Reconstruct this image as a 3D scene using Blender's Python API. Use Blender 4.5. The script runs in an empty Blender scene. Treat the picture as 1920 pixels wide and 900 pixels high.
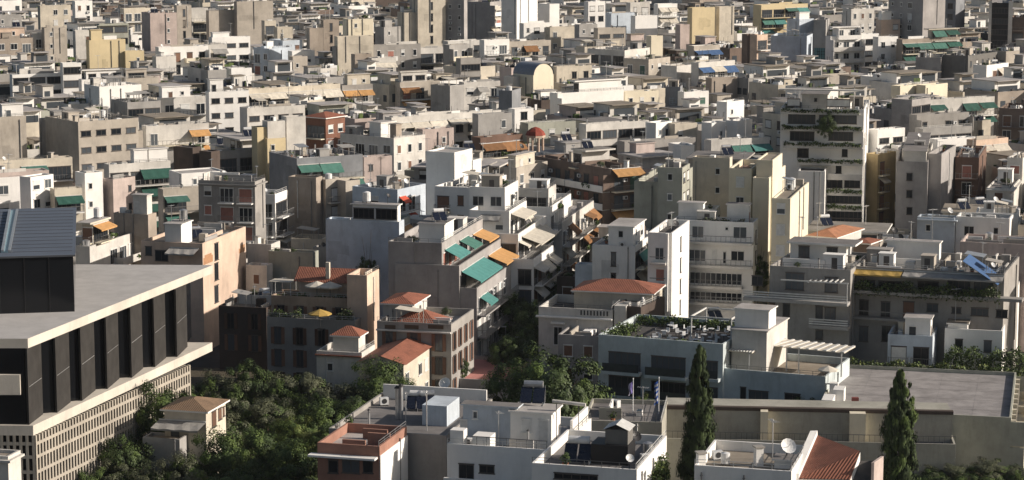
import bpy, math, random
import numpy as np
from math import radians, sin, cos, tan, pi
from mathutils import Vector

# ------------------------------------------------------------------ camera, sky, sun, exposure
S = bpy.context.scene
C = S.collection
FPX, CAMH = 4500.0, 70.0
PITCH = math.atan(703.0 / FPX)
cam = bpy.data.cameras.new("camera"); cam.sensor_width = 36.0; cam.lens = FPX / 1920 * 36
cam.clip_start = 1.0; cam.clip_end = 20000
camo = bpy.data.objects.new("camera", cam); C.objects.link(camo)
camo.location = (0, 0, CAMH); camo.rotation_euler = (pi / 2 - PITCH, 0, 0); S.camera = camo

SUN_EL, SUN_AZ = 23.0, 5.5       # azimuth: degrees from +X towards -Y (from the right, slightly behind the viewer)
sd = Vector((cos(radians(SUN_EL)) * cos(radians(SUN_AZ)), -cos(radians(SUN_EL)) * sin(radians(SUN_AZ)), sin(radians(SUN_EL))))
W = bpy.data.worlds.new("World"); S.world = W; W.use_nodes = True
nt = W.node_tree; nt.nodes.clear()
sky = nt.nodes.new("ShaderNodeTexSky"); sky.sky_type = 'NISHITA'; sky.sun_disc = False
sky.sun_elevation = radians(SUN_EL); sky.sun_rotation = math.atan2(sd.x, sd.y)
sky.air_density = 1.0; sky.dust_density = 2.5; sky.ozone_density = 0.35
bg = nt.nodes.new("ShaderNodeBackground"); bg.inputs[1].default_value = 0.06
wo = nt.nodes.new("ShaderNodeOutputWorld")
nt.links.new(sky.outputs[0], bg.inputs[0]); nt.links.new(bg.outputs[0], wo.inputs[0])
sl = bpy.data.lights.new("sun", 'SUN'); sl.energy = 4.9; sl.angle = radians(0.6); sl.color = (1.0, 0.895, 0.785)
so = bpy.data.objects.new("sun", sl); C.objects.link(so)
so.rotation_euler = (-sd).to_track_quat('-Z', 'Y').to_euler()
S.view_settings.view_transform = 'Standard'; S.view_settings.look = 'None'
S.view_settings.exposure = 0.22; S.view_settings.gamma = 1.0
S.view_settings.use_curve_mapping = False
S.cycles.max_bounces = 5; S.cycles.diffuse_bounces = 3; S.cycles.glossy_bounces = 2
S.cycles.use_denoising = True

rnd = random.Random(7)

# ------------------------------------------------------------------ pixel of the photograph -> place in the world
REG = {'A': (0, 360, 10 / 3), 'B': (0, 600, 3), 'C': (440, 600, 3), 'D': (900, 600, 3), 'E': (1400, 600, 3),
       'F': (440, 330, 3), 'G': (900, 330, 3), 'H': (1400, 330, 3), 'I': (0, 170, 3.6), 'J': (480, 170, 3.6),
       'K': (960, 170, 3.6), 'L': (1440, 170, 3.6), 'M': (0, 0, 4), 'N': (480, 0, 4), 'O': (960, 0, 4),
       'P': (1440, 0, 4), 'Z': (0, 0, 1)}
cp, sp = cos(PITCH), sin(PITCH)
def tx(r, x): return REG[r][0] + x / REG[r][2]
def ty(r, y): return REG[r][1] + y / REG[r][2]
def hit(x, y, z):
    cx, cy = (x - 960) / FPX, -(y - 450) / FPX
    d = Vector((cx, cp + sp * cy, -sp + cp * cy))
    t = (z - CAMH) / d.z
    return Vector((d.x * t, d.y * t, z))
def proj(p, ox=0.0):
    dx, dy, dz = p[0] - ox, p[1], p[2] - CAMH
    dep = dy * cp - dz * sp
    return 960 + FPX * dx / dep, 450 - FPX * (dy * sp + dz * cp) / dep, dep

# ------------------------------------------------------------------ materials
MATS = {}
def newmat(name):
    m = bpy.data.materials.new(name); m.use_nodes = True
    n = m.node_tree.nodes; b = n["Principled BSDF"]
    return m, n, m.node_tree.links, b
def plaster(name, col, var=0.16, streak=0.35, rough=0.9, scale=1.0):
    """painted or bare render: soft blotches, rain streaks, a little variation from building to building"""
    if name in MATS: return MATS[name]
    m, n, l, b = newmat(name)
    geo = n.new("ShaderNodeNewGeometry")
    n1 = n.new("ShaderNodeTexNoise"); n1.inputs["Scale"].default_value = 0.22 * scale; n1.inputs["Detail"].default_value = 6
    n1.inputs["Roughness"].default_value = 0.65
    l.new(geo.outputs["Position"], n1.inputs["Vector"])
    mp = n.new("ShaderNodeMapping"); mp.inputs["Scale"].default_value = (.9, .9, 0.16)
    l.new(geo.outputs["Position"], mp.inputs["Vector"])
    n2 = n.new("ShaderNodeTexNoise"); n2.inputs["Scale"].default_value = 1.0; n2.inputs["Detail"].default_value = 5
    n2.inputs["Roughness"].default_value = 0.8
    l.new(mp.outputs[0], n2.inputs["Vector"])
    r1 = n.new("ShaderNodeMapRange"); r1.inputs[1].default_value = 0.3; r1.inputs[2].default_value = 0.7
    r1.inputs[3].default_value = 1 - var; r1.inputs[4].default_value = 1 + var * 0.7
    l.new(n1.outputs[0], r1.inputs[0])
    r2 = n.new("ShaderNodeMapRange"); r2.inputs[1].default_value = 0.5; r2.inputs[2].default_value = 0.8
    r2.inputs[3].default_value = 1.0; r2.inputs[4].default_value = 1 - streak
    l.new(n2.outputs[0], r2.inputs[0])
    mu = n.new("ShaderNodeMath"); mu.operation = 'MULTIPLY'; l.new(r1.outputs[0], mu.inputs[0]); l.new(r2.outputs[0], mu.inputs[1])
    hs = n.new("ShaderNodeHueSaturation"); hs.inputs["Color"].default_value = (*col, 1)
    l.new(mu.outputs[0], hs.inputs["Value"])
    l.new(hs.outputs[0], b.inputs["Base Color"])
    b.inputs["Roughness"].default_value = rough; b.inputs["Specular IOR Level"].default_value = 0.2
    n3 = n.new("ShaderNodeTexNoise"); n3.inputs["Scale"].default_value = 6; n3.inputs["Detail"].default_value = 4
    l.new(geo.outputs["Position"], n3.inputs["Vector"])
    bp = n.new("ShaderNodeBump"); bp.inputs["Strength"].default_value = 0.25; bp.inputs["Distance"].default_value = 0.05
    l.new(n3.outputs[0], bp.inputs["Height"]); l.new(bp.outputs[0], b.inputs["Normal"])
    MATS[name] = m; return m
def simple(name, col, rough=0.6, metal=0.0, rv=0.0, spec=0.4):
    if name in MATS: return MATS[name]
    m, n, l, b = newmat(name)
    b.inputs["Roughness"].default_value = rough; b.inputs["Metallic"].default_value = metal
    b.inputs["Specular IOR Level"].default_value = spec
    geo = n.new("ShaderNodeNewGeometry"); nz = n.new("ShaderNodeTexNoise"); nz.inputs["Scale"].default_value = 1.7
    nz.inputs["Detail"].default_value = 5; l.new(geo.outputs["Position"], nz.inputs["Vector"])
    oi = n.new("ShaderNodeObjectInfo")
    r = n.new("ShaderNodeMapRange"); r.inputs[1].default_value = 0.25; r.inputs[2].default_value = 0.75
    r.inputs[3].default_value = 0.82; r.inputs[4].default_value = 1.12; l.new(nz.outputs[0], r.inputs[0])
    r2 = n.new("ShaderNodeMapRange"); r2.inputs[3].default_value = 1 - rv; r2.inputs[4].default_value = 1 + rv
    l.new(oi.outputs["Random"], r2.inputs[0])
    mu = n.new("ShaderNodeMath"); mu.operation = 'MULTIPLY'; l.new(r.outputs[0], mu.inputs[0]); l.new(r2.outputs[0], mu.inputs[1])
    hs = n.new("ShaderNodeHueSaturation"); hs.inputs["Color"].default_value = (*col, 1); l.new(mu.outputs[0], hs.inputs["Value"])
    l.new(hs.outputs[0], b.inputs["Base Color"])
    MATS[name] = m; return m
def glassmat(name, c0, c1, rough=0.15):
    """window seen by day: dark room or pale curtain behind the pane, one or the other from window to window"""
    m, n, l, b = newmat(name)
    oi = n.new("ShaderNodeObjectInfo"); cr = n.new("ShaderNodeValToRGB")
    cr.color_ramp.elements[0].position = 0.45; cr.color_ramp.elements[0].color = (*c0, 1)
    cr.color_ramp.elements[1].position = 1.0; cr.color_ramp.elements[1].color = (*c1, 1)
    l.new(oi.outputs["Random"], cr.inputs[0]); l.new(cr.outputs[0], b.inputs["Base Color"])
    b.inputs["Roughness"].default_value = rough; b.inputs["Specular IOR Level"].default_value = 0.3
    MATS[name] = m; return m
def tilemat(name, col):
    m, n, l, b = newmat(name)
    tc = n.new("ShaderNodeTexCoord")
    w = n.new("ShaderNodeTexWave"); w.bands_direction = 'X'; w.inputs["Scale"].default_value = 1.3; w.inputs["Distortion"].default_value = 0.6
    w.inputs["Detail"].default_value = 2; l.new(tc.outputs["UV"], w.inputs["Vector"])
    w2 = n.new("ShaderNodeTexWave"); w2.bands_direction = 'Y'; w2.wave_profile = 'SAW'; w2.inputs["Scale"].default_value = 0.9
    l.new(tc.outputs["UV"], w2.inputs["Vector"])
    geo = n.new("ShaderNodeNewGeometry"); nz = n.new("ShaderNodeTexNoise"); nz.inputs["Scale"].default_value = 0.8; nz.inputs["Detail"].default_value = 8
    nz.inputs["Roughness"].default_value = 0.75
    l.new(geo.outputs["Position"], nz.inputs["Vector"])
    r = n.new("ShaderNodeMapRange"); r.inputs[1].default_value = 0.3; r.inputs[2].default_value = 0.7; r.inputs[3].default_value = 0.6; r.inputs[4].default_value = 1.2
    l.new(nz.outputs[0], r.inputs[0])
    r2 = n.new("ShaderNodeMapRange"); r2.inputs[3].default_value = 0.72; r2.inputs[4].default_value = 1.1; l.new(w.outputs[1], r2.inputs[0])
    mu = n.new("ShaderNodeMath"); mu.operation = 'MULTIPLY'; l.new(r.outputs[0], mu.inputs[0]); l.new(r2.outputs[0], mu.inputs[1])
    hs = n.new("ShaderNodeHueSaturation"); hs.inputs["Color"].default_value = (*col, 1); l.new(mu.outputs[0], hs.inputs["Value"])
    l.new(hs.outputs[0], b.inputs["Base Color"]); b.inputs["Roughness"].default_value = 0.85
    ad = n.new("ShaderNodeMath"); ad.operation = 'ADD'; l.new(w.outputs[1], ad.inputs[0]); l.new(w2.outputs[1], ad.inputs[1])
    bp = n.new("ShaderNodeBump"); bp.inputs["Strength"].default_value = 0.7; bp.inputs["Distance"].default_value = 0.08
    l.new(ad.outputs[0], bp.inputs["Height"]); l.new(bp.outputs[0], b.inputs["Normal"])
    MATS[name] = m; return m
def leafmat(name, c0, c1):
    m, n, l, b = newmat(name)
    geo = n.new("ShaderNodeNewGeometry"); nz = n.new("ShaderNodeTexNoise"); nz.inputs["Scale"].default_value = 0.9; nz.inputs["Detail"].default_value = 3
    l.new(geo.outputs["Position"], nz.inputs["Vector"])
    cr = n.new("ShaderNodeValToRGB"); cr.color_ramp.elements[0].position = 0.35; cr.color_ramp.elements[0].color = (*c0, 1)
    cr.color_ramp.elements[1].position = 0.68; cr.color_ramp.elements[1].color = (*c1, 1)
    l.new(nz.outputs[0], cr.inputs[0]); l.new(cr.outputs[0], b.inputs["Base Color"])
    b.inputs["Roughness"].default_value = 0.6; b.inputs["Specular IOR Level"].default_value = 0.25
    MATS[name] = m; return m

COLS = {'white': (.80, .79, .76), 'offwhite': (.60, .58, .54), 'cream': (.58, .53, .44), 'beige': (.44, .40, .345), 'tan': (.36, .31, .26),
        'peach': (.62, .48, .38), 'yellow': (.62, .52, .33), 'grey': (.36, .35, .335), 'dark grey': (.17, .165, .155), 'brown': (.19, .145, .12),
        'blue-white': (.52, .58, .64), 'stone': (.33, .315, .295), 'pink': (.50, .42, .385), 'greenish': (.38, .385, .33), 'ochre': (.46, .36, .2),  # blue-white carries the bluish tint of shaded white walls in its colour
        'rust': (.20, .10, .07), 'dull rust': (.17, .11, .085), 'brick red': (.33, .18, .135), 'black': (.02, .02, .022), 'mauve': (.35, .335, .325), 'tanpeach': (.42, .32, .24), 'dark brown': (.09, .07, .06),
        'pale cream': (.72, .66, .52), 'deep blue': (.24, .25, .265), 'hotel': (.50, .56, .57), 'pale olive': (.38, .37, .32)}
def wall(c):
    return plaster('plaster ' + c, COLS[c], streak=0.12 if c in ('white', 'pale cream', 'yellow') else 0.24,
                   var=0.12 if c in ('white', 'pale cream', 'yellow') else 0.26)
def roofmat(i):
    cs = [(.20, .19, .185), (.14, .135, .125), (.25, .235, .215), (.23, .165, .14), (.12, .118, .115), (.40, .38, .365), (.28, .245, .20), (.09, .085, .082)]
    return plaster('roof %d' % i, cs[i % 8], var=0.3, streak=0.0, scale=1.6)
RC = {'light': 5, 'dark': 7, 'red': 3, 'tan': 6, 'grey': 0}
M_GLASS = glassmat('window glass', (.012, .016, .021), (.10, .115, .13), 0.15)  # pale end: curtain tone with a bluish sky reflection put into the colour
M_DGLASS = glassmat('dark facade glass', (.008, .009, .011), (.02, .022, .026), 0.12)
M_FW = simple('white frame', (.7, .7, .68), 0.5, rv=.1); M_FB = simple('brown frame', (.085, .075, .07), 0.6, rv=.3)
M_SHB = simple('brown shutter', (.16, .085, .055), 0.7, rv=.35); M_SHW = simple('white shutter', (.62, .62, .6), 0.6, rv=.12)
M_SHG = simple('green shutter', (.05, .12, .09), 0.7, rv=.2); M_SHR = simple('red brown shutter', (.30, .13, .10), .7, rv=.2)
M_RAIL = simple('rail metal', (.20, .20, .20), 0.5, 0.3, rv=.4); M_WRAIL = simple('white rail', (.6, .6, .58), 0.5)
M_METAL = simple('galvanised metal', (.55, .56, .57), 0.35, 0.7, rv=.15); M_PANEL = simple('solar panel', (.012, .016, .03), 0.15, 0.0, spec=.6)
M_DARKM = simple('dark metal', (.04, .04, .042), 0.5, rv=.2); M_WPL = simple('white plastic', (.66, .67, .67), 0.4, rv=.08)
M_CONC = plaster('concrete', (.36, .34, .31)); M_BARK = simple('bark', (.09, .065, .045), .95)
M_TILE = tilemat('terracotta tiles', (.31, .115, .07)); M_TILEB = tilemat('old brown tiles', (.24, .16, .10)); M_TILEO = tilemat('pale orange tiles', (.48, .22, .12))
AW = {'g': simple('green awning', (.055, .155, .125), .8, rv=.2), 't': simple('teal awning', (.07, .225, .21), .8, rv=.12),
      'o': simple('orange awning', (.50, .28, .11), .8, rv=.12), 'c': simple('cream awning', (.58, .54, .46), .8, rv=.12),
      'b': simple('blue awning', (.05, .11, .24), .8, rv=.1), 'r': simple('red awning', (.50, .08, .04), .8, rv=.1),
      'k': simple('brown awning', (.24, .12, .05), .8, rv=.2), 's': simple('grey awning', (.34, .33, .31), .8, rv=.1),
      'd': simple('dark green awning', (.02, .085, .065), .8, rv=.2), 'y': simple('ochre awning', (.45, .30, .08), .8, rv=.1)}
L_GREEN = leafmat('leaves mid green', (.042, .070, .020), (.115, .165, .042))
L_OLIVE = leafmat('leaves grey green', (.050, .058, .032), (.135, .145, .085))
L_DARK = leafmat('leaves dark', (.026, .044, .015), (.072, .105, .034))
L_YEL = leafmat('leaves fresh', (.06, .085, .018), (.16, .18, .05))
L_CYP = leafmat('cypress green', (.012, .024, .008), (.040, .062, .020))

# ------------------------------------------------------------------ mesh helpers
class MB:
    def __init__(s): s.v = []; s.f = []; s.m = []; s.uv = None
    def quad(s, a, b, c, d, m=0):
        i = len(s.v); s.v += [tuple(a), tuple(b), tuple(c), tuple(d)]; s.f.append((i, i + 1, i + 2, i + 3)); s.m.append(m)
    def tri(s, a, b, c, m=0):
        i = len(s.v); s.v += [tuple(a), tuple(b), tuple(c)]; s.f.append((i, i + 1, i + 2)); s.m.append(m)
    def box(s, x0, y0, z0, x1, y1, z1, m=0, mt=None):
        i = len(s.v)
        s.v += [(x0, y0, z0), (x1, y0, z0), (x1, y1, z0), (x0, y1, z0), (x0, y0, z1), (x1, y0, z1), (x1, y1, z1), (x0, y1, z1)]
        for q in ((0, 3, 2, 1), (4, 5, 6, 7), (0, 1, 5, 4), (1, 2, 6, 5), (2, 3, 7, 6), (3, 0, 4, 7)):
            s.f.append(tuple(i + k for k in q)); s.m.append(m)
        if mt is not None: s.m[-5] = mt
    def prism(s, pts, z0, z1, m=0, mt=None):
        n = len(pts); i = len(s.v)
        s.v += [(p[0], p[1], z0) for p in pts] + [(p[0], p[1], z1) for p in pts]
        for k in range(n):
            s.f.append((i + k, i + (k + 1) % n, i + n + (k + 1) % n, i + n + k)); s.m.append(m)
        s.f.append(tuple(i + n + k for k in range(n))); s.m.append(m if mt is None else mt)
        s.f.append(tuple(i + n - 1 - k for k in range(n))); s.m.append(m)
    def cyl(s, p, q, r0, r1=None, n=8, m=0, cap=True):
        r1 = r0 if r1 is None else r1; p = Vector(p); q = Vector(q); d = (q - p).normalized()
        a = d.orthogonal().normalized(); b = d.cross(a); i = len(s.v)
        for c, r in ((p, r0), (q, r1)):
            for k in range(n):
                t = 2 * pi * k / n; s.v.append(tuple(c + (a * cos(t) + b * sin(t)) * r))
        for k in range(n):
            s.f.append((i + k, i + (k + 1) % n, i + n + (k + 1) % n, i + n + k)); s.m.append(m)
        if cap:
            s.f.append(tuple(i + n + k for k in range(n))); s.m.append(m)
            s.f.append(tuple(i + n - 1 - k for k in range(n))); s.m.append(m)
    def add(s, o, dm=0):
        i = len(s.v); s.v += o.v; s.f += [tuple(i + k for k in f) for f in o.f]; s.m += [k + dm for k in o.m]
    def mesh(s, name, mats, uvs=False):
        me = bpy.data.meshes.new(name); me.from_pydata(s.v, [], s.f)
        for mm in mats: me.materials.append(mm)
        me.polygons.foreach_set('material_index', s.m)
        if uvs: planar_uv(me)
        me.update(); return me
def planar_uv(me):
    uvl = me.uv_layers.new(name="UVMap")
    for p in me.polygons:
        n = p.normal
        h = Vector((n.x, n.y, 0))
        if h.length < 1e-3: u = Vector((1, 0, 0)); v = Vector((0, 1, 0))
        else:
            h.normalize(); u = Vector((-h.y, h.x, 0)); v = n.cross(u)
        for li in p.loop_indices:
            co = me.vertices[me.loops[li].vertex_index].co
            uvl.data[li].uv = (co.dot(u), co.dot(v))
def ob(name, me, parent=None, loc=(0, 0, 0), rz=0.0):
    o = bpy.data.objects.new(name, me); C.objects.link(o)
    if parent is not None: o.parent = parent
    o.location = loc; o.rotation_euler = (0, 0, rz); return o
USED = {}
def thing(name, label, cat, loc=(0, 0, 0), rz=0.0, group=None, me=None):
    o = bpy.data.objects.new(name, me); C.objects.link(o); o.location = loc; o.rotation_euler = (0, 0, rz)
    o['label'] = label; o['category'] = cat
    if group: o['group'] = group
    USED[label] = USED.get(label, 0) + 1
    return o

# ------------------------------------------------------------------ parts that repeat on facades (meshes shared by size)
CACHE = {}
def q(v, st=0.25): return max(st, round(v / st) * st)
def m_window(kind, w, h, fr):
    k = ('w', kind, q(w), q(h), fr)
    if k in CACHE: return CACHE[k]
    w, h = q(w), q(h); b = MB(); F = {'w': M_FW, 'b': M_FB}[fr]
    sh = {'sb': M_SHB, 'sw': M_SHW, 'sg': M_SHG, 'sr': M_SHR}.get(kind)
    t = 0.07 if kind != 'ribbon' else 0.08
    b.box(-w / 2, -.05, 0, w / 2, -.002, t); b.box(-w / 2, -.05, h - t, w / 2, -.002, h)
    b.box(-w / 2, -.05, t, -w / 2 + t, -.002, h - t); b.box(w / 2 - t, -.05, t, w / 2, -.002, h - t)
    b.box(-w / 2 - .08, -.14, -.08, w / 2 + .08, -.002, -.003)
    b.box(-w / 2 - .05, -.12, h + .003, w / 2 + .05, -.002, h + .10)
    nm = max(1, int(round(w / 0.8)))
    if kind == 'open' or kind == 'ribbon':
        for i in range(1, nm): x = -w / 2 + w * i / nm; b.box(x - .03, -.045, t, x + .03, -.002, h - t)
        b.quad((-w / 2 + t, -.012, t), (w / 2 - t, -.012, t), (w / 2 - t, -.012, h - t), (-w / 2 + t, -.012, h - t), 1)
        mats = [F, M_GLASS]
    elif kind == 'half':
        zz = h * 0.5
        b.box(-w / 2 + t, -.04, zz, w / 2 - t, -.004, h - t, 2)
        b.quad((-w / 2 + t, -.012, t), (w / 2 - t, -.012, t), (w / 2 - t, -.012, zz), (-w / 2 + t, -.012, zz), 1)
        mats = [F, M_GLASS, M_SHW]
    elif kind == 'leaf':      # pair of shutters folded back beside a dark opening
        b.quad((-w / 2 + t, -.012, t), (w / 2 - t, -.012, t), (w / 2 - t, -.012, h - t), (-w / 2 + t, -.012, h - t), 1)
        b.box(-.03, -.045, t, .03, -.002, h - t)
        b.box(-w / 2 - w * .45, -.09, 0, -w / 2 - .02, -.03, h, 2); b.box(w / 2 + .02, -.09, 0, w / 2 + w * .45, -.03, h, 2)
        mats = [F, M_GLASS, M_SHB]
    else:
        b.box(-w / 2 + t, -.04, t, w / 2 - t, -.004, h - t, 1); mats = [F, sh]
    CACHE[k] = b.mesh('window', mats); return CACHE[k]
def m_balcony(kind, L, d, wc, near):
    k = ('b', kind, q(L, .5), d, wc, near)
    if k in CACHE: return CACHE[k]
    L = q(L, .5); b = MB(); x0, x1 = -L / 2, L / 2
    b.box(x0, -d, -.18, x1, -.004, 0)
    if kind == 'solid':
        b.box(x0, -d, .003, x1, -d + .12, .95); b.box(x0, -d + .123, .003, x0 + .12, -.004, .95); b.box(x1 - .12, -d + .123, .003, x1, -.004, .95)
    elif kind == 'low':
        b.box(x0, -d, .003, x1, -d + .12, .5); b.box(x0, -d + .123, .003, x0 + .12, -.004, .5); b.box(x1 - .12, -d + .123, .003, x1, -.004, .5)
        b.box(x0, -d, .85, x1, -d + .05, .92, 1)
    else:
        st = .22 if near else .8; th = .022 if near else .05
        for z in (.06, .95): b.box(x0, -d, z, x1, -d + .05, z + .05, 1)
        for xs in (x0, x1 - .05): b.box(xs, -d + .053, .95, xs + .05, -.01, 1.0, 1)
        n = max(2, int(L / st))
        for i in range(n + 1):
            x = x0 + (L - th) * i / n; b.box(x, -d + .01, .113, x + th, -d + .01 + th, .948, 1)
        n = max(1, int(d / st))
        for xs in (x0, x1 - th):
            for i in range(1, n):
                y = -d + d * i / n; b.box(xs, y, .003, xs + th, y + th, .948, 1)
    CACHE[k] = b.mesh('balcony', [wall(wc), M_RAIL]); return CACHE[k]
def m_awning(c, L, out, drop):
    k = ('a', c, q(L, .5), out, drop)
    if k in CACHE: return CACHE[k]
    L = q(L, .5); b = MB(); x0, x1 = -L / 2, L / 2; t = .05
    n = max(1, int(L / 1.5))
    for i in range(n):   # cloth sagging a little between the arms
        xa, xb = x0 + L * i / n, x0 + L * (i + 1) / n; xm = (xa + xb) / 2; s = .09
        for (p, r) in ((xa, xm), (xm, xb)):
            sa = 0 if p != xm else s; sb = 0 if r != xm else s
            b.quad((p, 0, 0), (p, -out, -drop - sa), (r, -out, -drop - sb), (r, 0, 0))
            b.quad((p, 0, -t), (r, 0, -t), (r, -out, -drop - sb - t), (p, -out, -drop - sa - t))
            b.quad((p, -out, -drop - sa), (p, -out, -drop - .25), (r, -out, -drop - .25), (r, -out, -drop - sb))
    b.box(x0, -.12, .01, x1, -.004, .12, 1)
    CACHE[k] = b.mesh('awning', [AW[c], M_WRAIL]); return CACHE[k]
def m_fin(d, h, wc):
    k = ('f', d, h, wc)
    if k not in CACHE:
        b = MB(); b.box(-.1, -d, 0, .1, -.004, h); CACHE[k] = b.mesh('fin', [wall(wc)])
    return CACHE[k]
def m_ac():
    if 'ac' not in CACHE:
        b = MB(); b.box(-.42, -.38, 0, .42, -.06, .6); b.cyl((.08, -.381, .3), (.08, -.40, .3), .23, n=10, m=1)
        b.box(-.35, -.06, .05, -.3, -.004, .1); b.box(.3, -.06, .05, .35, -.004, .1)
        CACHE['ac'] = b.mesh('air conditioner', [M_WPL, M_DARKM])
    return CACHE['ac']

# ------------------------------------------------------------------ foliage
def leaf_cloud(r, clumps, per, cr, lr, squash=(1, 1, 1), seed=0, colm=1, hollow=.55):
    """many small leaf faces gathered in clumps spread through an uneven crown"""
    rr = random.Random(seed); b = MB()
    for c in range(clumps):
        u = Vector((rr.gauss(0, 1), rr.gauss(0, 1), rr.gauss(0, 1))).normalized()
        k = r * (hollow + (1 - hollow) * rr.random()) * rr.uniform(.8, 1.08)
        cc = Vector((u.x * k * squash[0], u.y * k * squash[1], u.z * k * squash[2]))
        rad = cr * rr.uniform(.6, 1.3); mi = rr.randrange(colm)
        for i in range(per):
            w = Vector((rr.gauss(0, 1), rr.gauss(0, 1), rr.gauss(0, 1))).normalized()
            p = cc + Vector((w.x, w.y, w.z * .75)) * rad * (rr.random() ** .4)
            n = (w * .8 + u * .9 + Vector((rr.uniform(-.5, .5), rr.uniform(-.5, .5), rr.uniform(0, .9)))).normalized()
            a = n.orthogonal().normalized(); a = (a * cos(i) + n.cross(a) * sin(i)); d = n.cross(a); l = lr * rr.uniform(.6, 1.3)
            b.quad(p - a * l, p - d * l * .6, p + a * l, p + d * l * .6, mi)
    return b
TREES = {}
def tree_meshes(kind):
    if kind in TREES: return TREES[kind]
    out = []
    spec = {'broad': ([L_GREEN, L_DARK, L_GREEN], (1, 1, .8)), 'olive': ([L_OLIVE, L_OLIVE, L_GREEN], (1, 1, .75)),
            'dark': ([L_DARK, L_DARK, L_GREEN], (1, 1, .85)), 'fresh': ([L_YEL, L_GREEN, L_GREEN], (1, 1, .8))}[kind]
    for sd_ in range(3):
        b = leaf_cloud(1.0, 90, 210, .21, .028, spec[1], seed=sd_ * 7 + len(kind), colm=3)
        cr = b.mesh('crown', spec[0])
        t = MB(); t.cyl((0, 0, 0), (0.03, 0.02, 1), .05, .032, 8)
        rr = random.Random(sd_)
        for i in range(6):
            an = i * 1.05 + rr.random(); e = Vector((cos(an) * .55, sin(an) * .55, 1.35 + rr.random() * .35))
            t.cyl((0.02, 0.01, .75 + .04 * i), e, .026, .008, 6)
        out.append((cr, t.mesh('trunk', [M_BARK])))
    TREES[kind] = out; return out
TN = {}
def tree(x, y, H, Wd, kind, label, group=None, z=0.0, reg='Z', name='tree'):
    """x, y: pixel of the crown's top; H height of the tree, Wd crown width in metres"""
    p = hit(tx(reg, x), ty(reg, y), z + H); put_tree(p.x, p.y, z, H, Wd, kind, label, group, name)
def put_tree(x, y, z, H, Wd, kind, label, group=None, name='tree'):
    r = thing(name, label, 'tree', (x, y, z), rnd.uniform(0, 6.28), group)
    cr, tr = tree_meshes(kind)[rnd.randrange(3)]
    c = ob('crown', cr, r); rad = Wd / 2; hz = min(H * .42, rad * 1.15) / .8
    c.scale = (rad * .93, rad * .93, hz); c.location = (0, 0, H - hz * .86)
    t = ob('trunk', tr, r); th = (H - hz * 1.1); t.scale = (rad * .8, rad * .8, max(1.0, th) )
    return r
def cypress(x, y, H, Wd, label, z=0.0, mats=None):
    p = hit(x, y, z + H); rr = random.Random(int(x))
    b = MB()
    for c in range(420):
        t = (c + rr.random()) / 420; zz = .04 + .96 * t
        prof = (1 - t) ** .42 * (1 if t > .18 else .72 + t * 1.55) * rr.uniform(.86, 1.06)
        an = rr.uniform(0, 6.28); k = prof * rr.uniform(.35, 1.0)
        cc = Vector((cos(an) * k * Wd / 2, sin(an) * k * Wd / 2, zz * H)); mi = rr.randrange(3)
        for i in range(75):
            w = Vector((rr.gauss(0, 1), rr.gauss(0, 1), rr.gauss(0, 1))).normalized()
            pp = cc + Vector((w.x * .62, w.y * .62, w.z * .95)) * rr.random() ** .5 * max(.35, prof)
            n = (w + Vector((cos(an), sin(an), .3))).normalized(); a = Vector((0, 0, 1)); d = n.cross(a).normalized(); l = rr.uniform(.1, .2)
            b.quad(pp - a * l, pp - d * l * .5, pp + a * l * 1.2, pp + d * l * .5, mi)
    r = thing('cypress_tree', label, 'tree', (p.x, p.y, z)); ob('crown', b.mesh('crown', mats or [L_CYP, L_CYP, L_DARK]), r)
    t = MB(); t.cyl((0, 0, 0), (0, 0, H * .9), .22, .05); ob('trunk', t.mesh('trunk', [M_BARK]), r)
    return r
def hedge_mesh(L, w, h, seed, mats=None):
    """trimmed strip of leaves"""
    b = MB(); rr = random.Random(seed)
    n = int(L * 75 * max(.6, h))
    for i in range(n):
        x = rr.uniform(0, L); t = rr.random(); bump = .75 + .25 * sin(x * 1.7 + seed) * sin(x * .6 + 1) + rr.uniform(-.1, .18)
        y = rr.uniform(-w / 2, w / 2); z = rr.random() ** .6 * h * bump
        nrm = Vector((rr.uniform(-1, 1), rr.uniform(-1, 1), rr.uniform(0, 1))).normalized(); a = nrm.orthogonal().normalized(); a = a * cos(i) + nrm.cross(a) * sin(i)
        d = nrm.cross(a); l = rr.uniform(.1, .22); p = Vector((x, y, z)); b.quad(p - a * l, p - d * l * .7, p + a * l, p + d * l * .7, rr.randrange(3))
    return b.mesh('foliage', mats or [L_GREEN, L_DARK, L_GREEN])
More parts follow.
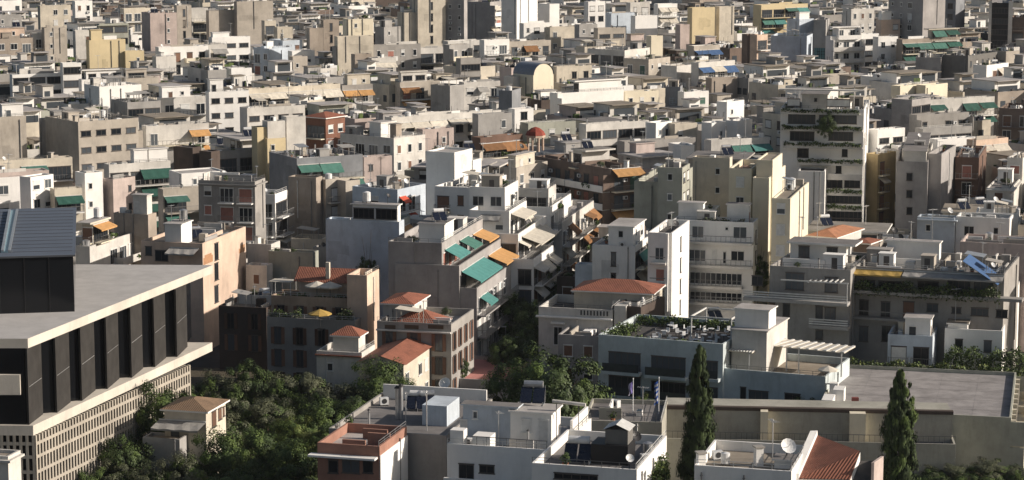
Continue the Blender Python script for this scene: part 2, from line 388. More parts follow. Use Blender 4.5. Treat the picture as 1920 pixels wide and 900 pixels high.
# ------------------------------------------------------------------ buildings
BLD = []          # every building, nearest or not
OCC = []          # solid boxes (ox, oy, phi, x0, y0, x1, y1, z0, z1) used to leave out what nothing in the photo shows
class Bd: ls_aw = False
def axes(phi):
    f = radians(phi); return (sin(f), cos(f)), (-cos(f), sin(f))     # e2 (local x, along right face), e1 (local y, along left face)
def span(Cx, Cy, e, px, h):
    """length along e from corner C until it projects onto column px"""
    k = (px - 960) / FPX; Q = (CAMH - h) * sp
    den = e[0] - k * e[1] * cp
    return (k * (Cy * cp + Q) - Cx) / den if abs(den) > 1e-6 else 10
def N(reg, xl, xc, xr, yc, h, phi, col, ls, rs, short, rooms=(), aw=None, awp=.5, roof=None, par=.9, kind='flat', dens=1.0, base=0,
      veg=0, name='apartment_building', vis=8, b=None, a=None, cat='building', bdep=None, sub=None, hipc=None, win=None, nohs=False, eave=0, wk=None):
    B = Bd(); B.phi = phi; B.h = h; B.col = col; B.ls = ls; B.rs = rs; B.short = short; B.aw = aw; B.awp = awp; B.roof = roof
    B.par = par; B.kind = kind; B.dens = dens; B.veg = veg; B.name = name; B.vis = vis; B.cat = cat; B.base = base; B.hipc = hipc
    B.eave = eave; B.wk = wk
    x, y = tx(reg, xc), ty(reg, yc); Cn = hit(x, y, h); B.O = Cn; e2, e1 = axes(phi)
    B.a = a if a else min(70, max(2.5, span(Cn.x, Cn.y, e1, tx(reg, xl), h)))
    B.b = b if b else (min(70, max(2.5, span(Cn.x, Cn.y, e2, tx(reg, xr), h))) if xr is not None else (bdep or 11))
    B.rooms = []
    for r in rooms:
        rl, rc, rr_, ry, dh = r[:5]; st = r[5] if len(r) > 5 else 'd'; rcol = r[6] if len(r) > 6 else col
        if B.base == 0 and h < 14.4 or len(r) > 7: pass
        elif dh > 3.4 and st != '!' and ty(reg, yc) < 640: dh = 3.2
        zt = h - par + dh; P = hit(tx(reg, rc), ty(reg, ry), zt); dx, dy = P.x - Cn.x, P.y - Cn.y
        lx = dx * e2[0] + dy * e2[1]; ly = dx * e1[0] + dy * e1[1]
        ra = span(P.x, P.y, e1, tx(reg, rl), zt); rb = span(P.x, P.y, e2, tx(reg, rr_), zt) if rr_ is not None else min(6, B.b * .5)
        ra = max(1.5, min(ra, B.a - .8)); rb = max(1.5, min(rb, B.b - .8))
        lx = max(.35, min(lx, B.b - rb - .35)); ly = max(.35, min(ly, B.a - ra - .35))
        B.rooms.append((lx, ly, lx + rb, ly + ra, h - par + .004, zt, st, rcol))
    B.s = FPX / (Cn.y * cp + (CAMH - h) * sp); B.hero = True; B.vis = vis * (.5 if B.s < 8 else .66 if B.s < 10 else .75 if B.s < 12 else 1)
    B.vis = max(B.vis, 2.2); B.px = (tx(reg, xl), x, tx(reg, xr) if xr else x + 6, y)
    reg_occ(B); BLD.append(B); return B
def reg_occ(B):
    if B.kind == 'flat': B.oi = len(OCC); OCC.append((B.O.x, B.O.y, B.phi, 0, 0, B.b, B.a, B.base, B.h - B.par))
    else: OCC.append((B.O.x, B.O.y, B.phi, 0, 0, B.b, B.a, B.base, B.h))
    for r in B.rooms: OCC.append((B.O.x, B.O.y, B.phi, r[0], r[1], r[2], r[3], r[4], r[5]))
def vis_mask(P, margin=30):
    """which points the camera, or one a few metres beside it, can see"""
    P = np.asarray(P, dtype=float)
    if len(P) == 0: return np.zeros(0, bool)
    out = np.zeros(len(P), bool)
    for ox in (0.0, -7.0, 7.0):
        dx, dy, dz = P[:, 0] - ox, P[:, 1], P[:, 2] - CAMH
        dep = dy * cp - dz * sp; X = 960 + FPX * dx / dep; Y = 450 - FPX * (dy * sp + dz * cp) / dep
        ok = (dep > 5) & (X > -margin) & (X < 1920 + margin) & (Y > -margin) & (Y < 900 + margin)
        idx = np.where(ok & ~out)[0]; pts = P[idx]; alive = np.ones(len(idx), bool)
        o = np.array([ox, 0.0, CAMH])
        for (bx, by, phi, x0, y0, x1, y1, z0, z1) in OCC:
            f = radians(phi); ex = np.array([sin(f), cos(f)]); ey = np.array([-cos(f), sin(f)])
            oo = np.array([(o[0] - bx) * ex[0] + (o[1] - by) * ex[1], (o[0] - bx) * ey[0] + (o[1] - by) * ey[1], o[2]])
            cand = np.where(alive)[0]
            if len(cand) == 0: break
            q_ = pts[cand]; rx = q_[:, 0] - bx; ry = q_[:, 1] - by
            L = np.stack([rx * ex[0] + ry * ex[1], rx * ey[0] + ry * ey[1], q_[:, 2]], 1)
            d = L - oo; d = np.where(np.abs(d) < 1e-9, 1e-9, d)
            t1 = (np.array([x0, y0, z0]) - oo) / d; t2 = (np.array([x1, y1, z1]) - oo) / d
            tn = np.minimum(t1, t2).max(1); tf = np.maximum(t1, t2).min(1)
            alive[cand[(tn < tf) & (tf > 0) & (tn < .9995)]] = False
        out[idx[alive]] = True
    return out

def world(B, x, y, z):
    e2, e1 = axes(B.phi); return (B.O.x + e2[0] * x + e1[0] * y, B.O.y + e2[1] * x + e1[1] * y, z)
def shell(b, x0, y0, x1, y1, z0, z1, par, th=.22):
    b.quad((x0, y0, z0), (x1, y0, z0), (x1, y0, z1), (x0, y0, z1)); b.quad((x1, y0, z0), (x1, y1, z0), (x1, y1, z1), (x1, y0, z1))
    b.quad((x1, y1, z0), (x0, y1, z0), (x0, y1, z1), (x1, y1, z1)); b.quad((x0, y1, z0), (x0, y0, z0), (x0, y0, z1), (x0, y1, z1))
    X0, Y0, X1, Y1 = x0 + th, y0 + th, x1 - th, y1 - th; zr = z1 - par
    b.quad((x0, y0, z1), (x1, y0, z1), (X1, Y0, z1), (X0, Y0, z1)); b.quad((x1, y0, z1), (x1, y1, z1), (X1, Y1, z1), (X1, Y0, z1))
    b.quad((x1, y1, z1), (x0, y1, z1), (X0, Y1, z1), (X1, Y1, z1)); b.quad((x0, y1, z1), (x0, y0, z1), (X0, Y0, z1), (X0, Y1, z1))
    b.quad((X0, Y0, zr), (X0, Y0, z1), (X1, Y0, z1), (X1, Y0, zr)); b.quad((X1, Y0, zr), (X1, Y0, z1), (X1, Y1, z1), (X1, Y1, zr))
    b.quad((X1, Y1, zr), (X1, Y1, z1), (X0, Y1, z1), (X0, Y1, zr)); b.quad((X0, Y1, zr), (X0, Y1, z1), (X0, Y0, z1), (X0, Y0, zr))

CAND = []   # (bidx, parent room or None, part name, mesh maker, local xyz, rz, test point)
def face_pt(side, box, u, off, z):
    """a point at u along a face (from its left end as seen), off metres out from it"""
    x0, y0, x1, y1 = box[:4]
    if side == 'R': return (x0 + u, y0 - off, z), 0.0
    return (x0 - off, y1 - u, z), -pi / 2
def facade(bi, B, side, box, z0, z1, st, room=None, rr=None, top=True):
    """lays out one face of a box: floors counted down from the top"""
    if not st: return
    if st == 'b' or (st in 'st' and B.s > 6):
        L = (box[2] - box[0]) if side == 'R' else (box[3] - box[1])
        if room is None and L > 4 and B.s > 6 and z1 - z0 > 4:
            H_ = min(11.0, z1 - z0 - .6)
            for t in range(rr.choice([0, 1, 1, 2])):
                u = rr.uniform(.5, L - .5); hh = rr.uniform(.5, 1) * H_
                def mk(hh=hh):
                    k = ('pipe', round(hh, 1))
                    if k not in CACHE:
                        b = MB(); b.cyl((0, -.09, -hh), (0, -.09, .3), .07, n=6); b.box(-.11, -.17, -.02, .11, -.004, .05); b.box(-.11, -.17, -hh * .6, .11, -.004, -hh * .6 + .06); CACHE[k] = b.mesh('drainpipe', [M_RAIL if hh > 6 else M_WRAIL])
                    return CACHE[k]
                p, rz = face_pt(side, box, u, 0, z1); t_, _ = face_pt(side, box, u, .3, z1 - 1.2); CAND.append((bi, room, 'drainpipe', mk, p, rz, world(B, *t_)))
            if rr.random() < .6:
                w_, h_ = rr.uniform(1.5, min(6, L * .6)), rr.uniform(1.2, 3.5); u = rr.uniform(w_ / 2 + .2, L - w_ / 2 - .2) if L > w_ + .5 else L / 2; dz = rr.uniform(.2, 5)
                pc = B.col
                def mk2(w_=w_, h_=h_, pc=pc):
                    b = MB(); n_ = 9; rg = random.Random(int(w_ * 100)); pts = []
                    pts = [(-w_ / 2, -h_ * rg.uniform(.8, 1)), (-w_ * .1, -h_), (-w_ * .05, -h_ * rg.uniform(.6, .8)), (w_ * .3, -h_ * rg.uniform(.6, .9)), (w_ / 2, -h_ * .7), (w_ / 2, -h_ * .2), (w_ * .2, -h_ * rg.uniform(.1, .2)), (w_ * .15, 0), (-w_ / 2, 0)]
                    b.v = [(x, -.012, z) for x, z in pts]; b.f = [tuple(range(n_))]; b.m = [0]; return b.mesh('render patch', [plaster('patch ' + pc, tuple(c * .84 for c in COLS[pc]), streak=.2, var=.3)])
                p, rz = face_pt(side, box, u, 0, z1 - dz); t_, _ = face_pt(side, box, u, .3, z1 - dz - .5); CAND.append((bi, room, 'render_patch', mk2, p, rz, world(B, *t_)))
        if st == 'b': return
    L = (box[2] - box[0]) if side == 'R' else (box[3] - box[1])
    if L < 1.6: return
    near = B.s > 11
    fh = 3.05; nf = int((z1 - z0) / fh + .15)
    nf = min(nf, 8)
    def put(name, maker, u, off, z, extra=0.0):
        p, rz = face_pt(side, box, u, off, z)
        t, _ = face_pt(side, box, u, off + .25, z + .9 if name != 'balcony' else z + .3)
        CAND.append((bi, room, name, maker, p, rz, world(B, *t)))
    fr = B.wk or rr.choice(['w', 'w', 'w', 'b']); shut = rr.choice(['sb', 'sw', 'sw', 'sr', 'sb', 'sg'] if rr.random() < .8 else ['sw'])
    if st == 'd':          # roof hut: a door and perhaps a small window
        if z1 - z0 > 2.2:
            put('door', lambda: m_window(rr_kind, .9, 2.0, 'w'), min(L - .7, max(.7, L * .3)), 0, z0 + .03) if (rr_kind := rr.choice(['sb', 'sw', 'open', 'sr'])) else None
            if L > 4: put('window', lambda: m_window('open', .75, .75, 'w'), L * .72, 0, z0 + 1.25)
        return
    n = max(1, int(round(L / (3.2 if st in 'wm' else 3.0)))); bay = L / n
    cols = [rr.random() for _ in range(n)]; ww = rr.choice([1.0, 1.25, 1.5, 1.75]); dw = rr.choice([1.5, 1.75, 2.0, 2.25])
    ribbon = rr.random() < .5; bc = rr.choice(['white', 'white', 'offwhite', B.col, 'pale cream'])
    bd = {'c': 1.25, 'p': 1.6, 'r': 1.3}.get(st, 1.1)
    for k in range(nf):
        zf = z1 - fh * (k + 1) + .12
        if st == 's':
            put('window', lambda: m_window('open', .75, 2.0, 'b'), L * .5, 0, zf + .3); continue
        if st == 't':
            if k % 1 == 0: put('window', lambda: m_window('open', .75, .9, 'w'), L * (.3 if cols[0] < .5 else .68), 0, zf + 1.1)
            continue
        if st == 'g':
            ng = max(1, int(round(L / 4))); bg_ = L / ng
            for i in range(ng): put('window', lambda w_=bg_ - .35: m_window('ribbon', w_, 1.5, 'b'), (i + .5) * bg_, 0, zf + .85)
            continue
        if st == 'h':      # wide dark horizontal openings, two or three in a row
            ng = max(1, int(round(L / 3.4))); bg_ = L / ng
            for i in range(ng): put('window', lambda w_=bg_ - 1.0: m_window('open', w_, 1.1, 'b'), (i + .5) * bg_, 0, zf + 1.1)
            continue
        if st == 'w':
            for i in range(n):
                if cols[i] < .12: continue
                kd = rr.choice(['open', 'open', 'half', shut]) if cols[i] < .85 else 'open'
                w_, h_ = (ww, 1.4) if cols[i] < .8 else (.75, .9)
                put('window', lambda kd=kd, w_=w_, h_=h_: m_window(kd, w_, h_, fr), (i + .5) * bay, 0, zf + (.95 if h_ > 1 else 1.4))
                if rr.random() < .18: put('air_conditioner', m_ac, (i + .5) * bay + rr.choice([0, .2]), 0, zf + .15)
            continue
        if st == 'n':      # old town house: tall shuttered windows
            for i in range(n): put('window', lambda: m_window('leaf', 1.0, 2.2, 'b'), (i + .5) * bay, 0, zf + .35)
            continue
        if st == 'm':      # windows with short balconies
            for i in range(n):
                if cols[i] < .45:
                    put('window', lambda: m_window(rr.choice(['open', shut]), dw, 2.2, fr), (i + .5) * bay, 0, zf + .02)
                    put('balcony', lambda: m_balcony('rail' if cols[0] < .7 else 'solid', bay - .5, .95, bc, near), (i + .5) * bay, 0, zf)
                    if B.aw and (side == 'R' or B.ls_aw) and rr.random() < B.awp * .6:
                        c = rr.choice(B.aw); put('awning', lambda c=c: m_awning(c, bay - .6, 1.2, .8), (i + .5) * bay, 0.02, zf + 2.6)
                elif cols[i] < .9:
                    put('window', lambda: m_window(rr.choice(['open', 'half', shut]), ww, 1.4, fr), (i + .5) * bay, 0, zf + .95)
            continue
        # c, p, r: balcony along the whole face
        bk = {'c': 'rail', 'p': 'solid', 'r': 'low'}[st]
        nb = max(1, int(math.ceil((L - .3) / 12.0))); bl = (L - .3) / nb
        for i in range(nb):
            put('balcony', lambda bl=bl: m_balcony(bk, bl - .12, bd, bc, near), .15 + (i + .5) * bl, 0, zf)
            if B.veg and rr.random() < B.veg:
                put('#plants', lambda: None, .15 + (i + rr.uniform(.3, .7)) * bl, bd - .35, zf + .1)
        if ribbon:
            ng = max(1, int(round(L / 4.2))); bg_ = L / ng
            for i in range(ng):
                if rr.random() < .85: put('window', lambda w_=bg_ - .6: m_window('ribbon', w_, 2.2, 'b'), (i + .5) * bg_, 0, zf + .03)
        for i in range(n):
            if cols[i] < .14 or ribbon: continue
            kd = 'open' if rr.random() < .72 else shut
            put('window', lambda kd=kd: m_window(kd, dw, 2.2, fr), (i + .5) * bay, 0, zf + .03)
            if rr.random() < .2 and bay > dw + 1: put('air_conditioner', m_ac, (i + 1) * bay - .45, 0, zf + 1.5)
        if B.aw and (side == 'R' or B.ls_aw):
            na = max(1, int(round(L / 4.5))); ba = L / na
            for i in range(na):
                if rr.random() < B.awp:
                    c = rr.choice(B.aw); put('awning', lambda c=c, ba=ba: m_awning(c, ba - .25, bd + .25, rr.choice([.6, .9, 1.3])), (i + .5) * ba, 0.02, zf + 2.62)
        if st == 'p':
            for u in (.12, L - .12): put('fin_wall', lambda: m_fin(bd - .02, fh - .2, B.col), u, 0, zf + .003)

# ------------------------------------------------------------------ things that stand on roofs
def spec(kind, var):
    b1, b2, b3 = MB(), MB(), MB()
    if kind == 'solar_water_heater':
        b1.cyl((-.75, .55, 1.45), (.75, .55, 1.45), .29, n=12)
        for x in (-.95, .05): b2.quad((x, -.75, .25), (x + .9, -.75, .25), (x + .9, .35, 1.25), (x, .35, 1.25)); b2.quad((x, -.75, .2), (x, .35, 1.2), (x + .9, .35, 1.2), (x + .9, -.75, .2), 0)
        for x in (-.9, .85):
            b3.box(x, .4, 0, x + .06, .46, 1.2); b3.box(x, .75, 0, x + .06, .81, 1.3); b3.box(x, -.8, 0, x + .06, -.74, .3); b3.box(x, -.738, .0, x + .06, .398, .05)
        return [('tank', b1, [M_METAL if var % 2 else M_WPL]), ('panel', b2, [M_PANEL]), ('frame', b3, [M_METAL])]
    if kind == 'satellite_dish':
        r = .5 if var % 2 else .38; n = 12; c = Vector((0, -.1, 1.15)); ax = Vector((0, -.8, .6)).normalized(); u = Vector((1, 0, 0)); v = ax.cross(u)
        pr = None
        for j in range(1, 4):
            rj = r * j / 3; ring = [c + ax * (.35 * rj * rj / r) + (u * cos(2 * pi * k / n) + v * sin(2 * pi * k / n)) * rj for k in range(n)]
            for k in range(n):
                if pr is None: b1.tri(c, ring[k], ring[(k + 1) % n])
                else: b1.quad(pr[k], ring[k], ring[(k + 1) % n], pr[(k + 1) % n])
            pr = ring
        b1.cyl(c, c + ax * r * 1.1, .02, n=5); b2.cyl((0, 0, 0), (0, 0, 1.1), .04, n=6)
        return [('reflector', b1, [M_WPL if var < 2 else M_DARKM]), ('post', b2, [M_DARKM])]
    if kind == 'tv_antenna':
        H = 2.6 + var * .6; b1.cyl((0, 0, 0), (0, 0, H), .05, n=5)
        b2.cyl((-.1, -.7, H - .15), (.1, .7, H - .15), .025, n=5)
        for i in range(6): y = -.6 + i * .24; b2.box(-.35 + i * .03, y, H - .16, .35 - i * .03, y + .03, H - .13)
        return [('mast', b1, [M_METAL]), ('aerial', b2, [M_METAL])]
    if kind == 'water_tank':
        b1.cyl((0, 0, .3), (0, 0, 1.6), .6, n=14); b1.cyl((0, 0, 1.6), (0, 0, 1.75), .6, .2, n=14)
        for x, y in ((-.4, -.4), (.4, -.4), (.4, .4), (-.4, .4)): b2.box(x - .04, y - .04, 0, x + .04, y + .04, .298)
        return [('tank', b1, [M_WPL if var % 2 else M_METAL]), ('legs_frame', b2, [M_DARKM])]
    if kind == 'air_conditioning_unit':
        b1.box(-.5, -.3, .12, .5, .3, .95); b2.cyl((0, -.301, .55), (0, -.33, .55), .3, n=12); b3.box(-.45, -.28, 0, -.35, .28, .118); b3.box(.35, -.28, 0, .45, .28, .118)
        return [('casing', b1, [M_WPL]), ('fan_grille', b2, [M_DARKM]), ('foot_rail', b3, [M_DARKM])]
    if kind == 'parasol':
        n = 8; r = 1.5; top = (0, 0, 2.7)
        for k in range(n):
            a, c = 2 * pi * k / n, 2 * pi * (k + 1) / n
            b1.tri(top, (r * cos(a), r * sin(a), 2.15), (r * cos(c), r * sin(c), 2.15)); b1.quad((r * cos(a), r * sin(a), 2.15), (r * cos(a), r * sin(a), 2.0), (r * cos(c), r * sin(c), 2.0), (r * cos(c), r * sin(c), 2.15))
        b2.cyl((0, 0, 0), (0, 0, 2.68), .035, n=6); b2.box(-.3, -.3, 0, .3, .3, .06)
        return [('canopy', b1, [AW['c'] if var % 2 == 0 else AW['y']]), ('pole', b2, [M_DARKM])]
    if kind == 'chimney_pipe':
        b1.cyl((0, 0, 0), (0, 0, 1.8), .12, n=8); b2.cyl((0, 0, 1.8), (0, 0, 1.95), .2, .05, n=8)
        return [('flue', b1, [M_METAL]), ('cowl', b2, [M_DARKM])]
    if kind == 'masonry_chimney':
        b1.box(-.35, -.35, 0, .35, .35, 1.7); b2.box(-.45, -.45, 1.703, .45, .45, 1.83)
        return [('stack', b1, [wall(['white', 'beige', 'cream'][var % 3])]), ('cap', b2, [M_CONC])]
    if kind == 'potted_plant':
        b1.cyl((0, 0, 0), (0, 0, .45), .2, .28, 8); cl = leaf_cloud(.45, 10, 26, .25, .09, seed=var, colm=2)
        cl.v = [(x, y, z + .85) for x, y, z in cl.v]; b2 = cl
        return [('pot', b1, [simple('clay pot', (.32, .13, .07), .8)]), ('leaves', b2, [L_GREEN, L_DARK])]
    if kind == 'planter_shrubs':
        cl = leaf_cloud(.9, 26, 40, .3, .10, (1.1, .7, .5), seed=var + 3, colm=3); cl.v = [(x, y, z + .85) for x, y, z in cl.v]; b1.box(-.9, -.3, 0, .9, .3, .4)
        return [('trough', b1, [M_CONC]), ('leaves', cl, [L_DARK, L_GREEN, L_DARK] if var % 2 else [L_DARK, L_OLIVE, L_DARK])]
    if kind == 'pergola':
        for x, y in ((-2, -1.4), (2, -1.4), (2, 1.4), (-2, 1.4)): b1.box(x - .06, y - .06, 0, x + .06, y + .06, 2.3)
        for i in range(9): x = -2.1 + i * .5; b2.box(x, -1.6, 2.303, x + .12, 1.6, 2.42)
        if var % 2: b2.box(-2.2, -1.65, 2.423, 2.2, 1.65, 2.46)
        return [('post', b1, [M_FB if var > 1 else M_WRAIL]), ('slat_roof', b2, [M_WRAIL if var < 2 else M_FB])]
SPEC = {}
def add_thing(kind, var, loc, rz, near, label, group=None, cat=None, name=None, scale=1.0):
    key = (kind, var)
    if key not in SPEC:
        sp_ = spec(kind, var); far = MB(); mats = []
        for (pn, mb, mm) in sp_: far.add(mb, len(mats)); mats += mm
        SPEC[key] = ([(pn, mb.mesh(pn, mm)) for (pn, mb, mm) in sp_], far.mesh(kind, mats))
    parts, far = SPEC[key]; name = name or kind; cat = cat or CATS.get(kind, kind.replace('_', ' '))
    if near:
        r = thing(name, label, cat, loc, rz, group)
        for pn, me in parts: ob(pn, me, r)
    else: r = thing(name, label, cat, loc, rz, group, me=far)
    r.scale = (scale,) * 3
    return r
CATS = {'solar_water_heater': 'water heater', 'satellite_dish': 'satellite dish', 'tv_antenna': 'antenna', 'water_tank': 'water tank',
        'air_conditioning_unit': 'air conditioner', 'chimney_pipe': 'chimney', 'masonry_chimney': 'chimney', 'potted_plant': 'plant', 'planter_shrubs': 'plant'}
WORDS = {'solar_water_heater': 'solar water heater', 'satellite_dish': 'satellite dish', 'tv_antenna': 'TV antenna', 'water_tank': 'water tank',
         'air_conditioning_unit': 'air conditioning unit', 'parasol': 'parasol', 'chimney_pipe': 'metal flue', 'masonry_chimney': 'masonry chimney',
         'potted_plant': 'potted plant', 'pergola': 'slatted pergola', 'planter_shrubs': 'shrub trough'}
def sub_label(B): return B.short

def filler(n_max, seed=3):
    """blocks of the street grid wherever the picked-out buildings leave ground free; never tall enough to cover what stands behind"""
    rr = random.Random(seed); cells = []
    heroes = [b for b in BLD]
    def corners(O, phi, a, b):
        e2, e1 = axes(phi); return [(O[0] + e2[0] * x + e1[0] * y, O[1] + e2[1] * x + e1[1] * y) for x, y in ((0, 0), (b, 0), (b, a), (0, a))]
    def sat(P, Q):
        for poly in (P, Q):
            for i in range(4):
                x0, y0 = poly[i]; x1, y1 = poly[(i + 1) % 4]; nx, ny = y1 - y0, x0 - x1
                p = [x * nx + y * ny for x, y in P]; qq = [x * nx + y * ny for x, y in Q]
                if max(p) <= min(qq) or max(qq) <= min(p): return False
        return True
    foot = [(corners((h_.O.x + 0, h_.O.y + 0), h_.phi, h_.a, h_.b)) for h_ in heroes] + KEEP
    prot = []
    for h_ in heroes:
        xs = [proj((*c, h_.h))[0] for c in corners((h_.O.x, h_.O.y), h_.phi, h_.a, h_.b)]
        prot.append((min(xs), max(xs), h_.px[3], h_.s, min(c[1] for c in corners((h_.O.x, h_.O.y), h_.phi, h_.a, h_.b)), h_.vis, h_))
    for gi, (phi, ymin, ymax, ox, oy) in enumerate(((14, 300, 425, 0, 0), (57, 425, 1230, 3, 5))):
        e2, e1 = axes(phi)
        for i in range(-75, 110):
            for j in range(-75, 110):
                cw, cd = (13.2, 12.2) if gi == 0 else (10.6, 9.8)
                X = i * cw + (i // 5) * 6; Y = j * cd + (j // 3) * 6.5
                wx = e2[0] * Y - e1[0] * X * 1 + ox; wy = e2[1] * Y - e1[1] * X + oy + 350
                if wy < ymin or wy > ymax: continue
                if abs(wx) > .2135 * wy + 22: continue
                a = cw - rr.choice([0.2, .2, .2, 2.5]); b = cd - rr.choice([.2, .2, 1.5]); P = corners((wx, wy), phi, a, b)
                if any(sat(P, Q_) for Q_ in foot):
                    # try a smaller block
                    ok = False
                    for (sx, sy, fa, fb) in ((0, 0, .5, .5), (.5, 0, .5, .5), (0, .5, .5, .5), (.5, .5, .5, .5), (0, 0, .5, 1), (.5, 0, .5, 1), (0, .66, 1, .33), (0, 0, 1, .33), (0, 0, .33, .33), (.66, .66, .33, .33), (0, .66, .33, .33), (.66, 0, .33, .33)):
                        O2 = (wx + e2[0] * b * sy + e1[0] * a * sx, wy + e2[1] * b * sy + e1[1] * a * sx); P2 = corners(O2, phi, a * fa - .1, b * fb - .1)
                        if not any(sat(P2, Q_) for Q_ in foot): ok = True; break
                    if not ok: continue
                    wx, wy = O2; a, b = a * fa - .1, b * fb - .1; P = P2
                hs = [23.5, 21.8, 20.6, 19.8, 19, 18.2, 17.4, 16.6, 15.8, 15, 14.2, 13.4, 12.4, 11.4, 10.4, 9.2, 8, 5.5]; rr.random()
                start = rr.choice([0, 1, 2, 2, 3, 3, 4, 5, 6, 7, 8]) if wy > 430 else rr.choice([4, 5, 6, 7])
                for h in hs[start:]:
                    bad = False
                    xs = []; yt = 1e9
                    for c in P:
                        X_, Y_, _ = proj((*c, h)); xs.append(X_); yt = min(yt, Y_)
                    for (xa, xb, yh, s_, yn, vis, hh) in prot:
                        if wy < yn and min(xs) < xb and max(xs) > xa and yt < yh + vis * s_: bad = True; break
                    if not bad: break
                else: continue
                if bad: continue
                cells.append((wx, wy, phi, a, b, h, rr.random()))
    # things behind others are kept; later passes drop what is hidden
    cells.sort(key=lambda c: c[1])
    cols = ['beige', 'offwhite', 'white', 'white', 'grey', 'cream', 'cream', 'offwhite', 'tan', 'white', 'stone', 'offwhite', 'white', 'pink', 'mauve', 'beige', 'stone', 'offwhite', 'brown', 'dark brown', 'greenish', 'cream']
    for (wx, wy, phi, a, b, h, r0) in cells:
        B = Bd(); B.phi = phi; B.h = h + rr.uniform(-.4, .2); B.O = Vector((wx, wy, B.h)); B.a = a; B.b = b; B.col = rr.choice(cols)
        B.ls = rr.choice('bwcmcpw'); B.rs = rr.choice('cpmcpcrgpcw'); B.aw = rr.choice([None, None, ['c'], ['g'], ['c', 's'], ['d'], ['o', 'c']]); B.awp = rr.choice([.3, .6, .9])
        B.roof = None; B.par = .9; B.kind = 'flat'; B.dens = 1.0; B.veg = rr.choice([0, 0, .3, .5]); B.name = 'apartment_building'; B.vis = 5; B.cat = 'building'
        B.base = 0; B.hero = False; B.hipc = None; B.eave = 0; B.wk = None; B.rooms = []
        z0 = B.h - B.par + .004
        if min(a, b) > 6:
            for t in range(rr.choice([0, 1, 2, 2, 3])):
                ra, rb = rr.uniform(1.8, 4.5), rr.uniform(1.8, 4.2); lx, ly = rr.uniform(.6, b - rb - .5), rr.uniform(.6, a - ra - .5)
                if any(lx < r[2] + .3 and lx + rb > r[0] - .3 and ly < r[3] + .3 and ly + ra > r[1] - .3 for r in B.rooms): continue
                B.rooms.append((lx, ly, lx + rb, ly + ra, z0, z0 + rr.choice([2.1, 2.3, 2.6, 3.0]), rr.choice(['d', 'd', '']), rr.choice(['white', 'white', 'offwhite', B.col, B.col, 'beige', 'cream'])))
            if rr.random() < .6 and min(a, b) > 8:
                B.rooms = [(rr.choice([1.4, 2.4]), rr.choice([1.7, 2.6]), b - .4, a - rr.choice([.6, 2.5]), z0, z0 + 3.0, rr.choice(['w', 'g', 'g', 'w']), rr.choice(['white', 'offwhite', B.col]))]
                r = B.rooms[0]
                if rr.random() < .45:
                    w_, d_ = rr.uniform(1.6, 4.5), rr.uniform(1.6, 4.5); x_, y_ = rr.uniform(r[0] + .3, max(r[0] + .31, r[2] - w_ - .3)), rr.uniform(r[1] + .3, max(r[1] + .31, r[3] - d_ - .3))
                    B.rooms.append((x_, y_, min(x_ + w_, r[2] - .1), min(y_ + d_, r[3] - .1), r[5] + .124, r[5] + rr.uniform(1.2, 2.6), rr.choice(['', 'd', '']), rr.choice(['white', 'offwhite', B.col, 'grey', 'stone', 'beige'])))
        X_, Y_, dep = proj((wx, wy, B.h)); B.s = FPX / dep; B.px = (X_ - a * B.s * .6, X_, X_ + b * B.s * .5, Y_)
        B.short = None; reg_occ(B); BLD.append(B)
KEEP = []

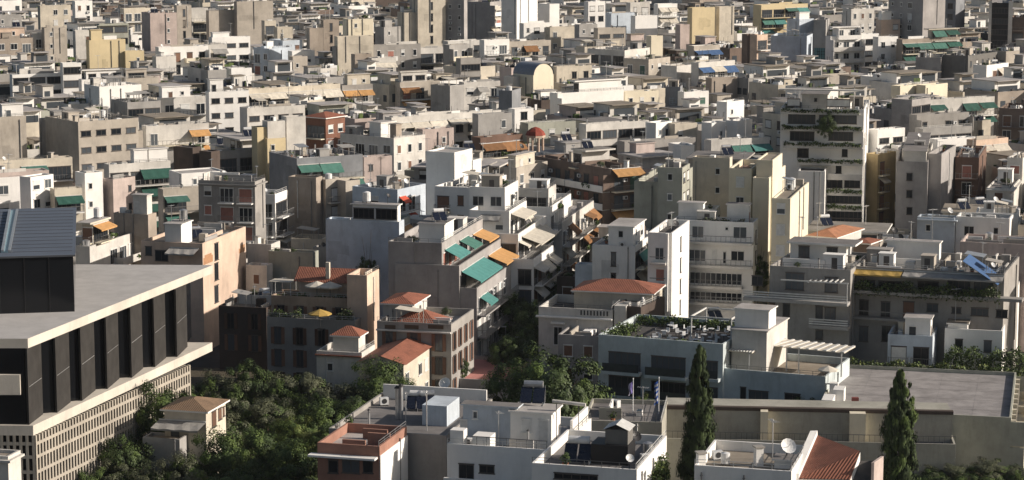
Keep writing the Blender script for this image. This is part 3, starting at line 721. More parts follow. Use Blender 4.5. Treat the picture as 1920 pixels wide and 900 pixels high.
def roof_bits(bi, B):
    """low walls, lean-to sheds, ducts, skylights and washing-line frames that belong to the roof"""
    if B.kind != 'flat' or B.dens == 0: return
    rr = B.rr; zr = B.h - B.par + .003; n = int(min(32, 5 + B.a * B.b / 11) * min(B.dens, 1.4)); occ = [r[:4] for r in B.rooms]
    for t in range(n):
        k = rr.choice(['low_wall', 'low_wall', 'low_wall', 'vent_box', 'vent_box', 'shed', 'duct', 'skylight', 'railing', 'railing', 'lean_to'])
        if k in ('low_wall', 'duct', 'railing'):
            L = rr.uniform(2, 6); along = rr.random() < .5; w, d = (L, .2) if along else (.2, L)
        elif k == 'shed' or k == 'lean_to': w, d = rr.uniform(1.4, 2.6), rr.uniform(1.4, 3.2)
        else: w = rr.uniform(.6, 1.4); d = rr.uniform(.6, 1.4)
        if B.b < w + 1.2 or B.a < d + 1.2: continue
        for tr in range(5):
            x, y = rr.uniform(.5, B.b - w - .5), rr.uniform(.5, B.a - d - .5)
            if not any(x < o[2] + .1 and x + w > o[0] - .1 and y < o[3] + .1 and y + d > o[1] - .1 for o in occ): break
        else: continue
        occ.append((x, y, x + w, y + d)); B.occ = occ; hh = {'low_wall': rr.uniform(.6, 1.5), 'vent_box': rr.uniform(.5, 1.3), 'shed': rr.uniform(1.9, 2.4), 'duct': .45, 'skylight': .5, 'railing': 1.0, 'lean_to': 2.1}[k]
        wc = rr.choice(['white', 'offwhite', B.col, 'grey', 'beige'])
        def mk(k=k, w=w, d=d, hh=hh, wc=wc, q_=rr.random()):
            b = MB()
            if k == 'railing':
                b.box(0, 0, .5, w if w > d else .04, d if d > w else .04, .54); b.box(0, 0, .96, w if w > d else .05, d if d > w else .05, 1.01); L = max(w, d)
                for i in range(int(L / 1.2) + 1):
                    p = i * 1.2; b.box(p if w > d else 0, 0 if w > d else p, 0, (p if w > d else 0) + .05, (0 if w > d else p) + .05, .958)
                return b.mesh('railing', [M_RAIL if q_ < .6 else M_WRAIL])
            if k == 'duct': b.box(0, 0, .15, w + .1, d + .1, hh); return b.mesh('duct', [M_METAL])
            if k == 'skylight': b.box(0, 0, 0, w, d, hh); b.box(.08, .08, hh + .002, w - .08, d - .08, hh + .06, 1); return b.mesh('skylight', [wall(wc), M_DGLASS])
            if k == 'lean_to':
                for px_, py_ in ((0, 0), (w - .08, 0), (0, d - .08), (w - .08, d - .08)): b.box(px_, py_, 0, px_ + .08, py_ + .08, hh)
                b.quad((-.15, -.15, hh + .01), (w + .15, -.15, hh + .01), (w + .15, d + .15, hh + .35), (-.15, d + .15, hh + .35)); b.quad((-.15, -.15, hh - .04), (-.15, d + .15, hh + .3), (w + .15, d + .15, hh + .3), (w + .15, -.15, hh - .04))
                return b.mesh('lean to', [AW['c'] if q_ < .3 else AW['s'] if q_ < .6 else M_METAL if q_ < .8 else M_CONC])
            b.box(0, 0, 0, w, d, hh)
            if k == 'shed': b.box(-.1, -.1, hh + .002, w + .1, d + .1, hh + .1); b.box(-.03, d * .3, .03, -.003, d * .3 + .75, 1.85, 1); 
            return b.mesh(k, [wall(wc), M_FB])
        CAND.append((bi, None, k if k != 'shed' else 'roof_shed', mk, (x, y, zr), 0.0, world(B, x + w / 2, y + d / 2, zr + hh + .15)))

def roof_rails(bi, B):
    if B.kind != 'flat' or B.s < 7 or B.par < .5: return
    rr = B.rr
    for side, L in (('R', B.b), ('L', B.a)):
        if rr.random() < .5 or L < 4: continue
        wr = rr.random() < .35
        def mk(L=L, wr=wr):
            b = MB(); b.box(0, .08, .5, L, .12, .54); b.box(0, .08, .24, L, .11, .27); n = max(2, int(L / 1.6))
            for i in range(n + 1): x = (L - .05) * i / n; b.box(x, .08, 0, x + .05, .12, .498)
            return b.mesh('roof railing', [M_WRAIL if wr else M_RAIL])
        p, rz = ((0, 0, B.h + .003), 0.0) if side == 'R' else ((0, B.a, B.h + .003), -pi / 2)
        CAND.append((bi, None, 'roof_railing', mk, p, rz, world(B, B.b / 2 if side == 'R' else -.2, -.2 if side == 'R' else B.a / 2, B.h + .6)))
def nicks():
    hs = [b for b in BLD if b.hero]; full = {}
    for b in hs:
        w = b.short.split(); cut = None
        for i, t in enumerate(w):
            if t in ('with', 'below', 'behind', 'beside', 'under', 'at', 'above', 'by', 'over', 'of', 'left', 'right', 'in', 'from', 'near', 'against', 'between', 'draped', 'carrying', 'topping', 'on', 'crossed', 'framed') and i >= 2: cut = i; break
        b.nick = ' '.join(w[:cut]) if cut else b.short; full.setdefault(b.nick, []).append(b)
    for k, v in full.items():
        if len(v) > 1:
            for b in v: b.nick = ' '.join(b.short.split()[:8])

def name_fillers():
    nicks()
    hs = [b for b in BLD if b.hero]; used = set()
    fl = [b for b in BLD if not b.hero]
    for b in fl:
        cx, cy = (b.px[0] + b.px[2]) / 2, b.px[3]
        o = sorted(hs, key=lambda h: ((h.px[0] + h.px[2]) / 2 - cx) ** 2 * .6 + (h.px[3] - cy) ** 2 * 1.6)
        flr = {1: 'two', 2: 'three', 3: 'four', 4: 'five', 5: 'six', 6: 'seven'}.get(int(b.h // 3.4), 'six')
        rm = 'with a set-back top floor' if b.rooms and b.rooms[0][6] != 'd' else ('with a roof hut' if len(b.rooms) == 1 else ('with two roof huts' if len(b.rooms) > 1 else 'with a bare roof'))
        for h in o[:12]:
            hx = (h.px[0] + h.px[2]) / 2
            if abs(cx - hx) > (h.px[2] - h.px[0]) * .6 + 4: rel = 'left of' if cx < hx else 'right of'
            else: rel = 'just behind' if cy < h.px[3] else 'in front of'
            nm = '%s block %s the %s' % (b.col, rel, h.nick)
            if nm not in used: break
            nm = '%s block %s %s the %s' % (b.col, rm, rel, h.nick)
            if nm not in used and len(nm.split()) <= 15: break
        used.add(nm); b.short = nm; b.nick = nm

def realise():
    rr = random.Random(11)
    # 1. drop filler blocks nobody can see
    pts = []; own = []
    for i, B in enumerate(BLD):
        if B.hero: continue
        for fx in (.08, .5, .92):
            for fy in (.08, .5, .92):
                own.append(i); pts.append(world(B, B.b * fx, B.a * fy, B.h + .25))
        for f in (.1, .5, .9):
            own.append(i); pts.append(world(B, B.b * f, -.3, B.h - 1.5)); own.append(i); pts.append(world(B, -.3, B.a * f, B.h - 1.5))
        for r in B.rooms: own.append(i); pts.append(world(B, (r[0] + r[2]) / 2, (r[1] + r[3]) / 2, r[5] + .25))
    vm = vis_mask(pts, 4); cnt = {}
    for i, v in zip(own, vm): cnt[i] = cnt.get(i, 0) + int(v)
    fl = sorted([i for i in cnt if cnt[i] > 0], key=lambda i: -BLD[i].s)
    nh = sum(1 for B in BLD if B.hero)
    keep = fl[:max(0, 315 - nh)]; rest = fl[max(0, 315 - nh):]
    print('heroes', nh, 'fillers seen', len(fl), 'kept', len(keep), 'rest', len(rest), 'hidden', len(cnt) - len(fl))
    live = [i for i, B in enumerate(BLD) if B.hero or i in set(keep)]
    name_keep = set(live)
    for i, B in enumerate(BLD):
        if not B.hero and i not in name_keep: B.dead = True
    global BLD_L; BLD_L = [BLD[i] for i in live]
    tmp = BLD[:]; BLD[:] = BLD_L; name_fillers(); BLD[:] = tmp
    # 2. the far rest as one mass
    if rest:
        cols = {}
        b = MB(); mats = []; mi = {}
        def M_(m):
            if m.name not in mi: mi[m.name] = len(mats); mats.append(m)
            return mi[m.name]
        for i in rest:
            B = BLD[i]; e2, e1 = axes(B.phi)
            sub = MB(); shell(sub, 0, 0, B.b, B.a, 0, B.h, B.par); wm = M_(wall(B.col)); sub.m = [wm] * len(sub.m)
            sub.quad((.2, .2, B.h - .9), (B.b - .2, .2, B.h - .9), (B.b - .2, B.a - .2, B.h - .9), (.2, B.a - .2, B.h - .9), M_(roofmat(rr.randrange(8))))
            for r in B.rooms:
                sub.box(r[0], r[1], r[4], r[2], r[3], r[5], M_(wall(r[7]))); sub.box(r[0] - .3, r[1] - (1.2 if r[6] in 'gw' else .3), r[5] + .002, r[2] + .2, r[3] + .2, r[5] + .14, M_(roofmat(rr.choice([0, 2, 5, 5, 6]))))
                wd = r[2] - r[0]
                if r[6] not in 'gw' and (r[6] == '' or rr.random() < .4): continue
                sub.box(r[0] + .15 * wd, r[1] - .03, r[4] + .1, r[0] + wd * (.9 if r[6] in 'gw' else rr.uniform(.3, .8)), r[1] - .002, r[5] - rr.uniform(.4, 1.2), M_(M_GLASS))
            bcw = rr.choice(['white', 'offwhite', B.col])
            for k in range(4):
                z = B.h - 3.9 - k * 3.05; mg = M_(M_GLASS); n = max(2, int(B.b / 3))
                for t in range(n):
                    if rr.random() < .8: x = (t + .25) * B.b / n; sub.box(x, -.04, z, x + 1.5, -.003, z + 1.9, mg)
                n = max(2, int(B.a / 3))
                for t in range(n):
                    if rr.random() < .5: y = (t + .25) * B.a / n; sub.box(-.04, y, z, -.003, y + 1.5, z + 1.5, mg)
                if rr.random() < .8: sub.box(.3, -1.1, z - .25, B.b - .3, -.05, z + .6, M_(wall(bcw)))
            for t in range(rr.choice([22, 32, 42])):
                x, y = rr.uniform(.5, max(.6, B.b - 1)), rr.uniform(.5, max(.6, B.a - 1)); s_ = rr.choice([.3, .5, .8, 1.2, 2.0])
                d_ = s_ * rr.choice([.25, .6, 1, 1]); sub.box(x, y, B.h - .898, x + s_, y + d_, B.h - .9 + rr.uniform(.5, 1.8) * (1 if d_ > .4 else 1.1), M_(rr.choice([M_METAL, M_WPL, M_DARKM, M_PANEL, M_CONC, L_DARK, L_GREEN, wall('white'), M_DARKM])))
                if t % 5 == 0: sub.box(x + s_ + .1, y, B.h - .898, x + s_ + .16, y + .06, B.h + rr.uniform(1, 2.5), M_(M_DARKM))
            sub.v = [world(B, *v) for v in sub.v]; b.add(sub)
        o = thing('distant_rooftops', 'dense mass of pale flat roofed blocks filling the far end of the city', 'rooftops', me=b.mesh('distant rooftops', mats)); o['kind'] = 'stuff'
    # 3. the buildings themselves
    roots = {}
    for bi in live:
        B = BLD[bi]
        lab = B.short if len(B.short.split()) >= 4 else B.short + ' in the dense city'
        R = thing(B.name, lab, B.cat, (B.O.x, B.O.y, B.base), pi / 2 - radians(B.phi)); B.R = R; B.rr = random.Random(bi * 13 + 5)
        z_ = B.base; wm = wall(B.col); bb = MB()
        if B.kind == 'flat':
            shell(bb, 0, 0, B.b, B.a, 0, B.h - z_, B.par)
            if B.eave: # slab edge standing out under the parapet
                e = B.eave; zz = B.h - z_ - B.par; 
                bb.box(-e, -e, zz - .2, B.b, -.003, zz); bb.box(-e, -.0, zz - .2, -.003, B.a, zz)
            ob('wall', bb.mesh('wall', [wm]), R)
            rf = MB(); zr = B.h - z_ - B.par; t = .221
            rf.quad((t, t, zr), (B.b - t, t, zr), (B.b - t, B.a - t, zr), (t, B.a - t, zr))
            ob('roof', rf.mesh('roof', [plaster('pink roof paint', (.46, .21, .185), var=.15, streak=0) if B.roof == 'pink' else plaster('worn roof deck', (.29, .275, .27), var=.3, streak=0, scale=2) if B.roof == 'big' else roofmat(RC[B.roof] if B.roof else B.rr.randrange(8))]), R)
        else:
            bb.box(0, 0, 0, B.b, B.a, B.h - z_); ob('wall', bb.mesh('wall', [wm]), R)
            special_roof(B, R)
        B.roomobs = []
        for r in B.rooms:
            rb = MB(); zt = r[5] - z_; rb.box(r[0], r[1], r[4] - z_, r[2], r[3], zt - .15)
            ex_ = .2 if r[6] in ('d', '', 't') else min(1.3, max(.2, r[0] - .1)); ey_ = .2 if r[6] in ('d', '', 't') else min(1.5, max(.2, r[1] - .1))
            rb.box(r[0] - ex_, r[1] - ey_, zt - .147, r[2] + .2, r[3] + .2, zt + (.0 if ex_ < .3 else .12), mt=1)
            nm = 'stair_hut' if r[6] == 'd' else 'upper_storey'
            B.roomobs.append(ob(nm, rb.mesh(nm, [wall(r[7]), roofmat(B.rr.choice([0, 2, 5, 5, 6, 5]))]), R))
        # faces
        facade(bi, B, 'R', (0, 0, B.b, B.a), B.base, B.h - B.par, B.rs, rr=B.rr)
        facade(bi, B, 'L', (0, 0, B.b, B.a), B.base, B.h - B.par, B.ls, rr=B.rr)
        for k, r in enumerate(B.rooms):
            stR = r[6]; facade(bi, B, 'R', r, r[4], r[5] - .15, stR if B.rr.random() < .9 else None, room=k, rr=B.rr)
            facade(bi, B, 'L', r, r[4], r[5] - .15, (stR if stR != 'd' or B.rr.random() < .5 else None), room=k, rr=B.rr)
    for bi in live: roof_bits(bi, BLD[bi]); roof_rails(bi, BLD[bi])
    vm = vis_mask([c[6] for c in CAND])
    print('facade parts', len(CAND), 'visible', int(vm.sum()))
    counts = {}
    for c, v in zip(CAND, vm):
        if not v: continue
        bi, room, name, maker, p, rz, w = c; B = BLD[bi]
        if name == '#plants':
            B.pl = getattr(B, 'pl', 0) + 1
            if B.pl > 4 or B.s < 6.5: continue
            key = 'pl%d' % B.rr.randrange(4)
            if key not in CACHE: CACHE[key] = hedge_mesh(2.4, .5, .9, int(key[-1]))
            SCAT.append(('balcony_plants', CACHE[key], w, B, rz)); continue
        k = (bi, name); counts[k] = counts.get(k, 0) + 1
        if counts[k] > 100: continue
        me = maker()
        par = B.R if room is None else B.roomobs[room]
        ob(name, me, par, (p[0], p[1], p[2] - B.base), rz)
    # 4. things on roofs
    RT = []
    for bi in live:
        B = BLD[bi]
        if B.kind != 'flat' or B.dens == 0: continue
        rr = B.rr; near = B.s > 11.5; area = B.a * B.b; zr = B.h - B.par + .002
        n = int(min(22, 4 + area / 12) * B.dens * (1 if B.s > 8 else .8)); occ = list(getattr(B, 'occ', [r[:4] for r in B.rooms])); per = {}
        for t in range(n):
            kind = rr.choice(['solar_water_heater'] * 5 + ['tv_antenna'] * 5 + ['satellite_dish'] * 3 + ['planter_shrubs'] * 4  + ['air_conditioning_unit'] * 3 + ['water_tank', 'chimney_pipe', 'masonry_chimney', 'masonry_chimney', 'potted_plant', 'potted_plant'] + (['pergola'] if area > 90 else []))
            if per.get(kind, 0) >= 3 or (kind == 'pergola' and per.get(kind)): continue
            rad = {'planter_shrubs': 1.0, 'pergola': 2.6, 'solar_water_heater': 1.1}.get(kind, .6)
            if B.b < 2 * rad + 1 or B.a < 2 * rad + 1: continue
            on = None
            if kind in ('solar_water_heater', 'tv_antenna', 'water_tank', 'satellite_dish') and B.rooms and rr.random() < .35:
                on = rr.choice(B.rooms)
                if on[2] - on[0] < 2 * rad or on[3] - on[1] < 2 * rad: continue
                x, y, z = rr.uniform(on[0] + rad, on[2] - rad), rr.uniform(on[1] + rad, on[3] - rad), on[5] + .002
                if any(abs(x - o_[0]) < rad + .7 and abs(y - o_[1]) < rad + .7 for o_ in per.get('pts', [])): continue
                per.setdefault('pts', []).append((x, y))
            else:
                for tr in range(6):
                    x, y = rr.uniform(.3 + rad, B.b - .3 - rad), rr.uniform(.3 + rad, B.a - .3 - rad)
                    if not any(x > o_[0] - rad and x < o_[2] + rad and y > o_[1] - rad and y < o_[3] + rad for o_ in occ): break
                else: continue
                z = zr; occ.append((x - rad, y - rad, x + rad, y + rad))
            per[kind] = per.get(kind, 0) + 1
            RT.append((B, kind, 0 if kind == 'parasol' else rr.randrange(4), world(B, x, y, z), near))
    KINDN = {}
    vm = vis_mask([(r[3][0], r[3][1], r[3][2] + 1.2) for r in RT], 6)
    RT = [r for r, v in zip(RT, vm) if v]
    RT.sort(key=lambda r: -r[0].s)
    sel = []
    for r in RT:
        KINDN[r[1]] = KINDN.get(r[1], 0) + 1
        if KINDN[r[1]] <= 290: sel.append(r)
    grp = {}
    for r in sel: grp.setdefault((id(r[0]), r[1]), []).append(r)
    for (_, kind), rs in grp.items():
        rs.sort(key=lambda r: proj(r[3])[0]); m = len(rs)
        for i, r in enumerate(rs):
            B = r[0]; pos = '' if m == 1 else (['left ', 'right '][i] if m == 2 else ['leftmost ', 'middle ', 'rightmost '][i])
            lab = '%s%s on the %s' % (pos, WORDS[kind], B.nick); lab = ' '.join(lab.split()[:16])
            rz = {'solar_water_heater': radians(20), 'satellite_dish': radians(rr_(B, 15, 60)), 'pergola': pi / 2 - radians(B.phi)}.get(kind, rr_(B, 0, 6.28))
            add_thing(kind, r[2], r[3], rz, r[4], lab, group=None if m == 1 else '%ss on the roofs' % WORDS[kind])
    # planted balconies
    seen = {}
    for (nm, me, w, B, rz) in SCAT:
        seen[id(B)] = seen.get(id(B), 0) + 1
    k2 = {}
    tot = 0
    for (nm, me, w, B, rz) in sorted(SCAT, key=lambda t: (id(t[3]), -t[2][2])):
        tot += 1
        if tot > 290: break
        k2[id(B)] = k2.get(id(B), 0) + 1; m = seen[id(B)]; i = k2[id(B)]
        od = '' if m == 1 else ['topmost ', 'second highest ', 'third highest ', 'lowest '][min(i - 1, 3)]
        e = thing('balcony_plants', ' '.join(('%sbalcony plants on the %s' % (od, B.nick)).split()[:16]), 'plant', (w[0], w[1], w[2] - .85), B.R.rotation_euler.z + rz, 'plants on balconies', me=me)
SCAT = []
def rr_(B, a, b): return B.rr.uniform(a, b)
def clip_short(s):
    w = s.split(); return ' '.join(w[:11])

def tile_hip(b, x0, y0, x1, y1, z, rise, over=.4, m=0):
    x0 -= over; y0 -= over; x1 += over; y1 += over; w, d = x1 - x0, y1 - y0
    if abs(w - d) < .4: p = q_ = ((x0 + x1) / 2, (y0 + y1) / 2, z + rise)
    elif w > d: p = (x0 + d / 2, (y0 + y1) / 2, z + rise); q_ = (x1 - d / 2, (y0 + y1) / 2, z + rise)
    else: p = ((x0 + x1) / 2, y0 + w / 2, z + rise); q_ = ((x0 + x1) / 2, y1 - w / 2, z + rise)
    A, B_, C_, D = (x0, y0, z), (x1, y0, z), (x1, y1, z), (x0, y1, z)
    if w >= d: b.quad(A, B_, q_, p, m); b.tri(B_, C_, q_, m); b.quad(C_, D, p, q_, m); b.tri(D, A, p, m)
    else: b.tri(A, B_, p, m); b.quad(B_, C_, q_, p, m); b.tri(C_, D, q_, m); b.quad(D, A, p, q_, m)
    b.box(x0, y0, z - .18, x1, y1, z - .003, 1)
def special_roof(B, R):
    b = MB(); z = B.h - B.base; T = B.hipc or M_TILE
    if B.kind == 'hip':
        tile_hip(b, 0, 0, B.b, B.a, z + .183, min(B.a, B.b) * .17)
        ob('roof', b.mesh('roof', [T, wall('white' if B.col != 'white' else 'cream')], uvs=True), R)
    elif B.kind == 'vault':      # half barrel running along local y
        n = 14; r = B.b / 2
        for k in range(n):
            a0, a1 = pi * k / n, pi * (k + 1) / n
            p0 = (r - r * cos(a0), r * sin(a0) * .85); p1 = (r - r * cos(a1), r * sin(a1) * .85)
            b.quad((p0[0], -.2, z + p0[1]), (p1[0], -.2, z + p1[1]), (p1[0], B.a, z + p1[1]), (p0[0], B.a, z + p0[1]))
        e = MB()
        for yy in (0, B.a):
            for k in range(n):
                a0, a1 = pi * k / n, pi * (k + 1) / n
                e.tri((r, yy, z), (r - r * cos(a0) * .97, yy, z + r * .97 * sin(a0) * .85), (r - r * cos(a1) * .97, yy, z + r * .97 * sin(a1) * .85))
        ob('roof', b.mesh('roof', [simple('grey blue roofing', (.16, .19, .24), .6)]), R); ob('gable', e.mesh('gable', [wall('pale cream')]), R)
    elif B.kind == 'shed':       # single slope, low along the left face
        b.quad((-.3, -.3, z + .1), (B.b + .3, -.3, z + .1), (B.b + .3, B.a + .3, z + .1 + B.a * .3), (-.3, B.a + .3, z + .1 + B.a * .3)) 
        ob('roof', b.mesh('roof', [T], uvs=True), R)
    elif B.kind == 'gable':      # ridge along local x
        rz = B.a * .16
        b.quad((-.3, -.4, z - .05), (B.b + .3, -.4, z - .05), (B.b + .3, B.a / 2, z + rz), (-.3, B.a / 2, z + rz))
        b.quad((B.b + .3, B.a + .4, z - .05), (-.3, B.a + .4, z - .05), (-.3, B.a / 2, z + rz), (B.b + .3, B.a / 2, z + rz))
        e = MB()
        for xx in (0, B.b): e.tri((xx, 0, z), (xx, B.a, z), (xx, B.a / 2, z + rz - .05))
        ob('roof', b.mesh('roof', [T], uvs=True), R); ob('gable', e.mesh('gable', [wall(B.col)]), R)
# ------------------------------------------------------------------ the buildings the photograph singles out, near to far
# region, left end, near corner, right end, roof height in the picture, metres, street direction, colour, left face, right face, label
NG, FG = 15, 60
# --- foreground
N('C',465,815,968,712,15.5,NG,'brick red','','b','brick-rimmed flat roof house with white side wall',roof='light',vis=4,dens=0,name='house',cat='house')
N('C',530,1190,None,650,14.6,NG,'stone','b','b','grey concrete roof terrace behind the brick-rimmed house',roof='grey',b=17,vis=3,dens=0,par=.5,name='house',cat='house')
N('Z',838,1046,None,845,15,NG,'white','','b','white terraced house with a water heater',roof='light',b=14,vis=3,dens=0,rooms=[(857,958,962,762,3.9,'','blue-white'),(957,1034,1051,774,3.6,'','white')],name='house',cat='house')
N('Z',997,1194,1250,881,17,NG,'white','','b','low white house with a black roof cabin',roof='grey',vis=2,dens=0,name='house',cat='house')
N('Z',1302,1484,None,884,17,NG,'white','b','b','white walled flat roof beside the red tiles',roof='tan',b=10,vis=2,dens=0,rooms=[(1452,1484,1490,862,.9,'','white')],name='house',cat='house')
N('Z',1093,1241,1252,792,9,NG-8,'pale olive','b','b','plain cream end wall below the flagpoles',roof='grey',vis=3,dens=.3,par=.5)
N('Z',1243,1792,None,833,5.6,NG-10,'pale olive','b','b','long cream building with a planted roof trough',roof='tan',b=9,vis=3,dens=0,par=.6)
N('Z',1533,1896,None,783,6.5,NG-2,'greenish','b','p','big flat grey roof with pilastered side wall',roof='big',b=26,vis=5,dens=0,par=.45)
N('B',-200,45,72,768,17,NG,'offwhite','w','b','small pale house at the bottom left corner',roof='tan',vis=2,dens=0,eave=.4,par=.3,name='house',cat='house')
# --- hotel with the roof garden and its wing
N('Z',1122,1356,None,645,11.5,22,'hotel','','b','grey hotel with a roof garden and deep loggias',roof='dark',b=15,vis=11,dens=0,par=1.1,name='hotel',cat='hotel')
N('Z',1357,1548,None,706,8.3,22,'hotel','','b','lower hotel wing with a sunken spa pool',roof='tan',b=12,rooms=[(1362,1427,1466,613,5.6,'','offwhite'),(1345,1408,1422,579,8.0,'','white')],vis=8,dens=0,par=.9,name='hotel',cat='hotel')
# --- right, blue white houses before the planted blocks
N('E',795,1047,None,92,10,NG,'blue-white','m','b','pale blue house behind the flat roof',roof='light',b=9,rooms=[(905,1050,1062,10,3.2,'d','white')],vis=4,name='house',cat='house')
N('E',1115,1440,1560,62,10.5,NG,'white','w','b','white house with one dark doorway',roof='light',vis=4,rooms=[(1130,1240,1250,20,1.6,'','white')],name='house',cat='house')
N('H',130,585,None,530,17.5,20,'stone','','b','dark stone block with a white penthouse',roof='light',b=15,vis=11,rooms=[(245,562,590,382,3.6,'w','white')],par=1.0,dens=.6)
N('H',590,1450,None,552,17.5,19,'stone','','b','long dark block with planted terraces and blue awning',roof='grey',b=15,vis=11,veg=.9,rooms=[(790,1085,1095,372,3.6,'','white')],aw=['c'],awp=.25,dens=1.6)
# --- centre: neoclassical houses
N('G',330,745,None,755,11,NG,'offwhite','','b','white neoclassical house with a balustrade',b=10,roof='dark',vis=9,dens=0,par=1.1,name='house',cat='house')
N('D',440,665,None,92,8.6,NG,'mauve','m','b','small mauve block below the neoclassical house',b=9,roof='dark',vis=5,dens=1)
N('G',530,968,None,668,12.3,NG,'cream','b','b','low house under a long red hip roof',kind='hip',b=7,vis=2,name='house',cat='house')
N('G',745,905,1040,738,11.5,25,'dark brown','b','b','dark brown clad block with skylights',roof='grey',vis=3,dens=.8,par=.5)
N('F',800,1218,1345,835,11.5,14,'stone','n','n','stone villa with pierced parapet',roof='light',vis=9,dens=.3,par=1.0,name='villa',cat='house')
N('F',835,1000,1082,728,12.9,14,'offwhite','b','b','pale upper house with a red pyramid roof',kind='hip',vis=2,name='house',cat='house')
N('F',742,744,812,560,16.0,14,'peach','b','b','tall peach side wall lit by the sun',roof='light',vis=4,par=.9,dens=0,a=2.8)
N('F',205,642,700,690,12.6,14,'tanpeach','n','b','tan house with arched openings and yellow parasol',roof='tan',vis=5,dens=0,par=1.0,name='house',cat='house')
N('F',180,675,708,815,10.3,14,'stone','n','b','old stone facade under the planted terrace',roof='tan',vis=8,dens=0,par=1.0,name='house',cat='house')
N('F',-90,178,190,742,9.2,14,'dark brown','n','b','dark old facade behind the olive trees',roof='tan',vis=8,dens=.5,par=.6,b=11,name='house',cat='house')
N('C',460,715,790,185,9.2,14,'offwhite','t','w','pink white house with stepped white parapet',roof='light',vis=4,dens=0,par=.7,name='house',cat='house')
N('C',700,950,1095,248,8.6,14,'cream','b','w','cream house under a long orange gable roof',kind='gable',vis=4,name='house',cat='house')
N('C',1070,1560,None,345,3.6,14,'mauve','b','b','low block with a bare pink roof deck',roof='pink',b=15,vis=2,dens=0,par=.5,name='house',cat='house')
N('B',802,1010,1060,672,8.2,NG,'grey','b','b','grey lower storey below the brown tile roof',roof='tan',vis=2,dens=0,par=.3,name='house',cat='house')
N('B',925,1158,1268,522,10.8,NG,'cream','','','cream villa with brown pyramid tile roof',kind='hip',hipc=M_TILEB,vis=3,name='house',cat='house')
# --- left: pink wall block and its neighbours
N('A',880,1265,1535,322,16,NG,'peach','','','pale pink block with patched plaster and slot windows',roof='dark',vis=13,dens=.8,rooms=[(975,1078,1146,218,4.4,'','white')],par=.5)
N('A',710,925,960,142,17,22,'tan','b','b','tan blank wall behind the museum roof',roof='tan',vis=8,dens=1.2,rooms=[(770,860,880,88,3.2,'d','offwhite')],par=.2)
N('A',480,560,850,340,14,18,'offwhite','b','p','white terraced block with one orange awning',roof='light',vis=6,aw=['o','c'],awp=.5,rooms=[(480,560,660,190,4.2,'c','cream')],veg=.7)
# --- centre left white wall and roof terraces
N('F',512,925,945,258,17.6,NG,'blue-white','b','b','pale wall with railed roof terrace',roof='light',vis=13,rooms=[(655,912,925,196,3.4,'g','white')],dens=1.3)
N('F',70,205,255,385,13,NG,'offwhite','b','b','cream garden terrace behind the pink block',roof='light',vis=4,dens=1)
N('F',190,440,470,432,12.2,NG,'greenish','b','b','pale green roof with a raised rim',roof='light',vis=3,dens=.8)
N('F',62,180,205,505,10.5,NG,'offwhite','w','b','white annex with a thin red tiled edge',roof='red',vis=5,dens=.6)
N('F',440,575,590,405,11.5,NG,'stone','b','b','low brown roof beside the pale wall',roof='red',vis=2,dens=.5)
# --- stepped block with green and orange awnings
N('F',864,1165,1395,378,18.6,13,'mauve','b','c','grey blank wall topping the stepped awning block',roof='light',vis=4,rooms=[(1045,1190,1242,268,4.6,'','white')],dens=1)
N('F',900,1263,1500,505,15.6,13,'mauve','b','c','middle step of the grey awning block',roof='light',vis=3,dens=0,par=.9)
N('F',930,1362,1560,632,12.5,13,'mauve','b','c','lowest step of the grey awning block',roof='light',vis=9,dens=0,par=.9)
# --- white stepped terraces beyond it
N('G',-60,140,215,66,22,13,'white','m','c','topmost white terrace of the stepped block',roof='light',vis=4,aw=['c'],awp=.3,dens=1.2)
N('G',-60,165,262,198,19.2,13,'white','m','c','upper white terrace with a wide grey band',roof='light',vis=4,aw=['c'],awp=.6,dens=0,veg=.8)
N('G',-40,215,372,328,16.3,13,'white','c','c','middle white terrace with cream awnings',roof='light',vis=4,aw=['c'],awp=.8,dens=0,veg=.6)
N('G',0,302,412,470,13.3,13,'white','c','c','lower white terrace over the tree-filled street',roof='light',vis=8,aw=['c'],awp=.6,dens=0,veg=.9)
N('G',205,385,428,72,19.5,13,'offwhite','c','c','planted roof terrace block with red door',roof='grey',vis=4,veg=.9,dens=1)
N('G',200,395,512,175,17,13,'white','m','c','white terrace block with a hanging curtain',roof='grey',vis=4,dens=.5)
N('G',330,462,640,262,14.2,13,'offwhite','c','c','shaded balconies along the tree-filled street',roof='light',vis=9,aw=['k','c'],awp=.6,veg=.8,dens=.2)
# --- white walls in the centre
N('G',535,680,700,505,12.8,NG,'blue-white','b','b','low white annex on the shaded street',roof='light',vis=3,dens=.5)
N('G',632,872,965,395,16.0,NG,'white','s','c','tall white blank wall with narrow slot',roof='light',vis=7,aw=['t','c'],awp=.85,rooms=[(742,882,945,288,4.6,'w','white')],par=.4,dens=.2)
N('G',945,1080,1178,322,19.2,NG,'white','','s','white slab tower with shuttered balconies',roof='dark',vis=14,dens=.3,veg=.5)
N('G',1085,1540,1565,262,18.5,14,'white','','s','cream hotel with glazed balconies and sun loungers',roof='grey',vis=15,veg=.2,dens=.2,rooms=[(1055,1190,1200,95,4.6,'d','white'),(1425,1545,1555,130,4.2,'d','white')])
N('H',142,246,350,128,22.5,NG,'pale cream','w','b','yellow cream block with white shutters',roof='tan',vis=13,dens=.4,par=.3)
N('K',985,1150,1200,522,25,NG,'greenish','w','w','cool grey green upper block with terrace',roof='red',vis=8,dens=.5,par=.4)
N('K',825,1060,1220,618,22.4,NG,'greenish','b','b','shaded grey green lower block beside the orange awning',roof='dark',vis=6,dens=.4)
N('K',1220,1470,1485,455,23.5,NG,'cream','t','b','cream lightwell wall with black drainpipes',roof='tan',vis=10,dens=.8)
N('K',1465,1618,1700,527,24,NG,'pale cream','w','t','cream block with a rounded sunlit corner',roof='red',vis=8,dens=.2)
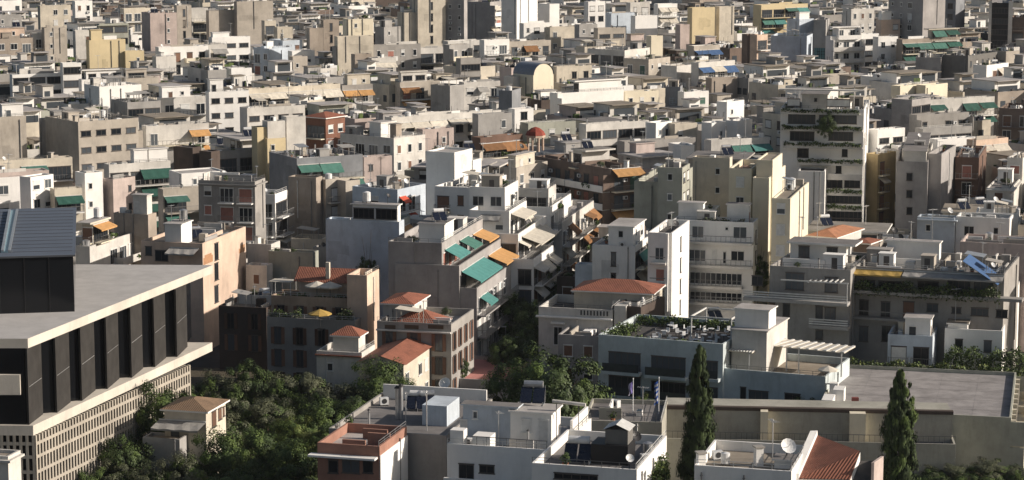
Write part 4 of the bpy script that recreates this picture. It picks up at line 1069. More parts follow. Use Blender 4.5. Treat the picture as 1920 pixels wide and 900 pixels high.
N('L',-40,8,118,590,23,NG,'pale cream','b','b','sunlit pale cream wall stepping down',roof='tan',vis=8,dens=0,par=.3)
N('L',-20,32,97,470,25.5,NG,'pale cream','b','b','sunlit gable with a scalloped tile crest',roof='tan',vis=6,dens=0,par=.2)
# --- big white tower and its right hand neighbours
N('L',85,648,None,130,28.0,11,'white','','b','tall white tower with planted balcony bands',roof='light',b=13,vis=28,dens=.8,rooms=[(240,412,455,10,3.9,'d','offwhite')],par=.6)
N('L',620,655,732,320,23,9,'white','b','t','white strip wall beside the planted tower',roof='light',vis=14,dens=0,a=3)
N('L',735,742,865,430,18.5,40,'ochre','b','m','narrow ochre house with triangular awnings',roof='tan',vis=12,dens=.5,aw=['c'],awp=.9)
N('L',868,1080,1105,482,18.5,11,'mauve','','b','lilac grey tower with three small windows',roof='tan',vis=14,dens=.5,rooms=[(925,1075,1100,410,2.8,'','offwhite')])
N('L',1108,1172,1270,428,19.5,20,'mauve','b','b','twin lilac grey shafts beside the lilac tower',roof='grey',vis=14,dens=.4)
N('L',1265,1425,1475,452,17.5,NG,'dull rust','c','b','rust brown block with shaded balconies',roof='grey',vis=9,dens=1)
N('L',905,1100,1130,392,19.9,12,'offwhite','w','b','white penthouse with three windows',roof='light',vis=3,dens=.6,b=9)
N('L',1475,1642,1790,662,15.5,18,'offwhite','w','b','cream block with overhanging slab roof',roof='grey',vis=4,dens=1,eave=.5,par=.25)
N('H',960,1170,1185,238,17.8,18,'blue-white','t','b','grey blue block with one tiny window',roof='tan',vis=5,dens=.7,eave=.4,par=.3)
N('H',1178,1480,1500,240,18.0,18,'white','w','b','white row with three pale doors',roof='grey',vis=4,dens=1.6)
N('H',1200,1700,None,392,15.8,18,'pink','b','b','long low roof with pink striped shelters',roof='red',b=8,vis=3,dens=.6)
N('H',350,500,645,352,15.3,30,'offwhite','b','b','orange hip roof beside the cream block',kind='hip',hipc=M_TILEO,vis=2,name='house',cat='house')
N('H',650,690,745,385,14.5,30,'brown','b','b','small rust red tile roof',kind='hip',vis=1,name='house',cat='house')
N('L',205,385,392,545,17.8,10,'white','b','b','white service wall with pipes and boxes',roof='grey',vis=11,dens=0,par=.3,b=6)
# --- middle band, centre
N('K',155,668,880,530,19,56,'brown','p','c','brown corner block with orange awning',wk='b',roof='light',vis=12,aw=['o'],awp=.25,rooms=[(548,608,866,392,4.2,'c','offwhite')],dens=.8,veg=.3)
N('J',1148,1340,1460,418,23,25,'white','b','b','plain bright white cube',roof='light',vis=12,dens=0,par=.3)
N('J',1380,1465,1522,470,21,25,'white','b','b','low white shed against the white cube',roof='light',vis=5,dens=.4)
N('J',1480,1515,1800,318,20.5,50,'dull rust','b','c','red brown block with a leafy roof bar',roof='red',vis=7,aw=['k'],awp=.9,veg=.9,dens=.8)
N('K',-20,30,240,520,18.8,30,'beige','b','w','beige block with a cream penthouse near the brown corner block',roof='tan',vis=5,dens=1,rooms=[(-10,20,150,465,3,'d','cream')])
N('K',55,110,430,222,20.5,62,'greenish','b','w','low olive grey building behind the red dome',roof='light',vis=5,dens=1)
N('K',-10,18,145,125,22,60,'white','b','w','small white box house with twin window',roof='red',vis=5,dens=0,par=.2)
N('K',478,500,925,228,20.5,58,'offwhite','b','g','concrete hall with dark ribbon window',roof='light',vis=7,dens=.6)
N('K',918,972,1080,218,21.5,40,'white','b','w','white box beside the concrete hall',roof='red',vis=4,dens=.5)
N('K',1080,1100,1250,225,21.2,60,'cream','b','w','cream penthouse with red brown awning',roof='red',vis=4,aw=['k'],awp=1,dens=.5)
N('K',1308,1348,1442,218,21.6,45,'white','b','t','blank pale hut beside two roof tanks',roof='light',vis=4,dens=.3)
N('K',1472,1520,1622,205,21.8,40,'white','b','b','white hut with sloping side roof',roof='light',vis=4,dens=.3)
N('K',740,760,1240,345,19.2,62,'stone','b','c','long brown roof strip above the grey green block',roof='red',vis=4,dens=1.6)
N('K',1330,1345,1740,335,19.6,64,'offwhite','b','c','long block with a row of green awnings',roof='tan',vis=5,aw=['g','t'],awp=.95,veg=.6,dens=1.5)
N('K',1132,1140,1232,372,20.8,60,'white','b','b','small white roof house under the antenna mast',roof='light',vis=4,dens=.8)
# --- middle band, left
N('I',1338,1720,1790,615,20.5,13,'stone','m','b','stone grey block with railed balconies',roof='grey',vis=15,dens=1,aw=['d'],awp=.4,eave=.4,par=.5)
N('J',218,405,425,588,19.3,20,'tan','b','b','stained tan wall beside the stone grey block',roof='tan',vis=11,dens=.3)
N('J',408,470,592,600,18.8,50,'beige','b','m','beige block with deep corner balconies',roof='grey',vis=9,dens=1)
N('J',590,605,702,610,18.6,50,'beige','b','w','narrow beige block with rounded end',roof='red',vis=7,dens=.6)
N('J',650,955,1145,668,18.4,30,'blue-white','m','m','blue white terrace houses with an ochre canopy',roof='light',vis=5,aw=['y','r'],awp=.8,dens=1.6)
N('J',1205,1440,1690,655,20.4,20,'white','m','c','white terrace complex with arched openings',roof='dark',vis=5,dens=1.6,aw=['c'],awp=.3)
N('J',88,275,720,458,20.2,60,'deep blue','b','c','long terrace block with red floor tiles',roof='red',vis=6,aw=['g'],awp=.6,dens=1.6)
N('J',715,728,918,450,19.5,62,'pink','b','w','pinkish end block with dark square window',roof='red',vis=6,dens=.8)
N('J',568,930,1142,322,21.5,40,'offwhite','m','w','corner block with brown roller shutters',roof='grey',vis=6,dens=1.2,rooms=[(765,842,940,215,4.1,'','white'),(930,945,980,225,3.7,'','tan')])
N('J',0,8,76,248,24,60,'yellow','b','b','bright yellow party wall',roof='tan',vis=12,dens=0,par=.3)
N('J',74,76,200,325,22,60,'yellow','b','t','pale yellow lower wall beside the bright one',roof='tan',vis=8,dens=.3,par=.3)
N('J',72,78,196,208,25,62,'offwhite','b','b','pale blank wall left of the brick house',roof='tan',vis=11,dens=.4,par=.3)
N('J',196,206,335,178,25.5,62,'offwhite','b','b','pale blank wall with a shadow patch',roof='tan',vis=14,dens=0,par=.3)
N('J',335,470,600,190,22,35,'rust','c','w','red brown brick house with two tiled roofs',kind='hip',vis=9)
N('J',905,915,1655,182,22.3,55,'offwhite','b','c','long white block with cream awning rows',roof='tan',vis=7,aw=['c'],awp=.95,dens=2)
N('J',1115,1125,1335,262,20.5,60,'pink','b','t','low pink house with one square window',roof='red',vis=5,dens=1)
N('J',-110,-60,330,118,22,58,'offwhite','b','h','pale roof parapet under the long white awnings',roof='light',vis=3,dens=.8)
N('I',1140,1225,1520,560,19,60,'white','b','t','white shed with an orange brown door',roof='light',vis=5,dens=0,par=.2,bdep=5)
N('I',1080,1100,1430,668,17.6,62,'beige','b','c','beige block under wide green awnings',roof='tan',vis=7,aw=['d','g'],awp=1,dens=.6,veg=.3)
N('I',1170,1300,1325,385,21.5,30,'dark brown','b','b','dark brown stair tower',roof='grey',vis=8,dens=0,par=.2)
N('I',1345,1425,1445,412,21,30,'dark brown','b','b','second dark shaft by the green awning',roof='grey',vis=7,dens=0,par=.2)
N('I',1442,1452,1760,410,19.6,60,'stone','b','c','grey roof block with one teal awning',roof='grey',vis=7,aw=['t'],awp=.35,dens=1.3)
N('I',715,735,1150,500,19.5,60,'offwhite','b','c','roof block carrying three white stair boxes',roof='tan',vis=5,aw=['d'],awp=.8,dens=.6,rooms=[(720,800,890,368,4.6,'','white'),(940,985,1110,378,4.4,'','white')])
N('I',690,762,912,600,18.2,35,'pink','b','w','brown tower block with a round plastered tank',roof='grey',vis=11,dens=1)
N('I',553,615,690,655,16.8,25,'dark brown','b','b','dark narrow tower beside the white stair box',roof='grey',vis=9,dens=.2)
N('I',505,572,692,558,19.5,50,'white','b','t','pink white hut with a tall flue',roof='red',vis=6,dens=.6)
N('I',355,368,555,668,17.4,62,'cream','b','c','cream balconies with a dark olive awning',roof='tan',vis=6,aw=['d'],awp=.8,dens=.6)
N('I',137,205,360,585,19.5,35,'white','b','w','tall white stair box with small window',roof='light',vis=11,dens=0,par=.2)
N('I',-60,-40,200,590,18.2,62,'white','b','w','white corner house under the red brown band',roof='light',vis=6,dens=1)
N('I',-100,-60,330,560,18.9,62,'pink','b','b','long red brown roof band at the edge',roof='red',vis=2,dens=.5)
N('I',-60,-40,488,478,20,62,'cream','b','c','cream block with a bright green awning',roof='tan',vis=5,aw=['g'],awp=.45,dens=1.2)
N('I',380,440,965,300,21,60,'beige','b','w','beige office block with uneven windows',roof='tan',vis=8,dens=.4,par=.9)
N('I',305,527,932,212,24,52,'beige','b','h','upper beige office block with wide windows',roof='light',vis=4,dens=1.2)
N('I',-60,-40,175,180,25,62,'beige','b','b','blank beige wall at the left edge',roof='light',vis=14,dens=.3,rooms=[(0,20,160,62,4.3,'d','white')])
N('I',975,985,1410,240,20.8,62,'offwhite','b','c','balcony block with brown roller shutters',roof='tan',vis=5,aw=['o'],awp=.2,dens=1)
N('M',835,955,1205,768,22.8,58,'grey','b','g','long grey office with a ridged roof end',roof='light',vis=4,dens=.8)
N('M',1200,1210,1560,735,22.5,60,'offwhite','b','c','cream balconies below the two white stair boxes',roof='light',vis=6,dens=.4,rooms=[(1065,1105,1315,632,4,'d','white')])
N('M',1562,1567,1866,690,24,66,'white','b','h','bright white office with square dark windows',roof='light',vis=14,dens=1,rooms=[(1500,1600,1700,610,3.5,'d','white')],par=.6)
N('N',-70,-60,632,668,23,55,'cream','b','c','long cream block with ribbon awnings',roof='light',vis=6,aw=['c'],awp=.95,dens=2)
# --- upper left
N('M',630,745,1060,650,24,55,'white','b','t','white roof huts above the office roof',roof='light',vis=4,dens=1)
N('M',80,92,470,560,23,64,'white','b','g','black glass office wing with white bands',roof='dark',vis=8,dens=.8,par=.3)
N('M',462,470,610,475,25.5,66,'white','b','g','black glass office tower end framed in white',roof='light',vis=9,dens=0,par=.4)
N('M',605,612,940,598,22.5,64,'white','b','g','low white building beside the black glass office',roof='red',vis=3,dens=1,rooms=[(610,625,900,515,3,'h','white')])
N('M',925,940,1190,590,22.6,60,'beige','b','w','grey roofed open shelter house',roof='light',vis=3,dens=.5,rooms=[(930,950,1105,540,3,'h','beige')])
N('M',655,668,940,302,27,62,'yellow','b','b','yellow windowless wall with roof box',roof='tan',vis=15,dens=.6,rooms=[(700,712,796,228,4.4,'','yellow')],par=.6)
N('M',930,940,1080,385,24,62,'yellow','b','t','lower yellow step with red brown ledge',roof='tan',vis=6,dens=.8)
N('M',322,332,500,208,29,62,'beige','b','t','beige blank wall crossed by a slanting shadow',roof='tan',vis=18,dens=.3,par=.4)
N('M',236,245,330,250,27.5,62,'offwhite','b','c','narrow pale balcony stack',roof='red',vis=14,dens=.6)
N('M',-120,-40,245,292,26.5,62,'tan','b','m','peach tan apartment block at the left edge',roof='tan',vis=14,dens=.8,rooms=[(-60,-30,232,205,4.2,'t','peach')])
N('M',1060,1125,1325,100,30,64,'pink','b','t','pinkish office block with small dark windows',roof='light',vis=18,dens=.8,par=.5)
N('M',1318,1325,1435,42,31,64,'beige','b','s','beige tower with narrow recessed balconies',roof='light',vis=20,dens=.5,par=.5)
N('M',1428,1436,1560,62,29.5,64,'offwhite','b','c','shaded balcony strip between two beige walls',roof='light',vis=18,dens=.5)
N('M',1556,1566,1782,80,29.5,64,'beige','b','b','wide beige blank wall with one niche',roof='tan',vis=18,dens=1,par=.3)
N('M',1770,1776,2048,12,32,64,'beige','b','b','tallest beige blank wall at the top',roof='tan',vis=18,dens=1,par=.3)
N('M',1575,1590,1876,282,26.5,62,'white','b','h','white stepped wall below the beige blank walls',roof='light',vis=12,dens=1,rooms=[(1580,1595,1720,250,2.2,'','white')])
N('M',1455,1468,1702,338,25,64,'offwhite','b','c','balcony block with a long pale awning',roof='dark',vis=8,aw=['c','s'],awp=.9,veg=.6,dens=1)
N('M',1158,1170,1320,425,23.5,60,'offwhite','b','c','small pale balcony block in the dark street',roof='tan',vis=8,veg=.6,dens=.5)
N('M',1700,1735,1888,515,23.3,58,'white','b','d','white hut above the office roof',roof='light',vis=3,dens=.6)
N('M',735,745,962,180,28.5,64,'greenish','b','g','glazed penthouse behind the yellow wall',roof='light',vis=6,dens=.5,eave=.5,par=.3)
N('M',555,565,700,230,27,64,'offwhite','b','m','pale flats left of the yellow wall',roof='red',vis=8,dens=1,aw=['r'],awp=.2)
N('M',550,562,692,8,31,60,'white','b','w','white tower with small blue terrace',roof='light',vis=10,dens=.6)
N('M',290,300,530,42,29,62,'cream','b','w','cream house with a parapet of chimneys',roof='tan',vis=8,dens=1.2)
N('M',-60,-30,160,112,29,62,'grey','b','w','grey flats at the top left',roof='grey',vis=6,dens=1.2)
N('M',900,930,1130,65,29,58,'cream','c','c','terraced flats with a pale awning and hedge',roof='light',vis=9,aw=['c'],awp=.7,veg=.8,dens=.8)
# --- upper centre
N('N',1060,1112,1420,95,30.6,66,'cream','b','b','lower step of the tall sandy tower',roof='grey',vis=14,dens=.2,par=.3)
N('N',1170,1213,1421,-6,34.2,66,'cream','b','s','tall sandy blank tower with slot windows',roof='grey',vis=30,dens=0,par=.3)
N('N',1420,1560,1582,-4,34,20,'mauve','w','b','shaded grey flats right of the sandy tower',roof='grey',vis=22,dens=0)
N('N',1580,1755,1925,15,32,30,'mauve','b','p','white stepped balconies with striped awnings',roof='light',vis=22,aw=['c'],awp=1,dens=.5)
N('O',-80,35,192,-20,34,40,'white','b','b','bright white curved tower wall',roof='light',vis=20,dens=0)
N('N',600,612,880,275,28,66,'cream','b','b','lowest step of the sunlit cream wall',roof='light',vis=8,dens=0,par=.3,bdep=12)
N('N',650,692,880,145,32,66,'pale cream','b','t','sunlit cream stepped wall with window strip',roof='light',vis=14,dens=.6,par=.3)
N('N',398,402,505,212,28.5,66,'tan','b','b','tan half-shaded wall',roof='grey',vis=12,dens=.5,par=.3)
N('N',503,506,622,150,30,66,'tan','b','s','tan tower with a dark vertical slot',roof='light',vis=14,dens=.8,par=.3)
N('N',892,960,1085,205,28,45,'grey','b','t','light grey box with one brown door',roof='grey',vis=8,dens=.2,par=.3)
N('N',590,600,1235,350,25.5,64,'stone','b','m','long low roofscape below the sandy tower',roof='grey',vis=6,aw=['o','c'],awp=.3,dens=1.8)
N('N',735,742,866,408,24.8,64,'tan','b','t','pinkish tan stair tower',roof='light',vis=9,dens=.3)
N('N',862,868,1050,435,24,64,'offwhite','b','c','flats with one bright orange awning',roof='light',vis=6,aw=['o','c'],awp=.6,dens=.8)
N('N',640,645,876,640,22.2,62,'stone','b','c','flat slab roof with orange awnings',roof='tan',vis=5,aw=['o'],awp=.9,dens=.8,rooms=[(470,480,640,465,4,'d','cream')])
N('N',1070,1080,1380,618,22.4,62,'beige','b','c','terrace with a wide orange awning',roof='grey',vis=6,aw=['o','k'],awp=.7,dens=.6,rooms=[(1110,1125,1316,545,3.6,'h','offwhite')])
N('N',1310,1455,1560,645,22,40,'grey','b','w','grey end wall left of the air conditioning roof',roof='grey',vis=8,dens=1)
N('N',1552,1560,1832,618,22.4,62,'offwhite','b','m','pale flats behind the blank grey wall',roof='tan',vis=7,dens=1,aw=['s'],awp=.6)
N('N',1525,1535,1685,440,24.5,62,'stone','b','g','dark penthouse with plants all round',roof='dark',vis=5,dens=.4,veg=.8)
N('N',60,64,150,155,28,64,'cream','b','c','narrow sunlit balcony tower',roof='tan',vis=10,dens=.6)
N('N',150,160,275,205,27,62,'cream','b','t','cream wall left of the tan tower',roof='dark',vis=8,dens=.5)
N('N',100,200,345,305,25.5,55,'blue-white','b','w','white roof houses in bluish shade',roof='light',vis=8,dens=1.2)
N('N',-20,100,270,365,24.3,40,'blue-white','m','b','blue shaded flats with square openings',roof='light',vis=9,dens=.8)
N('N',262,270,440,385,24.3,60,'white','b','w','white house stepping down with twin arches',roof='light',vis=7,dens=1)
N('N',270,276,386,425,23.6,60,'beige','b','t','small beige box on the white roofs',roof='tan',vis=6,dens=.2)
N('N',1400,1440,1700,310,25,60,'offwhite','b','w','cream hut over a purple flowered terrace',roof='light',vis=5,dens=.7,veg=.6)
# --- upper right of centre
N('O',80,88,285,175,27.5,62,'white','b','w','white stepped house under the curved tower',roof='light',vis=9,dens=.8)
N('O',195,282,356,30,31,55,'white','b','b','tall thin white fin wall',roof='light',vis=12,dens=0)
N('O',275,285,512,205,26.5,62,'cream','b','m','cream penthouse with open verandas',roof='tan',vis=8,dens=.8,aw=['c'],awp=.4)
N('O',-30,-20,292,312,24.8,62,'beige','b','c','flats with a bright red awning',roof='red',vis=5,aw=['r','k'],awp=.5,dens=.8)
N('O',-30,5,318,575,22.5,35,'offwhite','b','b','pale base under the barrel roof',roof='tan',vis=5,dens=0,b=16)
N('O',8,160,312,565,22.9,50,'pale cream','b','b','barrel vaulted hall with a grey blue roof',kind='vault',vis=4)
N('O',320,335,600,500,23.8,62,'cream','b','w','cream roof house beside the barrel vault',roof='tan',vis=5,dens=1)
N('O',285,342,838,700,22.5,58,'white','b','p','white stepped terraces with a shaded veranda',roof='light',vis=5,dens=.3,rooms=[(430,525,840,600,3.8,'g','white')])
N('O',480,545,840,352,25,60,'cream','b','m','cream flats with brown shaded front',roof='tan',vis=6,dens=1)
N('O',565,845,1035,378,25,35,'offwhite','c','b','roof with air conditioning pipes and blue green wall',roof='grey',vis=8,dens=1.6)
N('O',840,1025,1186,445,23.6,35,'beige','m','w','dark olive flats with a sunlit end wall',roof='tan',vis=9,dens=.8)
N('O',1118,1236,1395,495,22.8,40,'offwhite','b','t','pale cube with a tall brown door',roof='dark',vis=8,dens=.4,veg=.4)
N('O',1490,1498,1692,588,21.8,62,'tan','b','s','tan stained block near the street tree',roof='tan',vis=8,dens=.8)
N('O',1340,1352,1522,58,31,62,'yellow','b','b','tall ochre yellow wall with worn arch mark',roof='tan',vis=16,dens=.6,par=.3)
N('O',1545,1556,1668,50,31,62,'cream','b','b','narrow yellow cream wall right of the ochre one',roof='tan',vis=13,dens=.4,par=.3)
N('O',1255,1262,1332,185,28,62,'pink','b','b','small pink wall left of the ochre wall',roof='tan',vis=8,dens=.4,par=.3)
N('O',1380,1400,1672,470,24,50,'offwhite','b','c','stepped flats with blue roof awnings',roof='tan',vis=7,dens=1.2,aw=['b','b','c'],awp=.5)
N('O',1350,1365,1560,345,25.6,55,'beige','b','c','terrace under a deep blue awning',roof='grey',vis=4,dens=.8,aw=['b'],awp=1)
N('O',1832,1838,1918,262,27.5,50,'peach','b','c','salmon pink narrow flats',roof='tan',vis=15,dens=.4)
N('O',1755,1765,1842,258,27.5,62,'brown','b','b','brown blank wall beside the salmon flats',roof='tan',vis=14,dens=.4)
N('O',490,505,640,185,27.5,60,'grey','b','w','grey flats with a round window',roof='grey',vis=9,dens=.6)
N('O',636,645,852,212,26.8,64,'beige','b','h','streaky beige concrete front',roof='grey',vis=7,dens=1)
N('O',700,745,925,100,29,62,'blue-white','b','b','low slate coloured hall roof',roof='red',vis=6,dens=.7)
N('O',915,925,1090,120,28.5,62,'white','b','b','white shoulder wall in hard sunlight',roof='grey',vis=7,dens=.8)
N('O',1035,1045,1132,270,26,62,'pale cream','b','b','cream box house on the dark roofs',roof='tan',vis=7,dens=.4)
N('O',1150,1262,1280,652,22,10,'deep blue','b','b','slate blue party wall with mural',roof='light',vis=9,dens=.4)
N('O',1280,1290,1476,690,21.5,62,'white','b','w','white house with a small square window',roof='light',vis=6,dens=.8)
N('O',1535,1612,1742,765,20.8,40,'white','b','t','white hut in front of the dark hall',roof='light',vis=6,dens=.2)
N('O',835,850,1100,690,21.8,62,'pale cream','b','w','cream hut with brown tent roof',roof='tan',vis=5,dens=.3,aw=['k'],awp=1)
N('O',560,572,700,12,30,62,'white','b','w','white flats at the top edge',roof='light',vis=6,dens=1.2)
N('O',880,888,1035,20,30,62,'offwhite','b','m','grey white flats at the top edge',roof='light',vis=6,dens=1,aw=['c'],awp=.5)
N('O',1085,1095,1240,30,29,62,'white','b','c','white terrace under a broad white sunshade',roof='light',vis=6,dens=.8,aw=['c'],awp=1)
# --- upper right
N('P',-110,-50,300,38,29,60,'yellow','b','c','yellow flats with green awnings',roof='tan',vis=10,aw=['g','t'],awp=.8,dens=.8)
N('P',143,236,345,145,28,50,'blue-white','b','b','blue grey roof tower with a white back',roof='light',vis=8,dens=.3,rooms=[(240,270,345,105,2.8,'','white')])
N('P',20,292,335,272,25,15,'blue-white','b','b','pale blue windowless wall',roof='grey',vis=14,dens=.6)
N('P',343,435,462,150,28,14,'grey','b','b','grey party wall with teal mural',roof='grey',vis=22,dens=.3,par=.3)
N('P',430,503,520,282,24.5,14,'grey','b','b','lower grey mural wall',roof='grey',vis=14,dens=0,par=.3,b=5)
N('P',455,470,708,272,25.5,66,'white','b','p','flats with stacked white balcony bands',roof='tan',vis=15,dens=.4,rooms=[(465,475,645,200,4,'p','white')])
N('P',700,708,832,255,25.8,64,'white','b','g','white glazed veranda over a green awning',roof='light',vis=12,aw=['d','g'],awp=.6,dens=.5)
N('P',820,828,976,278,25.4,64,'white','b','m','white flats with dark narrow windows',roof='light',vis=14,dens=.5)
N('P',972,1008,1440,295,25,62,'tan','b','c','tan flats draped in dark green awnings',roof='tan',vis=8,aw=['g','d'],awp=.9,dens=.6,rooms=[(1140,1160,1352,195,3.9,'c','cream')])
N('P',842,850,992,150,28,62,'peach','b','w','orange roof block beside a white hut',roof='red',vis=5,dens=.8,rooms=[(995,1008,1082,120,3.5,'','white')])
N('P',560,625,798,68,29.5,62,'offwhite','b','w','stepped beige flats below the dark tree',roof='tan',vis=9,dens=1.2)
N('P',905,1165,1331,-12,34,50,'mauve','w','b','pink sunlit tower wall at the top',roof='grey',vis=18,dens=0)
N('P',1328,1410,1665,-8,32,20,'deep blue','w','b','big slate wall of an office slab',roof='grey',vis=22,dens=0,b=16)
N('P',1664,1822,1832,22,31.5,12,'black','g','b','black glass block in a pale frame',roof='light',vis=20,dens=.2,wk='b')
N('P',1828,1925,None,130,27,14,'brown','c','b','dark brown flats at the right edge',roof='grey',vis=12,dens=1)
N('P',1108,1298,1325,432,22.8,14,'mauve','b','b','dark slate wall behind the parked cars',roof='grey',vis=8,dens=1)
N('P',1310,1502,1720,420,23.3,35,'dark grey','b','w','dark grey side wall with a sunlit cream front',roof='grey',vis=10,dens=.8)
N('P',1538,1640,1805,490,21.9,40,'white','w','c','white stepped house with curved parapet',roof='light',vis=8,dens=.8,aw=['c'],awp=.4)
N('P',930,992,1147,645,20.8,45,'pale cream','b','t','cream twin hut left of its pair',roof='grey',vis=5,dens=.4)
N('P',1120,1182,1348,640,20.8,45,'pale cream','b','t','larger cream hut with a chimney',roof='tan',vis=5,dens=.4)
N('P',1190,1205,1700,748,20.3,64,'offwhite','b','c','pale roof terrace above green blinds',roof='light',vis=5,dens=1,aw=['d'],awp=.95)
N('L',835,972,1098,62,22,40,'mauve','b','g','grey violet block with pipes',roof='grey',vis=9,dens=.3)
N('L',990,1005,1358,165,19.8,62,'stone','b','p','dark framed loggia house',roof='dark',vis=6,dens=.4,wk='b')
N('L',1025,1045,1378,258,18.3,62,'grey','b','g','grey storey below the framed loggia',roof='grey',vis=4,dens=0,wk='b')
N('L',1130,1145,1400,330,17.6,60,'white','b','h','white strip wall by the satellite dishes',roof='light',vis=5,dens=1)
N('L',1380,1405,1622,335,17.9,55,'peach','b','c','peach terrace with sunlit shades',roof='red',vis=6,aw=['c'],awp=.8,dens=.6,veg=.5)
N('L',1560,1900,None,128,20.2,20,'brown','c','b','dark flats with slate awnings at the edge',roof='grey',vis=9,dens=.8,b=12,aw=['s'],awp=.8)
N('L',1615,1720,1800,455,19.2,25,'offwhite','w','b','cream hut at the right edge below the tree',roof='tan',vis=5,dens=.5)
N('L',700,740,925,265,20,55,'white','b','h','white huts behind the lilac towers',roof='light',vis=4,dens=1)
# --- extra blocks that fill the gaps
N('J',1480,1500,1728,160,22.5,62,'grey','b','w','roof with rows of grey cooling units',roof='grey',vis=3,dens=2)
N('K',-90,0,60,0,25,18,'deep blue','b','b','shaded slate wall below the barrel vault',roof='grey',vis=12,dens=.4)

N('N',1215,1228,1450,362,24.3,64,'offwhite','b','c','white balconies at the foot of the sandy tower',roof='grey',vis=6,dens=1.2)
N('N',1440,1450,1600,338,25.5,50,'grey','b','p','grey flats at the foot of the slate flats',roof='grey',vis=6,dens=1.2)
N('N',1700,1712,1900,300,25.5,60,'white','b','c','white flats under the striped awning terraces',roof='light',vis=6,dens=1.4)
N('M',1180,1190,1560,355,25.5,62,'white','b','p','white flats before the pinkish office block',roof='light',vis=6,dens=1.4,veg=.5)
def Hh(s): return next(b for b in BLD if b.short == s)
# ------------------------------------------------------------------ the museum on the left
def museum():
    near = hit(52, 635, 22)
    R = thing('museum', 'concrete museum with dark glass gallery box and black fins', 'museum', (near.x, near.y, 0))
    o = R.location.copy()
    def loc(p): return (p[0] - o.x, p[1] - o.y, p[2])
    def slab(name, pts, z0, z1, mats, mt=None):
        b = MB(); b.prism([loc(p) for p in pts], z0, z1, 0, mt); return ob(name, b.mesh(name, mats), R)
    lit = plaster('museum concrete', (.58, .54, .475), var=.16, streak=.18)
    top = plaster('museum roof deck', (.44, .43, .42), var=.14, streak=0, scale=2.2)
    slab('roof_slab', [hit(52, 635, 22), hit(399, 497, 22), hit(-330, 493, 22), hit(-330, 634, 22)], 21.0, 22.0, [lit, top], 1)
    slab('terrace_slab', [hit(62, 798, 13), hit(398, 642, 13), hit(-330, 640, 13), hit(-330, 796, 13)], 11.95, 13.0, [lit])
    tip = [(165, 590), (243, 530), (322, 522), (398, 462), (462, 455), (538, 395), (605, 388), (672, 330), (742, 325), (805, 272), (872, 265), (935, 212), (997, 208), (1055, 150)]
    P = [hit(tx('B', x), ty('B', y), 13) for x, y in tip]
    fin = plaster('dark perforated panel', (.040, .038, .036), var=.3, streak=.2, scale=3)
    blk = M_DGLASS
    for i in range(0, len(P) - 1, 2):
        a, c = Vector(loc(P[i])), Vector(loc(P[i + 1])); n = Vector((-(c - a).y, (c - a).x, 0)).normalized() * .22
        b = MB(); b.prism([a, c, c + n, a + n], 13.003, 20.997)
        f = ob('fin', b.mesh('fin', [fin]), R)
        s_ = MB(); m0 = a.lerp(c, .08) - n * .06; m1 = a.lerp(c, .96) - n * .06; zz = 16.9     # added metal strip stands in for the line of light on each fin
        s_.prism([m0, m1, m1 + n * .05, m0 + n * .05], zz, zz + .07); ob('light_line', s_.mesh('light line', [M_METAL]), f)
    back = MB()
    pts = [Vector(loc(p)) for p in P]; core = []
    for i, p in enumerate(pts): core.append(p + Vector((-.35, .25, 0)))
    L0 = Vector(loc(hit(-330, 796, 13))) + Vector((0, 3, 0)); L1 = Vector(loc(hit(-330, 642, 13)))
    back.prism([(-200, core[0].y, 0)] + core + [(core[-1].x, core[-1].y + 6, 0), (-200, core[-1].y + 6, 0)], 13.003, 20.99)
    ob('glass_wall', back.mesh('glass wall', [blk]), R)
    # lattice of concrete ribs below the terrace slab
    A_, B_ = Vector(loc(hit(67, 817, 11.94))), Vector(loc(hit(357, 684, 11.94))); A_.z = B_.z = 0
    d = (B_ - A_).normalized(); n = Vector((d.y, -d.x, 0)); Ln = (B_ - A_).length
    def lattice(name, P0, dd, nn, length):
        b = MB(); k = int(length / .66)
        for i in range(k + 1):
            q0 = P0 + dd * (i * .66); b.prism([q0 - nn * .3, q0, q0 + dd * .27, q0 + dd * .27 - nn * .3], 0, 11.94)
        rows = [0.0, 1.5, 3.1, 4.7, 6.3, 7.9, 9.5, 10.9]
        for z in rows: b.prism([P0 - nn * .28, P0 - nn * .004, P0 + dd * length - nn * .004, P0 + dd * length - nn * .28], z, z + .32)
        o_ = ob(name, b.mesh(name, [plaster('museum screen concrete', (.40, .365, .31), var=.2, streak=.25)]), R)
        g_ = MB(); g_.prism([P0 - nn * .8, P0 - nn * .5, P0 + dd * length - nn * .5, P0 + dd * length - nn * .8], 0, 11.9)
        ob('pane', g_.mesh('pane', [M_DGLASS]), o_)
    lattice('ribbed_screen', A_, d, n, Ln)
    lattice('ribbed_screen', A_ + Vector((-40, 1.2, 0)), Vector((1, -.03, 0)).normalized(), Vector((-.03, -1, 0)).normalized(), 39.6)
    # balcony at the far left
    q0 = hit(37, 703, 18.3); b = MB(); x, y = q0.x - o.x, q0.y - o.y
    b.box(x - 30, y, 16.2, x, y + 3.0, 18.3); ob('balcony', b.mesh('balcony', [lit]), R)
    # the gallery box on top, turned against the slab below
    c = hit(137, 477, 28.3); ph = -10.0; e2, e1 = axes(ph); a_, b_ = 42.0, 36.5
    def W_(x, y): return (c.x + e2[0] * x + e1[0] * y - o.x, c.y + e2[1] * x + e1[1] * y - o.y)
    b = MB(); b.prism([W_(0, 0), W_(b_, 0), W_(b_, a_), W_(0, a_)], 22.003, 28.1); ob('gallery_box', b.mesh('gallery box', [M_DGLASS]), R)
    rim = simple('dark roof rim', (.06, .065, .075), .5); blue = plaster('blue grey roof sheet', (.105, .125, .16), var=.12, streak=0, rough=.55)
